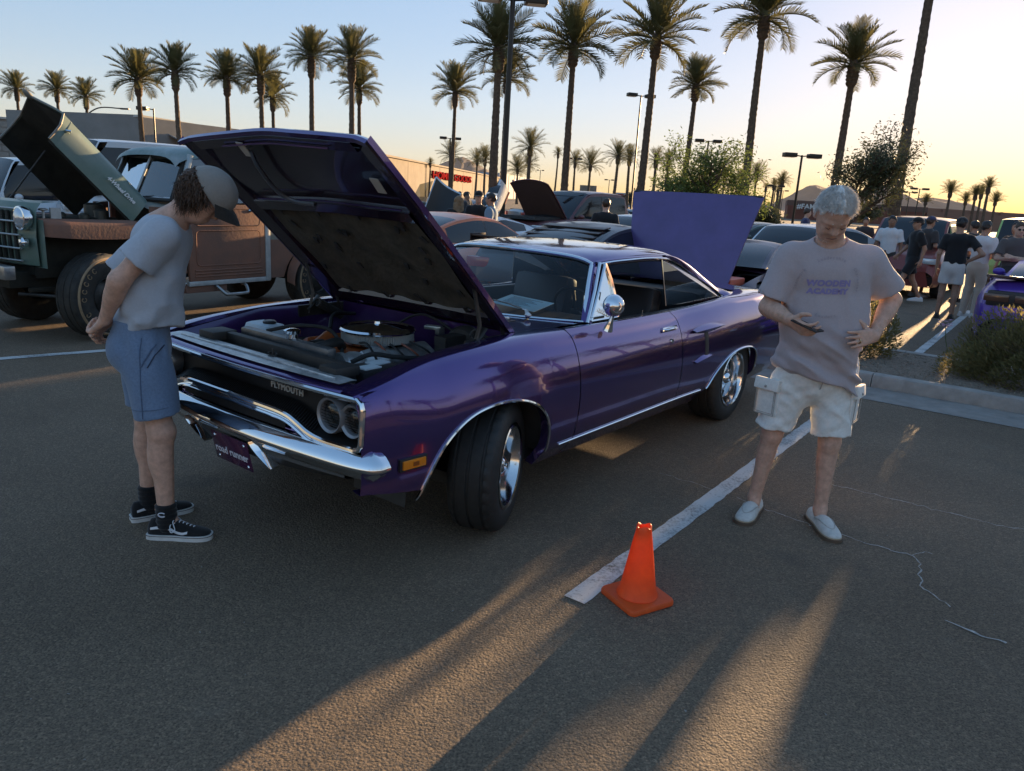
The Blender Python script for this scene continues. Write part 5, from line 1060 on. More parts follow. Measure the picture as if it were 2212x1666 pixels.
# ================================================================ old green and rust 4x4 pickup with its hood up
GRN = mat("weathered green paint", (.055, .125, .090), .42, .1, .2, var=(2.6, .75, 7, (.19, .23, .21)), bump=(30, .05, .003))
RUST = mat("rusty patina", (.27, .125, .080), .78, 0, 0, spec=.25, var=(2.4, .42, 9, (.15, .095, .075)), bump=(34, .45, .006))
GRN2 = mat("faded green bed paint", (.11, .18, .155), .5, 0, .1, var=(3.5, .7, 7, (.27, .18, .14)), bump=(30, .08, .003))
UND = mat("sooty underside", (.022, .020, .014), .85, var=(5, .5), bump=(25, .2, .01))
PALER = mat("pale weathered metal", (.45, .46, .45), .45, .4, var=(9, .2))
STEEL = mat("scuffed steel", (.38, .38, .37), .32, .9, var=(12, .25))
TG = glass("truck glass", (.55, .60, .64), 2.1)
TRK = empty("pickup_truck", (-4.968, 8.192, 0), R(238), "old green and rust-patina 4x4 pickup with raised hood, left of the purple car", "truck")
def tb(name, c, d, mt, bevel=.01, par=TRK, rot=None): m = MB(); m.box(c, d, rot=rot); return m.build(name, mt, par, bevel=bevel)
# frame, grille
tb("chassis", (-1.6, 0, .60), (4.6, .72, .16), UND); tb("front_axle", (0, 0, .44), (.14, 1.3, .12), UND); tb("rear_axle", (-3.0, 0, .44), (.14, 1.3, .12), UND); tb("leaf_spring", (0, .42, .50), (1.1, .06, .05), UND); tb("underbody", (-.1, 0, .80), (1.2, .9, .3), UND)
m = MB(); P = []
for y in lin(-.62, .62, 21):
    xb = .62 - .10 * (y / .62) ** 2; P.append([(xb - .06, y, .74), (xb, y, .76), (xb + .01, y, 1.05), (xb - .015, y, 1.30), (xb - .06, y, 1.365), (xb - .20, y, 1.38)])
m.grid(P); gs = m.build("grille_shell", GRN, TRK)
m = MB()
for k in range(9):
    y = -.36 + .09 * k
    m.box((.628 - .10 * (y / .62) ** 2, y, 1.03), (.03, .052, .50), rot=rotm('Z', 0))
m.build("grille_slots", mat("grille void", (.012, .014, .010), .8), gs, bevel=.012)
for z in (.80, .92, 1.05, 1.18, 1.29):
    m = MB(); m.tube([(.660 - .10 * (y / .62) ** 2 - (.02 if z > 1.25 else 0), y, z + (.012 if z > 1.25 else 0)) for y in lin(-.46, .46, 13)], .016, 6, flat=.6); m.build("grille_bar", PALER, gs)
for sg in (1, -1):
    c = (.60, sg * .50, 1.215)
    m = MB(); m.lathe([(.105, -.06), (.118, -.01), (.115, .018), (.098, .022)], 28, c=c, ax='x'); hl = m.build("headlight", CHROME, TRK)
    m = MB(); m.lathe([(.10, .018), (.08, .035), (.05, .045), (.001, .05)], 24, c=c, ax='x'); m.build("lens", mat("sealed beam glass", (.55, .6, .65), .06, .6), hl)
    m = MB(); m.lathe([(.045, -.03), (.048, .01), (.035, .02), (.03, .035), (.001, .04)], 18, c=(.61, sg * .53, .985), ax='x'); m.build("turn_signal", CHROME, TRK)
    # front fender: flat top with a skirt, sweeping down to the rear
    m = MB(); P = []
    for x in lin(.50, -.78, 30):
        t = (.50 - x) / 1.28; zt = 1.20 - .02 * t - .10 * max(0, t - .75) / .25; yo = .80 - .10 * max(0, (x - .3) / .2) ** 2; sk = 1.05 - .03 * math.sin(math.pi * t) if x > -.55 else 1.05 - .45 * ((-.55 - x) / .23)
        P.append([(x, sg * .45, zt + .01), (x, sg * .60, zt + .02), (x, sg * (yo - .06), zt + .012), (x, sg * (yo - .015), zt - .01), (x, sg * yo, zt - .04), (x, sg * (yo - .005), sk), (x, sg * (yo - .06), sk)])
    m.grid(P); m.build("front_fender", RUST, TRK, angle=50)
    m = MB(); m.grid([[(.50, sg * y, z) for y in lin(.45, .72, 4)] for z in (.74, 1.0, 1.21)]); m.build("fender_apron", GRN, TRK)
    m = MB(); m.grid([[(x, sg * .47, z) for x in lin(.50, -.75, 8)] for z in (.62, .9, 1.20)]); m.build("inner_fender", UND, TRK)
# bumper, pipe guard, winch block
tb("front_bumper", (.86, .30, .72), (.10, .92, .13), STEEL, .012); tb("front_bumper", (.86, -.62, .72), (.10, .6, .13), STEEL, .012)
m = MB(); m.tube(crv([(.84, .10, .94), (.92, .16, .955), (.94, .36, .94), (.92, .44, .90), (.90, .46, .78)], 6), .034, 10); m.tube([(.84, .12, .95), (.84, -.5, .95)], .034, 10); m.build("bull_bar", CHROME, TRK)
tb("winch", (.80, -.08, .90), (.20, .30, .22), STEEL, .03)
m = MB(); m.tube([(.62, .35, .46), (.30, .70, .44)], .018, 6); m.build("tie_rod", DARKMET, TRK)
# engine bay contents
tb("engine_block", (-.10, 0, 1.05), (.85, .5, .32), UND, .03); m = MB()
for x, y, r_, z in ((-.35, .22, .07, 1.28), (-.15, .25, .05, 1.24), (.05, .15, .06, 1.24), (-.45, -.1, .10, 1.33)): m.lathe([(r_, z - .12), (r_, z), (r_ * .6, z + .02), (.001, z + .02)], 14, c=(x, y, 0))
m.build("carburettor", mat("greasy metal", (.09, .085, .07), .5, .5), TRK)
m = MB(); m.box((.30, .56, 1.25), (.10, .02, .14)); m.tube([(.42, .57, 1.20), (.42, .57, 1.30)], .012, 8); m.ball((.42, .57, 1.305), (.045, .045, .014)); m.build("hood_catch", PALER, TRK)
# cowl, cab
m = MB(); P = []
for x, zt, w_ in ((-.70, 1.37, .56), (-.78, 1.39, .62), (-.95, 1.40, .70), (-1.05, 1.41, .74)): P.append([(x, y * w_, zt - .05 * abs(y) ** 3) for y in lin(-1, 1, 13)])
m.grid(P); m.build("cowl", GRN2, TRK)
for sg in (1, -1): m = MB(); m.grid([[(x, sg * (.56 + .2 * min(1, (-.70 - x) / .3)), z) for x in lin(-.70, -1.0, 6)] for z in lin(.62, 1.35, 6)]); m.build("cowl_side", RUST, TRK)
WSB = [(-.92, -.64, 1.425), (-.92, .64, 1.425)]; WST = [(-1.16, -.58, 1.88), (-1.16, .58, 1.88)]
def ws(y, t, o=0): a = Vector((-.89 - .05 * abs(y / .66) ** 2, y, 1.42)); b = Vector((-1.13 - .05 * abs(y / .66) ** 2, y * .91, 1.90)); return a.lerp(b, t) + Vector((.87, 0, .45)) * o
for sg in (1, -1):
    m = MB(); m.grid([[ws(sg * y, t) for y in lin(.025, .60, 6)] for t in (.02, .5, .97)]); m.build("windshield_pane", TG, TRK, smooth=False, fix=False)
m = MB(); m.tube([ws(y, 0) for y in lin(-.63, .63, 12)], .028, 6); m.tube([ws(y, 1) for y in lin(-.63, .63, 12)], .026, 6)
for sg in (1, -1): m.tube([ws(sg * .63, t) for t in lin(0, 1, 6)], .030, 6)
m.build("windshield_frame", BLACKRUB, TRK)
m = MB(); m.tube([ws(0, t, .012) for t in lin(-.04, 1.04, 4)], .014, 6); m.build("windshield_divider", PALER, TRK)
m = MB(); m.tube([(-.86, .12, 1.44), (-.93, .32, 1.46), (-.95, .45, 1.455)], .008, 6); m.build("wiper", DARKMET, TRK)
m = MB(); P = []
for x, zt, w_ in ((-1.02, 1.915, .60), (-1.06, 1.965, .62), (-1.14, 2.005, .645), (-1.30, 2.03, .67), (-1.65, 2.035, .68), (-1.95, 2.02, .675), (-2.10, 1.97, .66), (-2.16, 1.88, .655)):
    P.append([(x - .03 * (1 - abs(y)), y * w_, zt - .035 * y * y - .09 * abs(y) ** 8) for y in (-1, -.97, -.92, -.85, -.7, -.5, -.25, 0, .25, .5, .7, .85, .92, .97, 1)])
m.grid(P); m.build("cab_roof", mat("weathered green roof", (.055, .12, .085), .42, .1, .2, var=(2.2, .5, 6, (.34, .38, .40)), bump=(20, .05, .003)), TRK, angle=60)
for sg in (1, -1):
    for a, b, r_ in (((-1.0, .685, 1.41), (-1.20, .625, 1.93), .035), ((-2.08, .73, 1.40), (-2.06, .64, 1.93), .045)):
        m = MB(); m.tube([(a[0], sg * a[1], a[2]), (b[0], sg * b[1], b[2])], r_, 8); m.build("cab_pillar", mat("pale blue-grey paint", (.34, .40, .42), .4, .1, .2, var=(4, .25)) if r_ < .04 else GRN2, TRK)
    # door: rust skin with two pressed panels and three ribs
    d = tb("door", (-1.555, sg * .765, .96), (1.08, .045, .88), RUST, .02)
    for z0, h_ in ((1.255, .20), (.90, .40)):
        m = MB(); c = (-1.56, sg * .789, z0); ring = []
        for q in range(4):
            cx, cz = ((.40, 1), (-.40, 1), (-.40, -1), (.40, -1))[q]; cz = cz * h_ / 2
            for k in range(5):
                a = math.pi / 2 * q + math.pi / 2 * k / 4; ring.append((c[0] + cx + .05 * math.cos(a), c[1], c[2] + cz - (.05 if cz > 0 else -.05) + .05 * math.sin(a)))
        m.tube(ring, .009, 6, closed=True, flat=.8); m.build("door_pressing", RUST, d)
    for k in range(3): m = MB(); m.tube([(-1.08, sg * .789, .645 - .035 * k), (-2.03, sg * .789, .645 - .035 * k)], .009, 6); m.build("door_rib", RUST, d)
    m = MB(); m.tube([(-1.85, sg * .79, 1.335), (-1.87, sg * .825, 1.34), (-1.99, sg * .825, 1.335)], .013, 6); m.build("handle", CHROME, d)
    tb("door_edge_trim", (-2.125, sg * .772, .95), (.075, .05, .95), PALER, .006)
    tb("sill", (-1.58, sg * .765, .495), (1.16, .05, .055), PALER, .006); tb("rocker", (-1.25, sg * .70, .43), (.55, .12, .09), RUST, .01)
    m = MB(); m.tube(crv([(-1.36, sg * .72, .46), (-1.37, sg * .80, .44), (-1.42, sg * .86, .37), (-1.47, sg * .87, .355), (-1.70, sg * .87, .355), (-1.75, sg * .86, .37), (-1.77, sg * .80, .44), (-1.77, sg * .72, .46)], 4), .020, 8); m.build("step", STEEL, TRK)
    # bed
    m = MB(); m.grid([[(x, sg * (.74 + .02 * math.sin(math.pi * (z - .5) / .9)), z) for x in lin(-2.17, -4.35, 18)] for z in lin(.98, 1.40, 6)]); m.build("bed_side", GRN2, TRK, thick=.02)
    m = MB(); P = []
    for x in lin(-2.17, -4.35, 40):
        ar = (x + 3.0) / .58; zl = .50 if abs(ar) > 1 else .50 + .42 * math.sqrt(1 - ar * ar); P.append([(x, sg * .765, z) for z in lin(zl, .98, 5)])
    m.grid(P); m.build("bed_lower", RUST, TRK, thick=.02)
    m = MB(); P = []
    for q in lin(-.1, math.pi + .1, 20): P.append([(-3.0 + .56 * math.cos(q), sg * .77, .48 + .46 * math.sin(q)), (-3.0 + .58 * math.cos(q), sg * .90, .46 + .46 * math.sin(q)), (-3.0 + .57 * math.cos(q), sg * .93, .44 + .44 * math.sin(q))])
    m.grid(P); m.build("rear_fender", RUST, TRK)
    m = MB(); m.grid([[(-1.15 - .9 * t, sg * (.74 - .10 * u), 1.42 + .48 * u) for t in (0, 1)] for u in (0, 1)]); m.build("door_glass", TG, TRK, smooth=False)
tb("cab_back", (-2.15, 0, 1.15), (.04, 1.40, 1.3), GRN2, .01); tb("bed_floor", (-3.25, 0, .72), (2.2, 1.4, .06), UND); tb("tailgate", (-4.36, 0, 1.0), (.05, 1.46, .6), GRN2)
tb("seat", (-1.75, 0, .98), (.5, 1.2, .2), mat("brown seat vinyl", (.10, .06, .04), .5), .05); tb("seat_back", (-2.0, 0, 1.25), (.16, 1.2, .5), mat("brown seat vinyl"), .05)
m = MB(); m.grid([[(-1.0, y, z) for y in (-.62, .62)] for z in (.6, 1.40)]); m.build("firewall", UND, TRK)
m = MB(); T0 = Matrix.Translation((-1.30, .34, 1.42)) @ Matrix.Rotation(R(-55), 4, 'Y'); m.T = T0; m.tube([(.2 * math.cos(q), .2 * math.sin(q), 0) for q in [2 * math.pi * i / 30 for i in range(30)]], .013, 6, closed=True); m.tube([(-.2, 0, 0), (.2, 0, 0)], .01, 6); m.build("steering_wheel", BLACKPL, TRK)
# hood: inverted U shell hinged at the cowl
HT = Matrix.Translation((-.70, 0, 1.40)) @ Matrix.Rotation(R(-43), 4, 'Y')
def hcs(s):
    w_ = .56 - .07 * s; x = 1.22 * s; pts = []
    for y, z in ((-1, -.30), (-1.0, -.16), (-.985, -.05), (-.94, .005), (-.86, .03), (-.6, .05), (-.3, .064), (-.08, .075), (0, .085), (.08, .075), (.3, .064), (.6, .05), (.86, .03), (.94, .005), (.985, -.05), (1.0, -.16), (1, -.30)):
        zz = z + (.06 * s if abs(y) < .9 else 0)
        if z < -.2: zz += .07 * s
        pts.append((x - (.12 * abs(y) if s > .9 else 0) + (.10 * (1 - abs(y)) if s > .95 else 0), y * w_, zz))
    return pts
S_ = lin(0, 1, 14); m = MB(); m.grid([hcs(s) for s in S_]); hd = inst("hood", m.mesh("hood", GRN, angle=50), TRK, HT)
m = MB(); m.grid([[(p[0], p[1] * .975, p[2] - .018) for p in hcs(s)] for s in lin(.01, .985, 12)]); m.build("hood_underside", UND, hd, angle=50)
nose_ = hcs(1.0); m = MB(); m.tube([Vector(p) for p in nose_], .012, 6); m.ball((1.33, 0, .14), (.07, .03, .03)); m.build("hood_lip", GRN2, hd)
tx = text("4-Wheel Drive", .062, mat("white script", (.75, .76, .76), .5), hd, (.30, .563, -.12), (-1, 0, 0), (0, .05, 1), depth=.002, shear=.35, bold=.002)
m = MB(); m.tube([(1.0, .50, -.03), (1.02, .535, -.035), (1.04, .50, -.05)], .012, 6); m.build("hood_latch_loop", CHROME, hd)
m = MB(); m.tube([(.30, -.45, 1.30), tuple((HT @ Vector((.75, -.38, -.04))))], .010, 6); m.build("hood_prop", DARKMET, TRK)
m = MB(); m.box((.42, -.46, 1.55), (.03, .15, .50), rot=rotm('Y', R(14)) @ rotm('X', R(-8))); sb = m.build("display_board", mat("board black edge", (.02, .02, .025), .5), None)
sb.location = TRK.location; sb.rotation_euler = TRK.rotation_euler; lab(sb, "narrow white show board with black edges propped behind the pickup's grille", "sign")
m = MB(); m.box((.438, -.46, 1.555), (.006, .115, .44), rot=rotm('Y', R(14)) @ rotm('X', R(-8))); m.build("board_face", mat("board white", (.5, .55, .62), .5), sb)
# wheels: tall tyres, front pair steered; sunlight on the sidewall edge painted tan
TAN = mat("tan sidewall light and marks", (.30, .20, .11), .6, var=(9, .3))
TY = tyre_mesh(.44, .27, .20, mat("dusty tyre rubber", (.028, .026, .022), .75, var=(12, .4), bump=(60, .2, .004)), 96)
for c, st, sd in (((0, .72, .44), R(14), 1), ((0, -.72, .44), R(14), -1), ((-3.0, .70, .44), 0, 1), ((-3.0, -.70, .44), 0, -1)):
    m = MB(); m.lathe([(.21, .13), (.205, .145), (.19, .12), (.185, .04), (.17, .03), (.12, .07), (.06, .075), (.05, .11), (.001, .115)], 40, ax='y'); M_ = Matrix.Translation(Vector(c)) @ Matrix.Rotation(st + (0 if sd > 0 else math.pi), 4, 'Z')
    wh = inst("wheel", m.mesh("wheel", DARKMET, angle=35), TRK, M_); inst("tyre", TY, wh)
    m = MB(); m.lathe([(.398, .128), (.404, .137), (.388, .147), (.378, .144)], 64, ax='y'); m.build("sidewall_edge_light", TAN, wh)  # tan ring paints the warm sunlight caught by the tyre shoulder
    for k in range(26):
        if k % 13 in (5, 6, 12): continue
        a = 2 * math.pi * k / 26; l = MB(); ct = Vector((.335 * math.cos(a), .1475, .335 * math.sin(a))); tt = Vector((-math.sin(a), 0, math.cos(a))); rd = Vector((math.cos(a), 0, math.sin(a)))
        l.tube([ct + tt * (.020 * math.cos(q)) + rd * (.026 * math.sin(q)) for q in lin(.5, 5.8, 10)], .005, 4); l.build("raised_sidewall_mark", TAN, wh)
# ================================================================ other parked vehicles
CGL = mat("dark car glass", (.015, .018, .022), .03, 0, 0, spec=.55)
HLG = mat("clear lamp", (.65, .68, .70), .08, .3, .5); RLG = mat("red lamp", (.30, .012, .012), .15, 0, .6)
def paint(name, col, metal=.3): return mat(name, col, .32, metal * .6, .45, coatr=.04, spec=.4)
CTY = tyre_mesh(.33, .21, .22, RUBBER, 40, tread=False, name="car_tyre")
def rim_mesh():
    m = MB(); m.lathe([(.225, .09), (.222, .105), (.212, .10), (.205, .03), (.19, .02)], 28, ax='y'); m.lathe([(.055, .085), (.04, .095), (.001, .097)], 14, ax='y')
    for k in range(5):
        a = 2 * math.pi * k / 5
        for da in (-.12, .12): m.tube([(.04 * math.cos(a), .08, .04 * math.sin(a)), (.21 * math.cos(a + da), .075, .21 * math.sin(a + da))], [.02, .014], 5, flat=.6)
    m.lathe([(.205, -.02), (.001, -.02)], 20, ax='y'); return m.mesh("rim", mat("grey alloy", (.30, .30, .31), .3, .9), angle=35)
RIM = rim_mesh()
KINDS = {  # body top line, glasshouse (windshield base x, roof front, roof rear, backlight base x), roof z, belt z, half width, wheelbase front/rear
 'sedan': dict(top=[(2.30, .52), (2.22, .66), (1.9, .78), (1.1, .90), (.85, .93), (-1.3, .97), (-1.7, .98), (-2.15, .96), (-2.30, .82), (-2.34, .55)], gh=(.95, .25, -.95, -1.75), roof=1.42, belt=.94, w=.90, ax=(1.38, -1.36), low=.20),
 'coupe': dict(top=[(2.32, .50), (2.24, .66), (1.9, .79), (1.0, .91), (.75, .94), (-1.2, .98), (-1.75, 1.02), (-2.15, 1.0), (-2.28, .86), (-2.32, .55)], gh=(.85, .05, -.75, -1.85), roof=1.37, belt=.95, w=.94, ax=(1.38, -1.35), low=.18),
 'sports': dict(top=[(2.22, .42), (2.12, .56), (1.7, .72), (.9, .83), (.7, .86), (-.9, .92), (-1.5, .98), (-2.0, .97), (-2.16, .86), (-2.2, .5)], gh=(.95, .05, -.5, -1.6), roof=1.22, belt=.87, w=.96, ax=(1.32, -1.32), low=.15),
 'suv': dict(top=[(2.35, .60), (2.28, .85), (2.0, .98), (1.25, 1.06), (1.05, 1.09), (-1.9, 1.10), (-2.3, 1.08), (-2.38, .95), (-2.40, .60)], gh=(1.15, .45, -2.0, -2.33), roof=1.74, belt=1.08, w=.94, ax=(1.42, -1.42), low=.28),
 'pickup': dict(top=[(2.75, .66), (2.70, .95), (2.5, 1.08), (1.6, 1.17), (1.45, 1.19), (-.9, 1.19), (-1.05, 1.19), (-2.7, 1.18), (-2.78, 1.10), (-2.80, .62)], gh=(1.55, .75, -.65, -.95), roof=1.90, belt=1.17, w=1.0, ax=(1.75, -1.75), low=.34),
 'van': dict(top=[(2.10, .62), (2.12, .95), (2.05, 1.10), (1.75, 1.22), (1.65, 1.25), (-1.9, 1.25), (-2.1, 1.25), (-2.14, 1.1), (-2.15, .6)], gh=(1.72, 1.35, -2.0, -2.10), roof=2.28, belt=1.25, w=.94, ax=(1.25, -1.25), low=.36),
 'wagon': dict(top=[(2.15, .62), (2.12, .90), (1.95, 1.02), (1.0, 1.10), (.85, 1.12), (-1.9, 1.12), (-2.1, 1.12), (-2.15, 1.0), (-2.16, .6)], gh=(.90, .55, -2.0, -2.12), roof=1.86, belt=1.12, w=.92, ax=(1.3, -1.3), low=.38)}
def car(name, kind, loc, heading, col, label, cat="car", group=None, face='both', sx=1., hood_up=None, roofcol=None, extras=None, nohood=False):
    K = KINDS[kind]; root = empty(name, (*loc, 0), heading, label, cat, group); W = K['w']; pm = col if not isinstance(col, tuple) else paint(name + " paint " + str(len(MATS)), col)
    tp = cs([(x, z) for x, z in K['top']]); xs = sorted(set(np.round(np.linspace(K['top'][-1][0], K['top'][0][0], 34), 3)) | {p[0] for p in K['top']}); low = K['low']; rings = []
    x0, x1 = K['top'][-1][0], K['top'][0][0]; R_ = .36 if kind in ('pickup', 'suv', 'wagon') else .34
    def zl(x):
        for a in K['ax']:
            d = abs(x - a)
            if d < R_ + .06: return low + (R_ + .40 - low) * math.sqrt(max(0, 1 - (d / (R_ + .06)) ** 2))
        return low
    xs = sorted(set(xs) | {round(a + (R_ + .06) * math.cos(q), 4) for a in K['ax'] for q in lin(0, math.pi, 15)})
    for sg in (1, -1): pass
    side = MB(); 
    def wx(x): e = max(0, abs(x - (x0 + x1) / 2) / ((x1 - x0) / 2) - .72) / .28; return W * (1 - .13 * e * e)
    def yz(x, t, z0, z1):
        z = z0 + (z1 - z0) * t; h = (z - low) / max(.1, z1 - low); return wx(x) - .07 * max(0, .25 - h) / .25 - .16 * max(0, (h - .55) / .45) ** 2.2, z
    for sg in (1, -1):
        P = []
        for x in xs:
            zt = tp(x); z0 = min(zl(x), zt - .05); P.append([(x, sg * yz(x, t, z0, zt)[0], yz(x, t, z0, zt)[1]) for t in (0, .08, .2, .35, .5, .65, .78, .88, .95, 1)] )
        side.grid(P, flip=sg < 0)
    for a, b in ((xs, 0),):
        P = []
        for x in xs:
            zt = tp(x); ye = yz(x, 1, low, zt)[0]; P.append([(x, ye * u, zt + .03 * (1 - u * u) * (1 if x < 2.0 else .3)) for u in (-1, -.9, -.6, -.3, 0, .3, .6, .9, 1)])
        side.grid(P if not nohood else [r for r in P if r[0][0] < K['gh'][0] + .1])
    for xe in (x0, x1): side.add([(xe, -wx(xe) + .06, low), (xe, wx(xe) - .06, low), (xe, yz(xe, 1, low, tp(xe))[0], tp(xe)), (xe, -yz(xe, 1, low, tp(xe))[0], tp(xe))], [(0, 1, 2, 3)])
    side.build("body", pm, root, angle=38)
    m = MB(); m.box(((x0 + x1) / 2, 0, low + .12), ((x1 - x0) * .94, W * 1.75, .2)); m.build("underbody", BLACKPL, root)
    # glasshouse: one curved shell cut into roof, screens, side glass and sail panels
    a, b, c, d = K['gh']; zb = K['belt'] + .01; zr = K['roof']; wb = yz(0, 1, low, K['belt'])[0] - .012; wr = wb * (.80 if kind not in ('wagon', 'suv', 'pickup', 'van') else .90)
    tz = cs([(a, zb), (a + (b - a) * .5, zb + (zr - zb) * .56), (b, zr - .035), ((b + c) / 2, zr), (c, zr - .035), (c + (d - c) * .5, zb + (zr - zb) * (.60 if kind in ('coupe', 'sports', 'sedan') else .5)), (d, zb)])
    def ew(x): t = max(0, min(1, (tz(x) - zb) / (zr - zb))); return wb + (wr - wb) * t
    def top(x, u): e = abs(u); return (x - (.10 * (1 - u * u) * (-1 if x > (b + c) / 2 else .5)) * (1 - max(0, min(1, (tz(x) - zb) / (zr - zb)))) , u * ew(x), tz(x) + (.012 - .030 * e * e - .020 * e ** 8) * min(1, (tz(x) - zb) / .1 + .01))
    US_ = (-1, -.97, -.9, -.75, -.5, -.25, 0, .25, .5, .75, .9, .97, 1)
    m = MB(); m.grid([[top(x, u) for u in US_] for x in lin(b + .06 * (a - b), c + .08 * (d - c), 14)]); m.build("roof", roofcol or pm, root, angle=60)
    for nm, x_0, x_1 in (("windshield", a - .015, b + .06 * (a - b)), ("rear_window", c + .08 * (d - c), d + .02)):
        m = MB(); m.grid([[top(x, u * .93) for u in US_] for x in lin(x_0, x_1, 8)]); m.build(nm, CGL, root, angle=60)
        for u0_, u1_ in ((-1, -.93), (.93, 1)): m = MB(); m.grid([[top(x, u) for u in (u0_, (u0_ + u1_) / 2, u1_)] for x in lin(x_0, x_1, 8)]); m.build("pillar", pm, root)
    xc = c + (d - c) * (.42 if kind in ('coupe', 'sports', 'sedan') else .2); xa = a + (b - a) * .10
    for sg in (1, -1):
        def sd(x, t): e = top(x, 1); bz = zb - .02; return (x, sg * (wb + (e[1] - wb) * t ** 1.2 + .012 * math.sin(math.pi * t)), bz + (e[2] - bz) * t)
        xm_ = (xa + xc) / 2 - .05; gap = .05
        for x_0, x_1 in ((xa - .05, xm_ + gap / 2), (xm_ - gap / 2, xc + .03)):
            m = MB(); m.grid([[sd(x, t) for t in lin(.06, .90, 6)] for x in lin(x_0, x_1, 12)]); m.build("side_window", CGL, root, fix=False, angle=60)
        for nm, x_0, x_1, t0, t1 in (("sail_panel", xc + .03, d + .01, 0, 1), ("pillar", a, xa - .05, 0, 1), ("window_frame", xa - .05, xc + .03, .90, 1), ("window_frame", xa - .05, xc + .03, 0, .06), ("pillar", xm_ + gap / 2, xm_ - gap / 2, .06, .90)):
            m = MB(); m.grid([[sd(x, t) for t in lin(t0, t1, 5)] for x in lin(x_0, x_1, 10)]); m.build(nm, pm if nm != "pillar" or x_0 == a else BLACKPL, root, fix=False, angle=60)
    for sg in (1, -1):
        m = MB(); m.ball((a - .25, sg * (wb + .14), zb + .07), (.06, .09, .06)); m.tube([(a - .22, sg * wb, zb + .02), (a - .23, sg * (wb + .10), zb + .05)], .02, 5); m.build("wing_mirror", pm, root)
        m = MB(); m.tube([(-.35, sg * (wx(0) - .01), K['belt'] - .12), (-.55, sg * (wx(0) - .01), K['belt'] - .12)], .014, 5); m.build("handle", BLACKPL if kind == 'sports' else CHROME, root)
        if face in ('both', 'front'): m = MB(); m.box((x1 - .10, sg * (W - .26), tp(x1 - .12) - .07), (.16, .34, .12), rot=rotm('Z', -sg * .25)); m.build("headlight", HLG, root, bevel=.03)
        if face in ('both', 'rear'): m = MB(); m.box((x0 + .06, sg * (W - .30), tp(x0 + .08) - .12), (.12, .36, .14), rot=rotm('Z', sg * .2)); m.build("tail_light", RLG, root, bevel=.025)
        for ax_ in K['ax']:
            s_ = R_ / .33; M_ = Matrix.Translation((ax_, sg * (W - .12), R_)) @ (Matrix.Identity(4) if sg > 0 else Matrix.Rotation(math.pi, 4, 'Z')) @ Matrix.Diagonal((s_, 1, s_, 1)); wh = inst("wheel", RIM, root, M_); inst("tyre", CTY, wh)
    if face in ('both', 'front'): m = MB(); m.box((x1 - .005, 0, (low + tp(x1)) / 2 + .06), (.06, W * 1.0, .16)); m.build("grille", BLACKPL, root, bevel=.02)
    m = MB(); m.box((x0 - .0, 0, tp(x0) - .10 if kind not in ('pickup',) else .72), (.03, .32, .16)); m.build("plate", mat("licence plate", (.55, .55, .52), .5), root, bevel=.003)
    m = MB(); m.box((x0 + .02, 0, low + .14), (.14, W * 1.7, .14)); m.build("rear_bumper", BLACKPL if kind in ('coupe', 'sports') else pm, root, bevel=.03)
    if kind == 'pickup':
        m = MB(); m.box((-1.9, 0, 1.205), (1.6, 1.55, .02)); m.build("cargo_bed", BLACKPL, root); m = MB(); m.box((-2.805, 0, .92), (.02, 1.4, .40)); m.build("tailgate", pm, root, bevel=.005)
    if hood_up:
        L_, ang, um = hood_up; T_ = Matrix.Translation((a + .02, 0, tp(a) + .03)) @ Matrix.Rotation(R(-ang), 4, 'Y'); m = MB(); P = []
        for s in lin(0, 1, 10): P.append([(L_ * s - .08 * y * y * s, y * (W * .74 - .06 * s), .05 * (1 - y * y) - .06 * s ** 3 - .02 * abs(y) ** 6) for y in lin(-1, 1, 15)])
        m.grid(P); ho = inst("hood", m.mesh("hood", pm, thick=.02), root, T_); m = MB(); m.grid([[(p[0] * .97 + .02, p[1] * .95, p[2] - .03) for p in r] for r in P]); m.build("hood_underside", um, ho)
        m = MB(); m.box(((a + x1) / 2, 0, tp(1.5) - .02), ((x1 - a) * .8, W * 1.2, .08)); m.build("engine_bay", DULLBLK, root)
    if extras: extras(root, K, pm, tp)
    return root
AWAY, TOWARD = R(54), R(234)
def orange_x(root, K, pm, tp):
    m = MB(); m.box((-2.325, .0, .70), (.012, .31, .155)); p = m.build("plate_blue", mat("plate blue ground", (.05, .12, .22), .4), root, bevel=.003)
    text("HOOKAH1", .062, mat("plate print pale", (.6, .72, .8), .5), p, (-2.333, 0, .70), (0, -1, 0), (0, 0, 1), depth=.001); text("HEAD TURNING", .022, mat("plate print pale"), p, (-2.333, 0, .642), (0, -1, 0), (0, 0, 1), depth=.001)
car("coupe_car", 'coupe', (-.95, 12.4), AWAY, (.62, .15, .045), "orange coupe parked behind the purple car's raised hood", extras=orange_x)
def dark_x(root, K, pm, tp):
    a, b, c, d = K['gh']; LV = mat("brown-black louvre", (.035, .018, .014), .35)
    for k in range(6):
        t = .08 + .15 * k; x = d + (c - d) * t; z = K['belt'] + .06 + (K['roof'] - K['belt'] - .05) * t; m = MB(); m.box((x, 0, z), (.20, 1.22 - .22 * t, .016), rot=rotm('Y', R(-8))); m.build("louvre", LV, root, bevel=.004)
    m = MB(); m.box((-2.16, 0, 1.14), (.30, 1.55, .025), rot=rotm('Y', R(6))); m.box((-2.16, .55, 1.07), (.12, .03, .14)); m.box((-2.16, -.55, 1.07), (.12, .03, .14)); m.box((-2.16, .775, 1.13), (.32, .015, .10)); m.box((-2.16, -.775, 1.13), (.32, .015, .10)); m.build("rear_spoiler", LV, root, bevel=.004)
    m = MB(); m.lathe([(.03, 1.36), (.025, 1.39), (.001, 1.395)], 10, c=(-.3, 0, 0)); m.build("roof_antenna", BLACKPL, root)
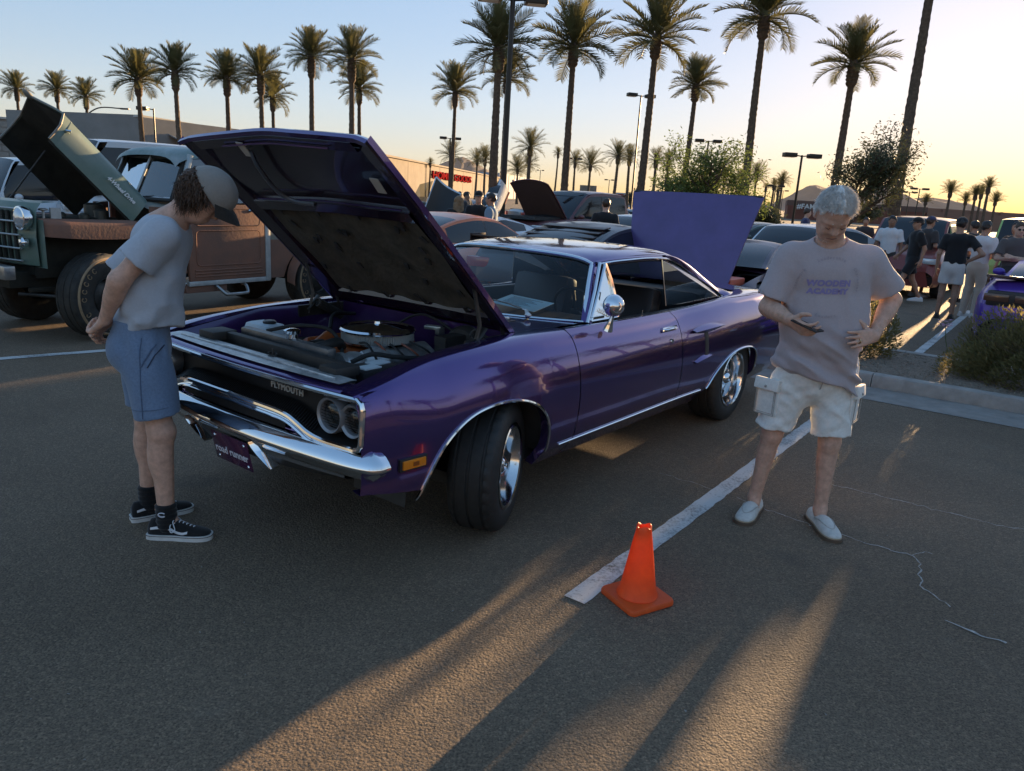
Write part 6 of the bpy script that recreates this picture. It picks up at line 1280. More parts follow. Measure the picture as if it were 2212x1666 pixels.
car("muscle_coupe", 'coupe', (1.32, 11.65), AWAY, (.055, .055, .062), "dark grey coupe with slatted rear window louvres behind the purple car's roof", extras=dark_x)
# white exotic with both doors raised
def exotic_x(root, K, pm, tp):
    for sg, col in ((1, pm), (-1, pm)):
        T_ = Matrix.Translation((.75, sg * .80, .80)) @ Matrix.Rotation(R(58), 4, 'Y') @ Matrix.Rotation(-sg * R(24), 4, 'X')
        m = MB(); P = []
        for s in lin(0, 1, 12): P.append([(-1.25 * s, sg * (.10 * math.sin(math.pi * t) + .02), -.42 + .62 * t + .10 * s * t) for t in lin(0, 1, 8)])
        m.grid(P); dr = inst("raised_door", m.mesh("raised_door", col, thick=.05), root, T_)
        m = MB(); m.grid([[(p[0] * .94 - .03, p[1] - sg * .062, p[2] * .94 + .01) for p in r] for r in P]); m.build("door_lining", mat("black door lining", (.02, .02, .02), .5), dr)
        m = MB(); m.add([(-.10, sg * .06, .20), (-1.15, sg * .06, .30), (-.85, sg * -.05, .58), (-.55, sg * -.08, .60)], [(0, 1, 2, 3)]); m.build("door_glass", glass("exotic door glass", (.30, .32, .30), 1.4), dr)
car("exotic_car", 'sports', (-1.05, 17.3), TOWARD, (.62, .66, .70), "white sports car with both doors raised upward, behind the orange coupe", extras=exotic_x)
car("pickup_truck", 'pickup', (2.35, 29.0), R(20), (.16, .21, .25), "blue-grey crew-cab pickup beyond the white sports car's doors", "truck")
car("pickup_truck", 'pickup', (1.75, 21.2), R(225), (.14, .045, .045), "maroon pickup with its dark hood raised, in front of the blue-grey pickup", "truck", hood_up=(1.15, 52, mat("rust brown hood lining", (.07, .035, .025), .7)))
car("sedan_car", 'sedan', (2.9, 17.6), AWAY, (.45, .55, .62), "pale blue sedan beside the man in the black tee")
car("sedan_car", 'sedan', (-3.6, 21.0), R(150), (.10, .25, .45), "bright blue car behind the long-haired woman")
car("coupe_car", 'coupe', (-6.0, 30.0), AWAY, (.25, .07, .05), "rust-red car with raised hood at the back, left of the crowd by the store wall", hood_up=(1.1, 60, DULLBLK))
car("coupe_car", 'coupe', (-2.0, 37.0), AWAY, (.65, .17, .06), "orange car with raised hood far behind the white sports car", hood_up=(1.1, 60, DULLBLK))
car("sedan_car", 'sedan', (4.2, 31.0), R(10), (.42, .44, .46), "silver sedan far off by the store sign", )
car("sedan_car", 'sedan', (7.0, 33.0), R(20), (.5, .5, .48), "pearl sedan far off beyond the purple panel")
# dark purple car facing us with its one-piece front tilted forward
DPUR = paint("blackish purple paint", (.018, .008, .03), .4); FLATP = mat("satin purple hood", (.095, .064, .21), .34, .15, .3, var=(3, .12))
def clam_x(root, K, pm, tp):
    T_ = Matrix.Translation((2.18, 0, .60)) @ Matrix.Rotation(R(74), 4, 'Y'); m = MB(); P = []
    for s in lin(0, 1, 12): P.append([(-1.30 * s, y * (.70 + .24 * s), .05 * (1 - y * y) + .02 * math.sin(3 * s)) for y in lin(-1, 1, 15)])
    m.grid(P); ho = inst("hood", m.mesh("hood", FLATP, thick=.03), root, T_)
    m = MB(); m.tube([(-1.30, -.92, .0), (-1.30, .92, .0)], .016, 6); m.build("hood_edge_seal", BLACKRUB, ho)
    m = MB(); m.box((1.75, .60, .55), (.55, .22, .45)); m.box((1.72, .60, .55), (.50, .30, .22)); m.build("engine_bay_panel", mat("red-orange inner panel", (.50, .09, .05), .4), root, bevel=.02)
    m = MB(); m.box((1.75, .715, .56), (.30, .01, .24)); m.build("panel_recess", DULLBLK, root)
    m = MB(); m.box((1.4, 0, .5), (1.2, .8, .4)); m.build("engine", DARKMET, root, bevel=.03)
car("sports_car", 'sports', tuple((U * 11.75 + V_ * -4.32).xy), TOWARD, DPUR, "dark glossy sports car with its wide purple hood tilted forward behind the purple muscle car", extras=clam_x, nohood=True)
car("coupe_car", 'coupe', tuple((U * 19.3 + V_ * -6.9).xy), R(200), (.06, .075, .06), "dark green-grey coupe behind the tilted purple hood")
car("suv_car", 'suv', tuple((U * 27.5 + V_ * -11.6).xy), TOWARD, (.42, .44, .46), "silver utility vehicle farthest back beside the lamp post", "suv")
car("sedan_car", 'sedan', tuple((U * 21.5 + V_ * -8.6).xy), TOWARD, (.045, .04, .05), "black sedan in front of the silver utility vehicle")
car("sedan_car", 'sedan', tuple((U * 17.0 + V_ * -5.0).xy), TOWARD, (.60, .62, .64), "white sedan facing us, left of the grey-haired man's shoulder")
car("suv_car", 'suv', tuple((U * 20.5 + V_ * -3.2).xy), TOWARD, (.22, .05, .04), "dark red utility vehicle behind the white-tee boy", "suv")
car("sedan_car", 'sedan', tuple((U * 19.0 + V_ * -6.6 + V_ * 1.2).xy), R(180), (.35, .33, .33), "grey car right behind the grey-haired man's neck")
car("wagon_car", 'wagon', tuple((U * 25.5 + V_ * -1.2).xy), TOWARD, (.30, .50, .16), "lime green wagon behind the crowd", "car")
# purple sports car at the right with its tail to us
def tail_x(root, K, pm, tp):
    m = MB(); m.box((-2.02, 0, 1.02), (.26, 1.72, .03), rot=rotm('Y', R(8))); m.box((-2.05, .83, .99), (.24, .03, .08)); m.box((-2.05, -.83, .99), (.24, .03, .08)); m.build("rear_spoiler", mat("brown tinted spoiler", (.05, .02, .012), .25), root, bevel=.006)
    m = MB(); m.box((-2.17, 0, .76), (.06, 1.62, .20)); p = m.build("tail_panel", BLACKPL, root, bevel=.03)
    for sg in (1, -1):
        for k in range(2): m = MB(); m.box((-2.205, sg * (.36 + .34 * k), .77), (.03, .28, .10)); m.build("tail_light", mat("smoked lamp", (.10, .05, .035), .15, 0, .5), root, bevel=.03)
car("sports_car", 'sports', tuple((U * 13.7 + V_ * -.05).xy), AWAY, (.10, .045, .34), "bright purple sports car with dark spoiler, tail towards us, behind the right bush", face='none', extras=tail_x)
car("sedan_car", 'sedan', tuple((U * 13.6 + V_ * 2.85).xy), AWAY, (.20, .20, .21), "unseen grey sedan added right of the view to shade the foreground")  # extra car outside the frame, added to shade the near asphalt
# white vintage vehicles behind the green truck
WHT_ = paint("old white paint", (.58, .60, .62), 0.)
def vw_x(root, K, pm, tp):
    for sg in (1, -1):
        for z in (1.00, .96): m = MB(); m.tube([(1.95, sg * (K['w'] - .03), z), (-1.9, sg * (K['w'] - .03), z)], .006, 4); m.build("side_stripe", mat("navy stripe", (.03, .035, .09), .5), root)
car("van", 'van', (-7.25, 15.3), TOWARD, WHT_, "tall white van right behind the green truck's cab", "car", extras=vw_x)
car("wagon_car", 'wagon', (-8.75, 13.9), TOWARD, WHT_, "white off-roader with its white hood raised, leftmost behind the green truck", "car", extras=vw_x, hood_up=(1.0, 48, mat("white hood lining", (.30, .31, .33), .6)))
car("wagon_car", 'wagon', (-6.2, 18.8), TOWARD, paint("cream white paint", (.55, .53, .47), 0.), "cream white wagon two rows behind the green truck", "car")
# ================================================================ palms, trees, shrubs
rp = random.Random(21)
TRUNK = mat("palm trunk", (.115, .085, .062), .9, spec=.2, var=(9, .4), bump=(24, .6, .03))
BOOT = mat("palm leaf bases", (.095, .062, .038), .9, spec=.2, var=(12, .5), bump=(18, .8, .03))
def leaf_mat(name, c1, c2, tr=.35):
    m = mat(name, c1, .55, spec=.35, var=(1.7, .6, 5, c2)); n = m.node_tree.nodes; L = m.node_tree.links; p = n["Principled BSDF"]; o = n["Material Output"]
    t = n.new("ShaderNodeBsdfTranslucent"); src = p.inputs["Base Color"].links[0].from_socket; L.new(src, t.inputs[0]); mx = n.new("ShaderNodeMixShader"); mx.inputs[0].default_value = tr
    L.new(p.outputs[0], mx.inputs[1]); L.new(t.outputs[0], mx.inputs[2]); L.new(mx.outputs[0], o.inputs[0]); return m
FROND = leaf_mat("palm frond", (.085, .088, .034), (.150, .135, .055), .42)
def frond_geo(m, droop, n=30, L_=1.0, T=None, seed=0):
    r_ = random.Random(seed); pts = []; ang = 0.; p = Vector((0, 0, 0)); k = 14
    for i in range(k + 1):
        pts.append(p.copy()); ang -= droop / k * (.5 + 1.1 * i / k); p = p + Vector((math.cos(ang), 0, math.sin(ang))) * (L_ / k)
    b = len(m.v); m.T = T
    m.tube(pts, [.018 * L_ * (1 - .9 * i / k) + .002 for i in range(k + 1)], 4)
    for j in range(n):
        t = .16 + .83 * j / (n - 1); f = t * k; i = min(int(f), k - 1); c = pts[i].lerp(pts[i + 1], f - i); d = (pts[i + 1] - pts[i]).normalized(); up = Vector((0, 1, 0)).cross(d) * -1
        ll = L_ * (.30 * math.sin(math.pi * (.12 + .80 * t)) ** .7 + .03) * r_.uniform(.85, 1.1)
        for sg in (1, -1):
            lat = Vector((0, sg, 0)); tip = c + (d * (.55 + .35 * t) + lat * .80 + up * r_.uniform(.10, .45) * -1 * -1).normalized() * ll + Vector((0, 0, -.10 * ll * r_.random())); w_ = d * (.011 * L_); mid = c.lerp(tip, .5) + up * .02 * L_
            m.add([c - w_, c + w_, mid + w_ * 1.1, tip, mid - w_ * 1.1], [(0, 1, 2, 4), (4, 2, 3)])
    m.T = None
def frond_mesh(droop, seed): m = MB(); frond_geo(m, droop, seed=seed); return m.mesh("frond", FROND, smooth=False, fix=False)
FRONDS = [frond_mesh(d, i) for i, d in enumerate((.30, .55, .85, 1.2, .4, .7))]
def trunk_mesh(H, rb, rt, seed, bulge=True):
    r_ = random.Random(seed); m = MB(); prof = []; n = int(H / .16); lx, ly = r_.uniform(-.03, .03) * H, r_.uniform(-.03, .03) * H; V = []; K = 12
    hb = min(1.3, H * .16); zs = lin(0, H - hb, n)
    for i, z in enumerate(zs):
        t = z / H; r0_ = (rb * (1 + .35 * math.exp(-z / .35)) * (1 - t) + rt * t) * (1 + (.055 if i % 2 else -.03)); prof.append((z, r0_))
    for i, t in enumerate(lin(.08, 1, 14)):
        prof.append((H - hb + hb * t, rt * (1.15 + .95 * math.sin(math.pi * min(1, .15 + t * .72)) ** .8) * (1.10 if i % 2 else .94)))
    for z, r0_ in prof:
        for k in range(K): a = 2 * math.pi * k / K; rr_ = r0_ * (1 + r_.uniform(-.06, .06)); V.append((lx * (z / H - 1) ** 2 + rr_ * math.cos(a), ly * (z / H - 1) ** 2 + rr_ * math.sin(a), z))
    N = len(prof); m.add(V, [(i * K + k, i * K + (k + 1) % K, (i + 1) * K + (k + 1) % K, (i + 1) * K + k) for i in range(N - 1) for k in range(K)]); m.add([V[(N - 1) * K + k] for k in range(K)], [tuple(range(K))])
    return m
def palm(x, y, H, rad, label, near=True, rb=.30, seed=0, group=None, nf=44, up=.0):
    root = empty("palm_tree", (x, y, 0), rp.uniform(0, 6.28), label, "palm", group); s = rad / 1.02
    trunk_mesh(H, rb, rb * .58, seed).build("trunk", TRUNK, root, fix=False)
    r_ = random.Random(seed + 99); mb = None if near else MB()
    for k in range(nf):
        t = (k + .5) / nf; el = R(86) - (t ** 1.1) * R(96 - up) + r_.uniform(-.10, .10); az = k * 2.39996 + r_.uniform(-.25, .25); L_ = s * r_.uniform(.98, 1.22) * (1.12 if .15 < t < .7 else 1.0); v = 0 if t < .3 else 1 if t < .55 else 2 if t < .8 else 3
        if r_.random() < .3: v = 4 + (t > .4)
        M = Matrix.Translation((0, 0, H - .05 - .35 * t * s * .4)) @ Matrix.Rotation(az, 4, 'Z') @ Matrix.Rotation(-el, 4, 'Y') @ Matrix.Rotation(r_.uniform(-.5, .5), 4, 'X') @ Matrix.Diagonal((L_, L_, L_, 1))
        if near: inst("frond", FRONDS[v], root, M)
        else: frond_geo(mb, (.30, .55, .85, 1.2, .4, .7)[v], n=15, T=M, seed=seed + k)
    if not near: mb.build("crown", FROND, root, smooth=False, fix=False)
    return root
NEAR = [(-48.3, 75, 8.9, 1.73, "leftmost of the three small palms above the block wall, far left"), (-44.5, 75, 9.0, 1.73, "middle one of the three small palms above the block wall, far left"), (-40.1, 72, 8.3, 1.66, "rightmost of the three small palms above the block wall, beside the curved street lamp"),
 (-23.5, 48, 7.3, 1.92, "tall palm above the grey building, leftmost of the tall group"), (-20.8, 47, 7.7, 1.74, "tall palm above the grey building, second of the tall group"), (-18.9, 50, 7.9, 1.69, "tall palm standing alone third from left in the tall group"), (-16.1, 48, 7.9, 1.85, "tall palm left of the purple hood with a shorter palm just right of it"), (-19.9, 62, 8.2, 1.91, "shorter palm tucked right behind a taller one above the purple hood's left end"),
 (-12.5, 46, 8.8, 1.7, "straight tall palm above the middle of the purple hood"), (-9.3, 42, 8.2, 1.68, "full-crowned tall palm above the purple hood's right end"), (-12.3, 58, 8.7, 1.96, "shorter palm right behind the palm at the purple hood's right end"),
 (-5.5, 60, 9.1, 1.94, "slender palm in front of the tan store wall beside a twin lamp"), (-1.6, 40, 8.8, 2.03, "big palm just left of the tall black lamp post"), (-1.6, 58, 10.0, 1.96, "smaller palm directly behind the tall black lamp post"), (2.4, 46, 10.2, 2.34, "big palm right of the tall black lamp post with a thick straight trunk"),
 (6.7, 44, 10.5, 2.5, "big palm cut by the top edge beside the slim lamp post"), (12.0, 58, 10.2, 1.87, "palm rising behind the loose green tree"), (11.8, 42, 11.4, 2.46, "big palm whose crown leaves the top edge, behind the tilted purple hood"), (16.7, 42, 9.4, 2.0, "palm whose trunk rises out of the dark bushy tree"), (15.2, 32, 9.9, 1.87, "thick leaning palm trunk at the right, crown cut by the top edge")]
for i, (x, y, h, r_, lb) in enumerate(NEAR): palm(x, y, h + (1.6 if i == 19 else 0), r_ * (.80 if i < 11 else .90), lb, True, .25 if i > 11 else .19, 100 + i * 7, nf=34 + (i * 5) % 9)
SMALL = [(-11.3, 120, 7.1, 2.03), (-9.1, 150, 7.9, 2.08), (-7.1, 140, 7.5, 2.37), (-1.3, 150, 6.6, 2.54), (.9, 170, 8.3, 2.35), (.5, 85, 6.9, 1.88), (9.6, 150, 8.5, 2.08), (10.9, 130, 7.3, 2.4), (12.4, 105, 7.6, 2.0), (14.6, 110, 7.7, 1.76), (17.5, 105, 7.3, 1.62), (21.9, 120, 8.2, 1.66), (38.4, 150, 7.1, 2.08), (38.8, 140, 6.9, 1.72), (38.5, 130, 7.0, 2.2), (42.1, 170, 6.3, 1.83), (45.4, 170, 6.0, 1.83), (55.8, 180, 6.6, 1.0), (48.0, 150, 6.3, 1.29), (52.3, 160, 6.9, 1.28), (42.9, 130, 6.5, 1.52), (77.4, 150, 4.9, 1.48), (65.4, 120, 5.9, 1.66), (79.3, 140, 5.2, 1.51), (69.3, 120, 5.7, 1.48), (76.0, 130, 6.3, 1.36), (68.1, 115, 6.7, 1.42), (84.6, 140, 5.4, 1.64), (7.5, 180, 11.6, 1.33), (-24.1, 200, 8.5, 1.23), (44.9, 190, 6.1, 1.52), (71.6, 220, 6.7, 1.22), (102.5, 230, 5.1, 1.42), (93.5, 200, 4.5, 1.85)]
ORD = "first second third fourth fifth sixth seventh eighth ninth tenth eleventh twelfth thirteenth fourteenth fifteenth sixteenth seventeenth eighteenth nineteenth twentieth".split()
ORD += ["twenty-" + o for o in ORD[:9]] + ["thirtieth"] + ["thirty-" + o for o in ORD[:9]]
for i, (x, y, h, r_) in enumerate(sorted(SMALL, key=lambda p: p[0] / p[1])):
    palm(x, y, h, r_ * .98, "small distant palm on the horizon, %s from the left" % ORD[i], False, .26, 400 + i * 5, "distant palms", 34, up=35 if x > 50 else 0)
# palms and a low dark hedge to the right, outside the frame: the car's side mirrors them
for i, (x, y, h, r_) in enumerate([(38, 16, 8.5, 2.2), (44, 9, 9, 2.3), (52, 2, 8, 2.2), (47, 24, 9, 2.3), (60, 14, 9.5, 2.4), (66, -4, 9, 2.4), (40, -8, 8, 2.2), (30, -16, 8, 2.2), (55, 30, 8.5, 2.2), (72, 22, 9, 2.3), (20, -26, 8, 2.2), (6, -34, 9, 2.2), (-8, -32, 8.5, 2.2)]):
    palm(x, y, h, r_, "palm mirrored in the purple car's side, standing right of the view, %s from the cars" % ORD[i], False, .30, 700 + i * 3, "palms right of the view", 36)
def leafy(name, label, cat, loc, trunk, leaves, bark, leaf, group=None):
    root = empty(name, loc, 0, label, cat, group); trunk.build("trunk", bark, root, fix=False); leaves.build("crown", leaf, root, smooth=False, fix=False); return root
def branch_tree(seed, H, spread, n1, leafn, lsize, zig=.3, clump=.45, stems=1, first=.35):
    r_ = random.Random(seed); tr = MB(); lf = MB(); tips = []
    def grow(p, d, L_, r0_, lev):
        pts = [p]; q = p.copy(); k = 5
        for i in range(k):
            d = (d + Vector((r_.uniform(-zig, zig), r_.uniform(-zig, zig), r_.uniform(-zig * .4, zig * .5)))).normalized(); q = q + d * L_ / k; pts.append(q.copy())
        tr.tube(pts, [r0_ * (1 - .55 * i / k) for i in range(k + 1)], 6 if lev < 2 else 4, cap=False)
        if lev >= 2: tips.extend([pts[2], pts[3], pts[4], pts[5]])
        if lev < 3:
            for j in range(n1 if lev < 2 else 3):
                a = r_.uniform(0, 6.28); b = pts[r_.randint(2, 5)]; nd = (d * .6 + Vector((math.cos(a), math.sin(a), r_.uniform(-.1, .75))) * spread).normalized(); grow(b, nd, L_ * r_.uniform(.55, .8), r0_ * .5, lev + 1)
    for s in range(stems):
        a = r_.uniform(0, 6.28); grow(Vector((0, 0, 0)), Vector((.25 * math.cos(a) * (stems > 1), .25 * math.sin(a) * (stems > 1), 1)), H * first, H * .03, 0)
    for i in range(leafn):
        c = r_.choice(tips); p = c + Vector((r_.gauss(0, clump), r_.gauss(0, clump), r_.gauss(0, clump * .7))); a = Vector((r_.gauss(0, 1), r_.gauss(0, 1), r_.gauss(0, .7))).normalized(); b = a.orthogonal().normalized(); s = lsize * r_.uniform(.6, 1.4)
        lf.add([p - a * s, p + b * s * .38, p + a * s, p - b * s * .38], [(0, 1, 2, 3)])
    return tr, lf
BARK = mat("tree bark", (.085, .06, .045), .9, var=(10, .4), bump=(20, .6, .02))
LEAF1 = leaf_mat("olive leaves", (.045, .055, .022), (.085, .085, .035), .3); LEAF2 = leaf_mat("fresh green leaves", (.10, .15, .035), (.17, .21, .06), .5)
tr, lf = branch_tree(5, 5.6, .85, 5, 8500, .062, .34, .20, 1, .44); mq = leafy("mesquite_tree", "dark bushy tree with crooked trunk behind the grey-haired man", "tree", (11.9, 29.0, 0), tr, lf, BARK, LEAF1); mq.scale = (.95, .95, 1.22)
tr, lf = branch_tree(9, 5.2, .6, 4, 12000, .085, .22, .28, 4, .42); leafy("young_tree", "loose green multi-stem tree behind the tilted purple hood", "tree", (9.0, 38.0, 0), tr, lf, BARK, LEAF2)
for i, (x, y, h, lb) in enumerate(((14.8, 46.0, 2.4, "low dark shrubby tree right of the loose green tree"), (22.5, 155.0, 6.0, "round distant tree by the white store"), (58.0, 130.0, 4.5, "low distant tree left of the mountain foot"), (47.0, 70.0, 2.6, "low dark hedge tree behind the crowd's heads"))):
    tr, lf = branch_tree(30 + i, h, .9, 4, 2600, .05 * h, .3, .10 * h, 2, .35); leafy("shrub_tree", lb, "tree", (x, y, 0), tr, lf, BARK, LEAF1)
# ---- island shrubs: dense small leaves on many twigs
def shrub(name, label, c, rx, ry, h, n, leaf, rot, seed, ls=.035, grp=None):
    r_ = random.Random(seed); root = empty(name, (c[0], c[1], .12), rot, label, "shrub", grp); lf = MB(); tw = MB()
    for i in range(90):
        a = r_.uniform(0, 6.28); e = r_.random() ** .5; x, y = rx * e * math.cos(a), ry * e * math.sin(a); tw.tube([(x * .3, y * .3, 0), (x * .7, y * .7, h * .4), (x * 1.0, y * 1.0, h * (1.0 - .3 * e) * r_.uniform(.8, 1.1))], [.006, .004, .001], 4, cap=False)
    for i in range(n):
        v = Vector((r_.gauss(0, 1), r_.gauss(0, 1), abs(r_.gauss(0, 1)))).normalized(); k = r_.uniform(.55, 1.0) ** .5 * (1 + .16 * math.sin(5 * v.x + 3 * v.y + seed) + .10 * math.sin(11 * v.y - 7 * v.x))
        p = Vector((v.x * rx * k, v.y * ry * k, max(.0, v.z) ** .8 * h * k)); d = (v + Vector((r_.gauss(0, .5), r_.gauss(0, .5), r_.uniform(-.1, .9)))).normalized(); b = d.orthogonal().normalized(); b.rotate(Matrix.Rotation(r_.uniform(0, 6.28), 3, d)); s = ls * r_.uniform(.6, 1.5)
        lf.add([p, p + d * s * .5 + b * s * .16, p + d * s, p + d * s * .5 - b * s * .16], [(0, 1, 2, 3)])
    tw.build("twigs", BARK, root, fix=False); lf.build("foliage", leaf, root, smooth=False, fix=False); return root
LEAF3 = leaf_mat("warm-lit shrub leaves", (.15, .145, .055), (.24, .20, .085), .5)  # leaf colour paled and yellowed to stand in for warm backlight
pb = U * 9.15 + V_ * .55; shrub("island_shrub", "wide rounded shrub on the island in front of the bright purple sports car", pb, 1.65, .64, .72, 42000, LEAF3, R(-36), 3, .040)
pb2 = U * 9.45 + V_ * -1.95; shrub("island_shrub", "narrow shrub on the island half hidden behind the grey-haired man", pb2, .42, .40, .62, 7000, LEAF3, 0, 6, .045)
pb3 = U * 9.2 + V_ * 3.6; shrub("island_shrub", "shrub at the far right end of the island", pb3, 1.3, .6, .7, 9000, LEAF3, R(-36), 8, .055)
PINK = mat("pink petals", (.62, .33, .46), .6)
for i, (pu, pv, z, lb) in enumerate(((9.62, -1.05, .58, "pink flower cluster at the left edge of the wide shrub"), (9.75, -1.62, .62, "small pink flower cluster on the narrow shrub"))):
    p = U * pu + V_ * pv; fl = empty("flower_cluster", (p.x, p.y, z), 0, lb, "flower"); r_ = random.Random(i); m = MB()
    for k in range(26 if i == 0 else 12):
        c = Vector((r_.gauss(0, .035), r_.gauss(0, .035), r_.gauss(0, .03)))
        for q in range(5): a = q * 1.2566 + k; d = Vector((math.cos(a), math.sin(a), .4)); e = Vector((-math.sin(a), math.cos(a), 0)); m.add([c, c + d * .012 + e * .007, c + d * .022, c + d * .012 - e * .007], [(0, 1, 2, 3)])
    m.build("petals", PINK, fl, smooth=False, fix=False); m = MB(); m.tube([(0, 0, 0), (.05, .02, -.2), (.15, .05, -.42)], .004, 4); m.build("stem", LEAF2, fl)
# ================================================================ buildings, lamps, mountains
STUC = mat("grey stucco", (.24, .235, .225), .9, var=(.8, .12, 6), bump=(30, .2, .01)); STUD = mat("dark grey stucco", (.10, .10, .105), .9, var=(.8, .12)); TANW = mat("tan concrete wall", (.21, .172, .135), .9, var=(.25, .22, 8), bump=(6, .2, .02)); WHW = mat("off-white panel wall", (.42, .43, .45), .85, var=(.3, .12, 8))
MASON = mat("block masonry", (.27, .25, .225), .92, var=(3, .2), bump=(20, .3, .01)); METR = mat("blue-grey metal roofing", (.20, .24, .29), .4, .5); DKW = mat("dark window", (.02, .022, .025), .1, 0, .2)
def obox(root, name, a, b, z0, z1, depth, mt, par=None, flip=1):
    """wall box from plan point a to b (front face), going back by depth"""
    a = Vector((*a, 0)); b = Vector((*b, 0)); d = (b - a).normalized(); n = Vector((-d.y, d.x, 0)) * flip; m = MB()
    q = [a, b, b + n * depth, a + n * depth]; m.prism([(p.x, p.y, z0) for p in q], [(p.x, p.y, z1) for p in q]); return m.build(name, mt, par or root)
g1 = empty("retail_building", (0, 0, 0), 0, "low grey stucco store with a metal awning, left behind the green truck", "building")
obox(g1, "front_block", (-33.0, 61.0), (-28.6, 58.5), 0, 5.75, 9, STUC); obox(g1, "side_wing", (-28.58, 58.5), (-20.5, 96), .0, 5.9, 12, STUC); obox(g1, "recessed_wing", (-42, 70), (-33.0, 66), 0, 5.3, 8, STUD)
m = MB(); m.box((-30.8, 59.73, 5.80), (5.2, .35, .12), rot=rotm('Z', R(-29.6))); m.build("parapet_cap", PALER, g1)
for t in (.22, .68):
    p = Vector((-33.0, 61.0, 0)).lerp(Vector((-28.6, 58.5, 0)), t); m = MB(); m.box((p.x - .02, p.y - .04, 3.2), (1.3, .12, .9), rot=rotm('Z', R(-29.6))); w_ = m.build("window", STUD, g1)
    m = MB(); m.box((p.x - .04, p.y - .09, 3.2), (1.15, .08, .75), rot=rotm('Z', R(-29.6))); m.build("pane", DKW, w_); m = MB(); m.box((p.x - .06, p.y - .13, 3.2), (.05, .05, .8), rot=rotm('Z', R(-29.6))); m.build("mullion", PALER, w_)
aw = empty("awning", (0, 0, 0), 0, parent=g1); A0, A1 = Vector((-27.7, 60.5, 0)), Vector((-23.9, 78.5, 0)); dA = (A1 - A0).normalized(); nA = Vector((dA.y, -dA.x, 0))
m = MB(); m.grid([[A0.lerp(A1, t) + Vector((0, 0, 4.75)), A0.lerp(A1, t) + nA * 2.4 + Vector((0, 0, 3.75))] for t in (0, 1)]); m.build("awning_sheet", METR, aw, thick=.05)
for k in range(24):
    p = A0.lerp(A1, k / 23); m = MB(); m.tube([p + Vector((0, 0, 4.82)), p + nA * 2.42 + Vector((0, 0, 3.82))], .05, 4); m.build("standing_seam", METR, aw)
m = MB(); p = A0.lerp(A1, .72) + Vector((0, 0, 5.25)); m.box(p + nA * .1, (.35, .35, .32)); m.build("wall_lamp", PALER, g1)
g2 = empty("block_wall_building", (0, 0, 0), 0, "long grey block-wall building behind the raised green hood, far left", "building")
obox(g2, "wall", (-66, 72), (-43.5, 98), 0, 6.5, 20, MASON)
a, b = Vector((-66, 72, 0)), Vector((-43.5, 98, 0)); dd = (b - a).normalized(); nn = Vector((dd.y, -dd.x, 0)); L_ = (b - a).length; r_ = random.Random(6); bk = []
for v in range(3):
    m = MB(); m.box((0, 0, 0), (1.18, .08, .56)); bk.append(m.mesh("block", [MASON, mat("block masonry lighter", (.31, .29, .26), .92, var=(3, .2)), mat("block masonry darker", (.23, .21, .19), .92, var=(3, .2))][v], bevel=.02))
for row in range(10):
    for k in range(28):
        x = (k + .5 * (row % 2)) * 1.22 + .6
        if x < L_ - .6:
            p = a + dd * x + nn * .03; M = Matrix.Translation((p.x, p.y, .36 + .62 * row)) @ Matrix.Rotation(math.atan2(dd.y, dd.x), 4, 'Z'); inst("block", bk[r_.randint(0, 2)], g2, M)
m = MB(); m.prism([tuple(a + nn * .2 + Vector((0, 0, 6.5))), tuple(b + nn * .2 + Vector((0, 0, 6.5))), tuple(b - nn * .4 + Vector((0, 0, 6.5))), tuple(a - nn * .4 + Vector((0, 0, 6.5)))], [tuple(a + nn * .2 + Vector((0, 0, 6.7))), tuple(b + nn * .2 + Vector((0, 0, 6.7))), tuple(b - nn * .4 + Vector((0, 0, 6.7))), tuple(a - nn * .4 + Vector((0, 0, 6.7)))]); m.build("coping", PALER, g2)
g3 = empty("store_building", (0, 0, 0), 0, "long tan store wall with red lettering behind the crowd", "building")
ta, tb_ = Vector((-30.0, 158, 0)), Vector((-10.3, 318, 0)); obox(g3, "wall", ta.xy, tb_.xy, 0, 8.0, 40, TANW); d3 = (tb_ - ta).normalized(); n3 = Vector((d3.y, -d3.x, 0))
for k in range(10): p = ta.lerp(tb_, (k + .5) / 10); m = MB(); m.box(p + n3 * -.04 + Vector((0, 0, 3.9)), (.5, .16, 7.8), rot=rotm('Z', math.atan2(n3.y, n3.x) - math.pi / 2)); m.build("wall_pilaster", TANW, g3)
m = MB(); m.prism([tuple(ta + n3 * .5 + Vector((0, 0, 8.0))), tuple(tb_ + n3 * .5 + Vector((0, 0, 8.0))), tuple(tb_ - n3 * .5 + Vector((0, 0, 8.0))), tuple(ta - n3 * .5 + Vector((0, 0, 8.0)))], [tuple(ta + n3 * .5 + Vector((0, 0, 8.4))), tuple(tb_ + n3 * .5 + Vector((0, 0, 8.4))), tuple(tb_ - n3 * .5 + Vector((0, 0, 8.4))), tuple(ta - n3 * .5 + Vector((0, 0, 8.4)))]); m.build("coping", TANW, g3)
REDL = mat("red channel letters", (.26, .02, .02), .8, spec=0.)
p = ta.lerp(tb_, .45) + n3 * .45; t_ = text("HOMES GOODS", 5.2, REDL, g3, (p.x, p.y, 5.6), tuple(d3), (0, 0, 1), depth=.25, bold=.08); t_.scale = (t_.scale[0] * 1.45, t_.scale[1] * .52, t_.scale[2])
g4 = empty("store_building", (0, 0, 0), 0, "pale grey store with two small signs, right of the tan store", "building")
wa, wb_ = Vector((-10.0, 322, 0)), Vector((10.5, 430, 0)); obox(g4, "wall", wa.xy, wb_.xy, 0, 10.2, 40, WHW); d4 = (wb_ - wa).normalized(); n4 = Vector((d4.y, -d4.x, 0))
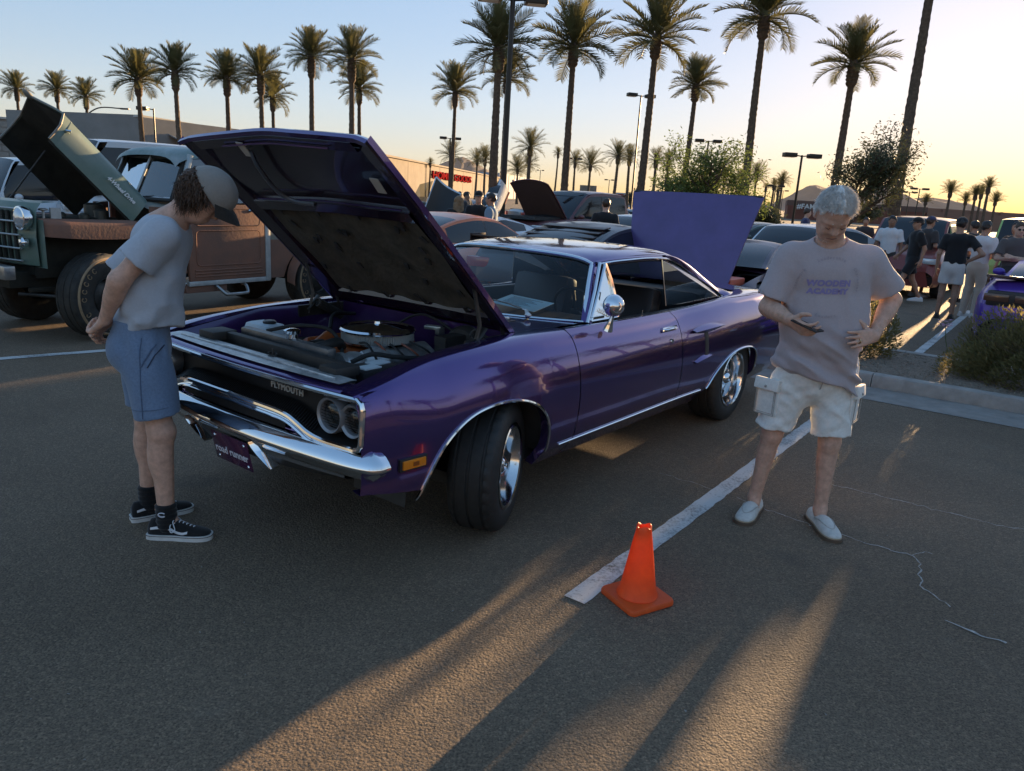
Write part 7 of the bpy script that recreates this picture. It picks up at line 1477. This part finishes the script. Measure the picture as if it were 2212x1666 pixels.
for k in range(9): p = wa.lerp(wb_, (k + .5) / 9); m = MB(); m.box(p + n4 * .1 + Vector((0, 0, 5)), (.3, .12, 10), rot=rotm('Z', math.atan2(n4.y, n4.x) - math.pi / 2)); m.build("panel_joint", WHW, g4)
p = wa.lerp(wb_, .30) + n4 * .5; m = MB(); m.box((p.x, p.y, 6.9), (.3, 12, 3.0), rot=rotm('Z', math.atan2(d4.y, d4.x) - math.pi / 2)); s_ = m.build("sign_panel", mat("red sign", (.32, .06, .07), .5), g4)
text("POTIE", 4.0, mat("sign cream", (.6, .55, .5), .5), s_, (p.x + n4.x * .3, p.y + n4.y * .3, 6.9), tuple(d4), (0, 0, 1), depth=.1).scale[0] = 1.0
p = wa.lerp(wb_, .80) + n4 * .5; text("RACK", 4.6, mat("sign navy", (.03, .05, .14), .5), g4, (p.x, p.y, 6.8), tuple(d4), (0, 0, 1), depth=.2, bold=.1); p = wa.lerp(wb_, .68) + n4 * .5; m = MB(); m.box((p.x, p.y, 6.9), (.3, 6, 3.4), rot=rotm('Z', math.atan2(d4.y, d4.x) - math.pi / 2)); m.build("sign_panel", mat("sign blue", (.06, .30, .55), .5), g4)
g5 = empty("store_building", (0, 0, 0), 0, "low distant store with a stepped tan roof and a white sign wall, centre horizon", "building")
obox(g5, "main_wall", (19.5, 262), (37, 258), 0, 3.8, 20, mat("brown grey wall", (.16, .145, .12), .9)); obox(g5, "raised_block", (19.0, 262.5), (24.5, 261), 0, 6.2, 14, TANW); obox(g5, "sign_wall", (29.5, 250), (37.5, 249), 0, 4.3, 6, WHW)
text("PETCO", 1.9, REDL, g5, (32.2, 249.3, 3.1), (.99, -.12, 0), (0, 0, 1), depth=.1, bold=.05)
g6 = empty("store_building", (0, 0, 0), 0, "red-brown store with white lettering behind the grey-haired man's head", "building")
obox(g6, "main_wall", (58, 170), (84, 162), 0, 2.9, 20, mat("red-brown wall", (.17, .06, .04), .85, var=(.5, .15))); obox(g6, "upper_band", (57.8, 170.2), (84.2, 161.8), 2.9, 4.0, 20, mat("brown band", (.13, .075, .06), .85)); obox(g6, "side_wing", (84.3, 162), (112, 168), 0, 3.2, 14, mat("tan-red wall", (.24, .13, .09), .9))
text("#FAMOUSfootwear", 1.5, mat("white letters", (.7, .68, .65), .5), g6, (65.5, 167.3, 2.75), (.956, -.294, 0), (0, 0, 1), depth=.1, bold=.03)
g7 = empty("perimeter_wall", (0, 0, 0), 0, "long low tan wall along the right horizon", "wall"); obox(g7, "wall", (112, 215), (190, 225), 0, 4.6, 4, mat("tan-red wall"))
for i in range(9):
    p = Vector((112, 214.8, 0)).lerp(Vector((190, 224.8, 0)), (i + .5) / 9); m = MB(); m.box((p.x, p.y - .3, 2.3), (.6, .5, 4.7)); m.build("wall_pier", mat("tan-red wall"), g7)
# ---- street lamps
LMP = mat("dark bronze pole", (.030, .026, .022), .4, .5)
def lamp(x, y, h, heads, label, r_=.075, yaw=0., style='box', grp="parking lot lamps"):
    o = empty("street_lamp", (x, y, 0), yaw, label, "lamp", grp); m = MB(); m.tube([(0, 0, 0), (0, 0, .7)], r_ * 2.6, 12); m.build("base", mat("lamp base concrete", (.3, .28, .26), .9), o)
    m = MB(); m.tube([(0, 0, .6), (0, 0, h)], [r_, r_ * .8], 8); m.build("pole", LMP, o); sc_ = .5 if h < 9 else .6
    for k in range(heads):
        s = 1 if k == 0 else -1
        if style == 'arm':
            m = MB(); m.tube(crv([(0, 0, h - .5), (1.6, 0, h + .45), (3.6, 0, h + .5)], 6), .05, 6); m.build("arm", LMP, o); m = MB(); m.box((3.9, 0, h + .48), (.7, .28, .12)); m.build("lamp_head", LMP, o, bevel=.03)
        else:
            m = MB(); m.tube([(0, 0, h - .06), (s * .35, 0, h - .02)], .035, 6); m.build("arm", LMP, o); m = MB(); m.box((s * .68, 0, h - .02), (.66, .46, .22)); hd_ = m.build("lamp_head", LMP, o, bevel=.02)
            m = MB(); m.box((s * .68, 0, h - .135), (.5, .34, .02)); m.build("lamp_glass", mat("lamp glass", (.6, .6, .55), .2), hd_)
    return o
for a in ((-.62, 24, 7.25, 2, "tall black lamp post rising through the centre, head at the top edge", .095, .15), (-7.2, 75, 6.6, 2, "twin lamp beside the slender palm at the tan wall", .08, .2), (7.7, 55, 8.8, 2, "slim tall lamp post left of the big palm trunk", .07, .3), (13.8, 60, 6.5, 2, "twin square lamp above the loose green tree", .08, .0), (14.7, 42, 4.6, 2, "dark twin lamp left of the grey-haired man's head", .07, .1), (7.0, 110, 7.1, 2, "distant twin lamp beside two small palms, centre", .08, .0),
          (4.1, 200, 8.2, 2, "tiny twin lamp at the right end of the pale grey store", .1, 0), (17.5, 160, 5.8, 2, "tiny twin lamp left of the distant PETCO wall", .08, 0), (29.0, 90, 4.4, 2, "twin lamp at the mountain's left foot", .07, .1), (49.9, 150, 5.4, 2, "faint twin lamp behind the lamp at the mountain's left foot", .07, .1), (54.3, 110, 5.2, 2, "left one of two twin lamps right of the leaning palm", .07, 0), (45.5, 90, 5.0, 2, "right one of two twin lamps right of the leaning palm", .07, 0), (54.5, 200, 6.6, 2, "tiny twin lamp far off behind the tilted purple hood", .08, 0)):
    lamp(*a)
lamp(-23.6, 50, 5.7, 1, "single-head lamp in front of the grey store", .06, R(180)); lamp(-35.1, 62, 6.0, 1, "street lamp with long curved arm above the green hood", .09, R(-8), 'arm')
# ---- mountains
def range_(name, pts, dist, depth, seed, zoff=0):
    r_ = np.random.RandomState(seed); X = np.array([p[0] for p in pts], float) * dist / 8000.; Z = np.array([p[1] for p in pts], float) * dist / 8000.; xs = np.linspace(X[0], X[-1], 160); ridge = np.interp(xs, X, Z); P = []
    nz = np.zeros(160)
    for o in (3, 7, 15, 31): nz += np.interp(np.linspace(0, 1, 160), np.linspace(0, 1, o * 3), r_.rand(o * 3) - .5) * 40 / o ** .6 * dist / 8000.
    for j, t in enumerate(lin(-1, 1, 17)):
        f = max(0, 1 - abs(t)) ** .85; rough = np.interp(np.linspace(0, 1, 160), np.linspace(0, 1, 60), r_.rand(60) - .5) * 60 * dist / 8000. * (abs(t) < .98) * (abs(t) > .01)
        P.append([(float(x), dist + depth * t, float(max(-5, (h + nz_ * .35) * f + rg_ * f + zoff * f))) for x, h, nz_, rg_ in zip(xs, ridge, nz, rough)])
    m = MB(); m.grid(P); return m.build(name, mat("mountain rock", (.14, .105, .085), .95, var=(.004, .3, 8)), kind="structure", angle=70)
range_("mountains", [(-1500, 0), (-1160, 90), (-1031, 163), (-937, 228), (-811, 289), (-704, 332), (-634, 349), (-538, 313), (-417, 257), (-257, 192), (-151, 166), (200, 60), (500, 0)], 7000, 900, 2)
range_("mountains", [(2300, 0), (2438, 30), (2672, 75), (2763, 160), (2905, 262), (2998, 272), (3098, 240), (3259, 268), (3460, 205), (3588, 285), (3655, 310), (3752, 298), (3884, 225), (4008, 195), (4123, 216), (4267, 208), (4412, 196), (4536, 166), (4687, 130), (4859, 105), (5157, 90), (6000, 60), (7500, 0)], 8000, 1000, 4)
# ---- low hedge and store outside the frame on the right, mirrored in the car's side
g8 = empty("store_building", (0, 0, 0), 0, "low tan store to the right of the view, mirrored in the purple car", "building"); obox(g8, "wall", (95, 60), (110, -60), 0, 6.0, 30, TANW, flip=1)
g9 = empty("store_building", (0, 0, 0), 0, "low grey store behind the photographer, mirrored in the chrome", "building"); obox(g9, "wall", (60, -70), (-70, -60), 0, 6.0, 30, STUC, flip=1)
# ================================================================ the crowd
HB = mat("black hair", (.018, .014, .012), .5, var=(40, .3)); HBL = mat("long blond hair", (.20, .12, .055), .5, var=(40, .35)); HBR = mat("brown hair", (.05, .028, .016), .5, var=(40, .3))
C_ = {k: cloth("fabric " + k, v, .1) for k, v in dict(white=(.62, .61, .62), black=(.016, .016, .018), navy=(.05, .05, .11), grey=(.10, .085, .085), blue=(.15, .24, .32), cream=(.50, .43, .36), offwhite=(.58, .53, .50), dkgrey=(.05, .045, .045), red=(.25, .03, .03), teal=(.05, .16, .18)).items()}
SHW = mat("white shoe", (.62, .61, .60), .6); SHB = mat("black shoe", (.02, .02, .02), .6)
def person(loc, yaw, h, label, shirt, pants, shoes, skin=SKIN2, hair=HB, pose='stand', legs='shorts', cap=None, long_hair=False, vox=.015, glasses=False, brim_back=False, stride=0., female=False, head_yaw=0.):
    s = h / 1.76; root = empty("person", (*loc, 0), yaw, label, "person"); A = lambda x, y, z: np.array((x, y, z), float) * s; f = np.array((1., 0, 0))
    J = dict(pel=A(0, 0, .95), chest=A(.0, 0, 1.34), neck=A(-.005, 0, 1.48), head=A(.02, 0, 1.635))
    for e, n in ((1, 'L'), (-1, 'R')):
        J['sh' + n] = A(0, e * .185, 1.41); J['hp' + n] = A(0, e * .09, .90); st = stride * (1 if e > 0 else -1); J['kn' + n] = A(.02 + st * .45 + (.06 if st > 0 else 0), e * .10, .50); J['an' + n] = A(-.02 + st * 1.0, e * (.11 if not stride else .07), .085 + (.05 if st < 0 else 0))
        J['el' + n] = A(-.02, e * .25, 1.13); J['wr' + n] = A(.05, e * .255, .88)
    hd = {}
    if pose == 'hip': J['elR'] = A(-.10, -.40, 1.16); J['wrR'] = A(.02, -.20, 1.02); J['elL'] = A(-.02, .25, 1.13); J['wrL'] = A(.05, .25, .88)
    if pose == 'cross':
        for e, n in ((1, 'L'), (-1, 'R')): J['el' + n] = A(.06, e * .27, 1.13); J['wr' + n] = A(.20, -e * .08, 1.15 + .02 * e)
    if pose == 'front':
        for e, n in ((1, 'L'), (-1, 'R')): J['el' + n] = A(.0, e * .25, 1.13); J['wr' + n] = A(.24, e * .08, 1.12)
    if pose == 'swing': J['elL'] = A(-.10, .24, 1.14); J['wrL'] = A(-.06, .25, .90); J['elR'] = A(.06, -.24, 1.14); J['wrR'] = A(.22, -.22, .98)
    g = lambda k: J[k]; hf = n_((math.cos(head_yaw), math.sin(head_yaw), -.06)); hu = np.array((0, 0, 1.))
    body = [cap_(g('pel'), g('chest'), .13 * s, .145 * s, .03, f, .68), cap_(g('chest'), g('neck'), .11 * s, .06 * s, .04), cap_(g('neck'), g('head'), .052 * s, .054 * s, .03)] + head_prims(g('head'), hf, hu, s)
    for n in 'LR':
        body += [ell_(g('sh' + n), (.055 * s,) * 3, None, .04)] + limb(g('sh' + n), g('el' + n), g('wr' + n), .048 * s, .040 * s, .027 * s); d = n_(g('wr' + n) - g('el' + n)); sv = n_(np.cross(d, (0, 1 if n == 'L' else -1, .1)) + .01)
        body += hand_prims(g('wr' + n), d, (0, -1 if n == 'L' else 1, 0), sv if abs(np.dot(sv, d)) < .9 else (0, 0, 1), (.3, .35, .4, .45), s=s * 1.05) if vox < .02 else [cap_(g('wr' + n), g('wr' + n) + d * .12 * s, .034 * s, .026 * s, .01)]
        body += limb(g('hp' + n), g('kn' + n), g('an' + n), .08 * s, .054 * s, .036 * s, (.28, -f * .02 * s, .042 * s))
    sdf_obj("body", body, vox, skin, root)
    rs_ = (hash(label) % 97) * 1.7
    tee = [cap_(g('pel') - A(0, 0, .10), g('chest'), .165 * s, .172 * s, .05, f, .70, cut=(g('pel') - A(0, 0, .06), (0, 0, -1))), ell_(g('chest') + A(0, 0, .03), A(.12, .18, .12), None, .05), cap_(g('shL') * .95, g('shR') * .95, .075 * s, .075 * s, .05)]
    for n in 'LR': d = n_(g('el' + n) - g('sh' + n)); tip = g('sh' + n) + d * .22 * s; tee.append(cap_(g('sh' + n), tip + d * .02, .068 * s, .078 * s, .03, cut=(tip, d)))
    tee.append(cap_(g('neck') + A(.01, 0, .01), g('head'), .062 * s, .07 * s, .006, op='-'))
    sdf_obj("shirt", tee, vox, shirt, root, lambda X, Y, Z: .018 * vnoise(X * 7 + rs_, Y * 7, Z * 6) + .010 * vnoise(X * 16, Y * 16 + rs_, Z * 12))
    pt = [cap_(g('pel') + A(0, 0, .06), g('pel') - A(0, 0, .05), .158 * s, .17 * s, .05, f, .74, cut=(g('pel') + A(0, 0, .08), (0, 0, 1)))]
    for n in 'LR':
        if legs == 'shorts': tip = g('hp' + n) * .28 + g('kn' + n) * .72; d = n_(g('kn' + n) - g('hp' + n)); pt.append(cap_(g('hp' + n), tip + d * .02, .10 * s, .098 * s, .05, cut=(tip, d)))
        else: pt += [cap_(g('hp' + n), g('kn' + n), .098 * s, .080 * s, .05), cap_(g('kn' + n), g('an' + n), .080 * s, .066 * s, .03)]
    sdf_obj("shorts" if legs == 'shorts' else "trousers", pt, vox, pants, root, lambda X, Y, Z: .016 * vnoise(X * 7, Y * 7 + rs_, Z * 7))
    for n in 'LR':
        a = g('an' + n); b = MB(); o = outline(1.0, .004); b.T = Matrix.Translation((a[0], a[1], a[2] - .085 * s)) @ Matrix.Diagonal((s * 1.05, s * 1.1, s, 1)); b.loft([[(x, y, z) for x, y in o] for z in (0, .028)]); zt = cs([(-.085, .07), (-.04, .10), (.03, .092), (.09, .072), (.15, .055), (.205, .03)]); b.loft([foot_ring(x, FW(x), .026, zt(x), 8) for x in (-.084, -.06, -.02, .03, .08, .13, .17, .20)]); b.build("shoe", shoes, root)
    hc = g('head') + A(-.010, 0, .032); r_ = A(.103, .083, .098); l = np.cross(hu, hf); M = np.stack([hf, l, hu], 1); hp = [ell_(hc, r_, M, .01)]
    if long_hair: hp += [cap_(hc - hf * .05 * s, hc - hf * .085 * s - A(0, 0, .30), .085 * s, .10 * s, .03, hf, .6), cap_(hc - hf * .02 + l * .06 * s, hc + l * .085 * s - A(0, 0, .26) - hf * .05 * s, .045 * s, .04 * s, .03), cap_(hc - hf * .02 - l * .06 * s, hc - l * .085 * s - A(0, 0, .26) - hf * .05 * s, .045 * s, .04 * s, .03)]
    sdf_obj("hair", hp, vox * .8, hair, root, lambda X, Y, Z: .020 * vnoise(X * 30, Y * 30, Z * 30 + rs_), cuts=[(g('head') + hf * .06 * s + np.array((0, 0, .02 * s)), hf - .6 * hu)] + ([] if long_hair else [(g('head') - np.array((0, 0, .05 * s)), -hu + .4 * hf)]))
    if cap:
        cp = sdf_obj("cap", [ell_(g('head') + hf * .005 + A(0, 0, .045), A(.112, .094, .090), M, .01)], vox * .7, cap, root, cuts=[(g('head') + A(0, 0, .045), -hu)]); sgn = -1 if brim_back else 1
        b = MB(); P = []
        for q in lin(-1.1, 1.1, 11): P.append([tuple(g('head') + hf * sgn * (.10 + .08 * t * math.cos(q)) * math.cos(q * (1 - .2 * t)) * s + l * .094 * math.sin(q) * s + hu * (.050 - .02 * t) * s) for t in (0, .5, 1)])
        b.grid(P); b.build("cap_brim", cap, cp, thick=.005)
    if glasses:
        b = MB()
        for e in (1, -1): c = Vector(g('head') + (hf * .098 + l * .032 * e + hu * .0) * s); b.ball(c, (.010, .024, .018), 8, 6)
        b.tube([Vector(g('head') + (hf * .09 + l * .06 * e + hu * .004) * s) for e in (-1, 0, 1)], .004, 4); b.build("sunglasses", mat("sunglass lens", (.01, .01, .012), .1), root)
    return root
D_ = lambda d: R(d)
person((8.03, 16.8), D_(245), 1.73, "boy in white printed tee standing behind the grey-haired man's shoulder", C_['white'], C_['dkgrey'], SHW, SKIN3, HB, vox=.014, glasses=False)
person((7.95, 15.5), D_(175), 1.72, "person in all black walking left in white clogs", C_['black'], C_['black'], SHW, SKIN2, HB, 'swing', stride=.26, vox=.014, cap=C_['black'])
person((8.95, 17.0), D_(20), 1.76, "person in dark tee and white sneakers behind the walker, wearing a cap", C_['dkgrey'], C_['grey'], SHW, SKIN2, HBR, 'front', vox=.014, cap=C_['navy'])
WS_ = person((7.60, 13.4), D_(60), 1.76, "person in black tee, off-white shorts and black cap, hand on hip", C_['black'], C_['offwhite'], SHB, SKIN2, HB, 'hip', cap=C_['black'], vox=.012)
person((8.30, 13.85), D_(30), 1.73, "boy in oversized white tee and cream trousers with his back to us", C_['white'], C_['cream'], SHW, SKIN2, HB, 'front', 'long', vox=.012)
person((8.32, 12.95), D_(255), 1.74, "young man in dark tee and sunglasses with folded arms", C_['grey'], C_['dkgrey'], SHB, SKIN1, HBR, 'cross', 'long', glasses=True, vox=.012)
person((9.6, 15.0), D_(200), 1.75, "person in black at the right edge behind the folded-arms man", C_['black'], C_['black'], SHB, SKIN2, HB, vox=.018)
person((9.6, 16.4), D_(100), 1.72, "person in dark red behind the boy in the oversized tee", C_['dkgrey'], C_['black'], SHB, SKIN2, HB, vox=.018)
person((8.25, 22.5), D_(-20), 1.80, "bearded man in navy shirt beside the white sedan", C_['navy'], C_['dkgrey'], SHB, SKIN1, HBR, vox=.02)
person((9.9, 24.0), D_(150), 1.75, "person in grey right behind the grey-haired man's ear", C_['grey'], C_['dkgrey'], SHB, SKIN2, HB, vox=.02)
person((9.6, 21.6), D_(240), 1.65, "child in dark clothes near the bright headlights", C_['dkgrey'], C_['dkgrey'], SHB, SKIN2, HB, vox=.02)
person((1.62, 15.0), D_(85), 1.74, "man in black tee seen from behind, left of the tilted purple hood", C_['black'], C_['dkgrey'], SHB, SKIN1, HBR, vox=.015)
person((-1.29, 15.6), D_(100), 1.62, "woman with long blond hair seen from behind, by the orange coupe", C_['black'], C_['dkgrey'], SHB, SKIN1, HBL, long_hair=True, vox=.015)
person((-.86, 15.2), D_(268), 1.74, "man in black jacket and dark peaked cap facing us behind the orange coupe", C_['black'], C_['black'], SHB, SKIN1, HB, 'front', 'long', cap=C_['black'], vox=.014)
person((-.80, 16.8), D_(330), 1.66, "woman with dark shoulder-length hair behind the man in the black jacket", C_['black'], C_['dkgrey'], SHB, SKIN2, HB, long_hair=True, vox=.016)
person((-.58, 14.6), D_(170), 1.72, "man in blue-grey tee beside the raised golden door", C_['blue'], C_['dkgrey'], SHB, SKIN2, HB, vox=.014)
for i, (x, y, c, cp, lb) in enumerate(((-2.42, 25, 'white', 'white', "far spectator in white, leftmost of the group by the tan wall"), (-2.33, 26.6, 'black', None, "far spectator in black, second of the group by the tan wall"), (-2.05, 25.2, 'grey', None, "far spectator in grey, third of the group by the tan wall"), (-1.95, 27, 'black', 'black', "far spectator in a black cap, rearmost of the group by the tan wall"), (-1.70, 23.2, 'dkgrey', None, "far spectator in dark grey, nearest of the group by the tan wall"))):
    person((x, y), D_(200 + 40 * i), 1.72, lb, C_[c], C_['dkgrey'], SHB, SKIN2, HB, vox=.024, cap=C_[cp] if cp else None)
person((2.03, 23.5), D_(190), 1.70, "far person in white shirt left of the man in black tee", C_['white'], C_['dkgrey'], SHB, SKIN2, HB, vox=.022)
person((1.50, 23.0), D_(120), 1.60, "far child in dark clothes beside the pale blue sedan", C_['black'], C_['dkgrey'], SHB, SKIN2, HB, vox=.022)
person((2.55, 25.0), D_(220), 1.70, "far person in teal behind the man in black tee", C_['teal'], C_['dkgrey'], SHB, SKIN2, HB, vox=.022)
b = MB(); b.lathe([(.001, 0), (.030, .002), (.031, .05), (.027, .07), (.031, .09), (.030, .14), (.016, .175), (.013, .185), (.013, .20), (.001, .20)], 14); wb2 = b.build("water_bottle", mat("clear bottle plastic", (.55, .6, .62), .08, 0, .5), None, label="clear plastic water bottle held by the person in the dark tee and cap", cat="bottle"); wb2.location = (8.72, 16.75, .98)
# ================================================================ evening haze
hz_m = bpy.data.materials.new("haze air"); hz_m.use_nodes = True; n = hz_m.node_tree.nodes; n.clear(); o_ = n.new("ShaderNodeOutputMaterial"); pv = n.new("ShaderNodeVolumePrincipled")
pv.inputs["Color"].default_value = (.50, .47, .45, 1); pv.inputs["Density"].default_value = 2.5e-5; pv.inputs["Anisotropy"].default_value = .0
hz_m.node_tree.links.new(pv.outputs[0], o_.inputs["Volume"])
m = MB(); m.box((0, 3500, 209), (24000, 15000, 422)); hz_o = m.build("haze", hz_m, smooth=False); lab(hz_o, "thin warm evening haze over the car park", "haze", kind="stuff")
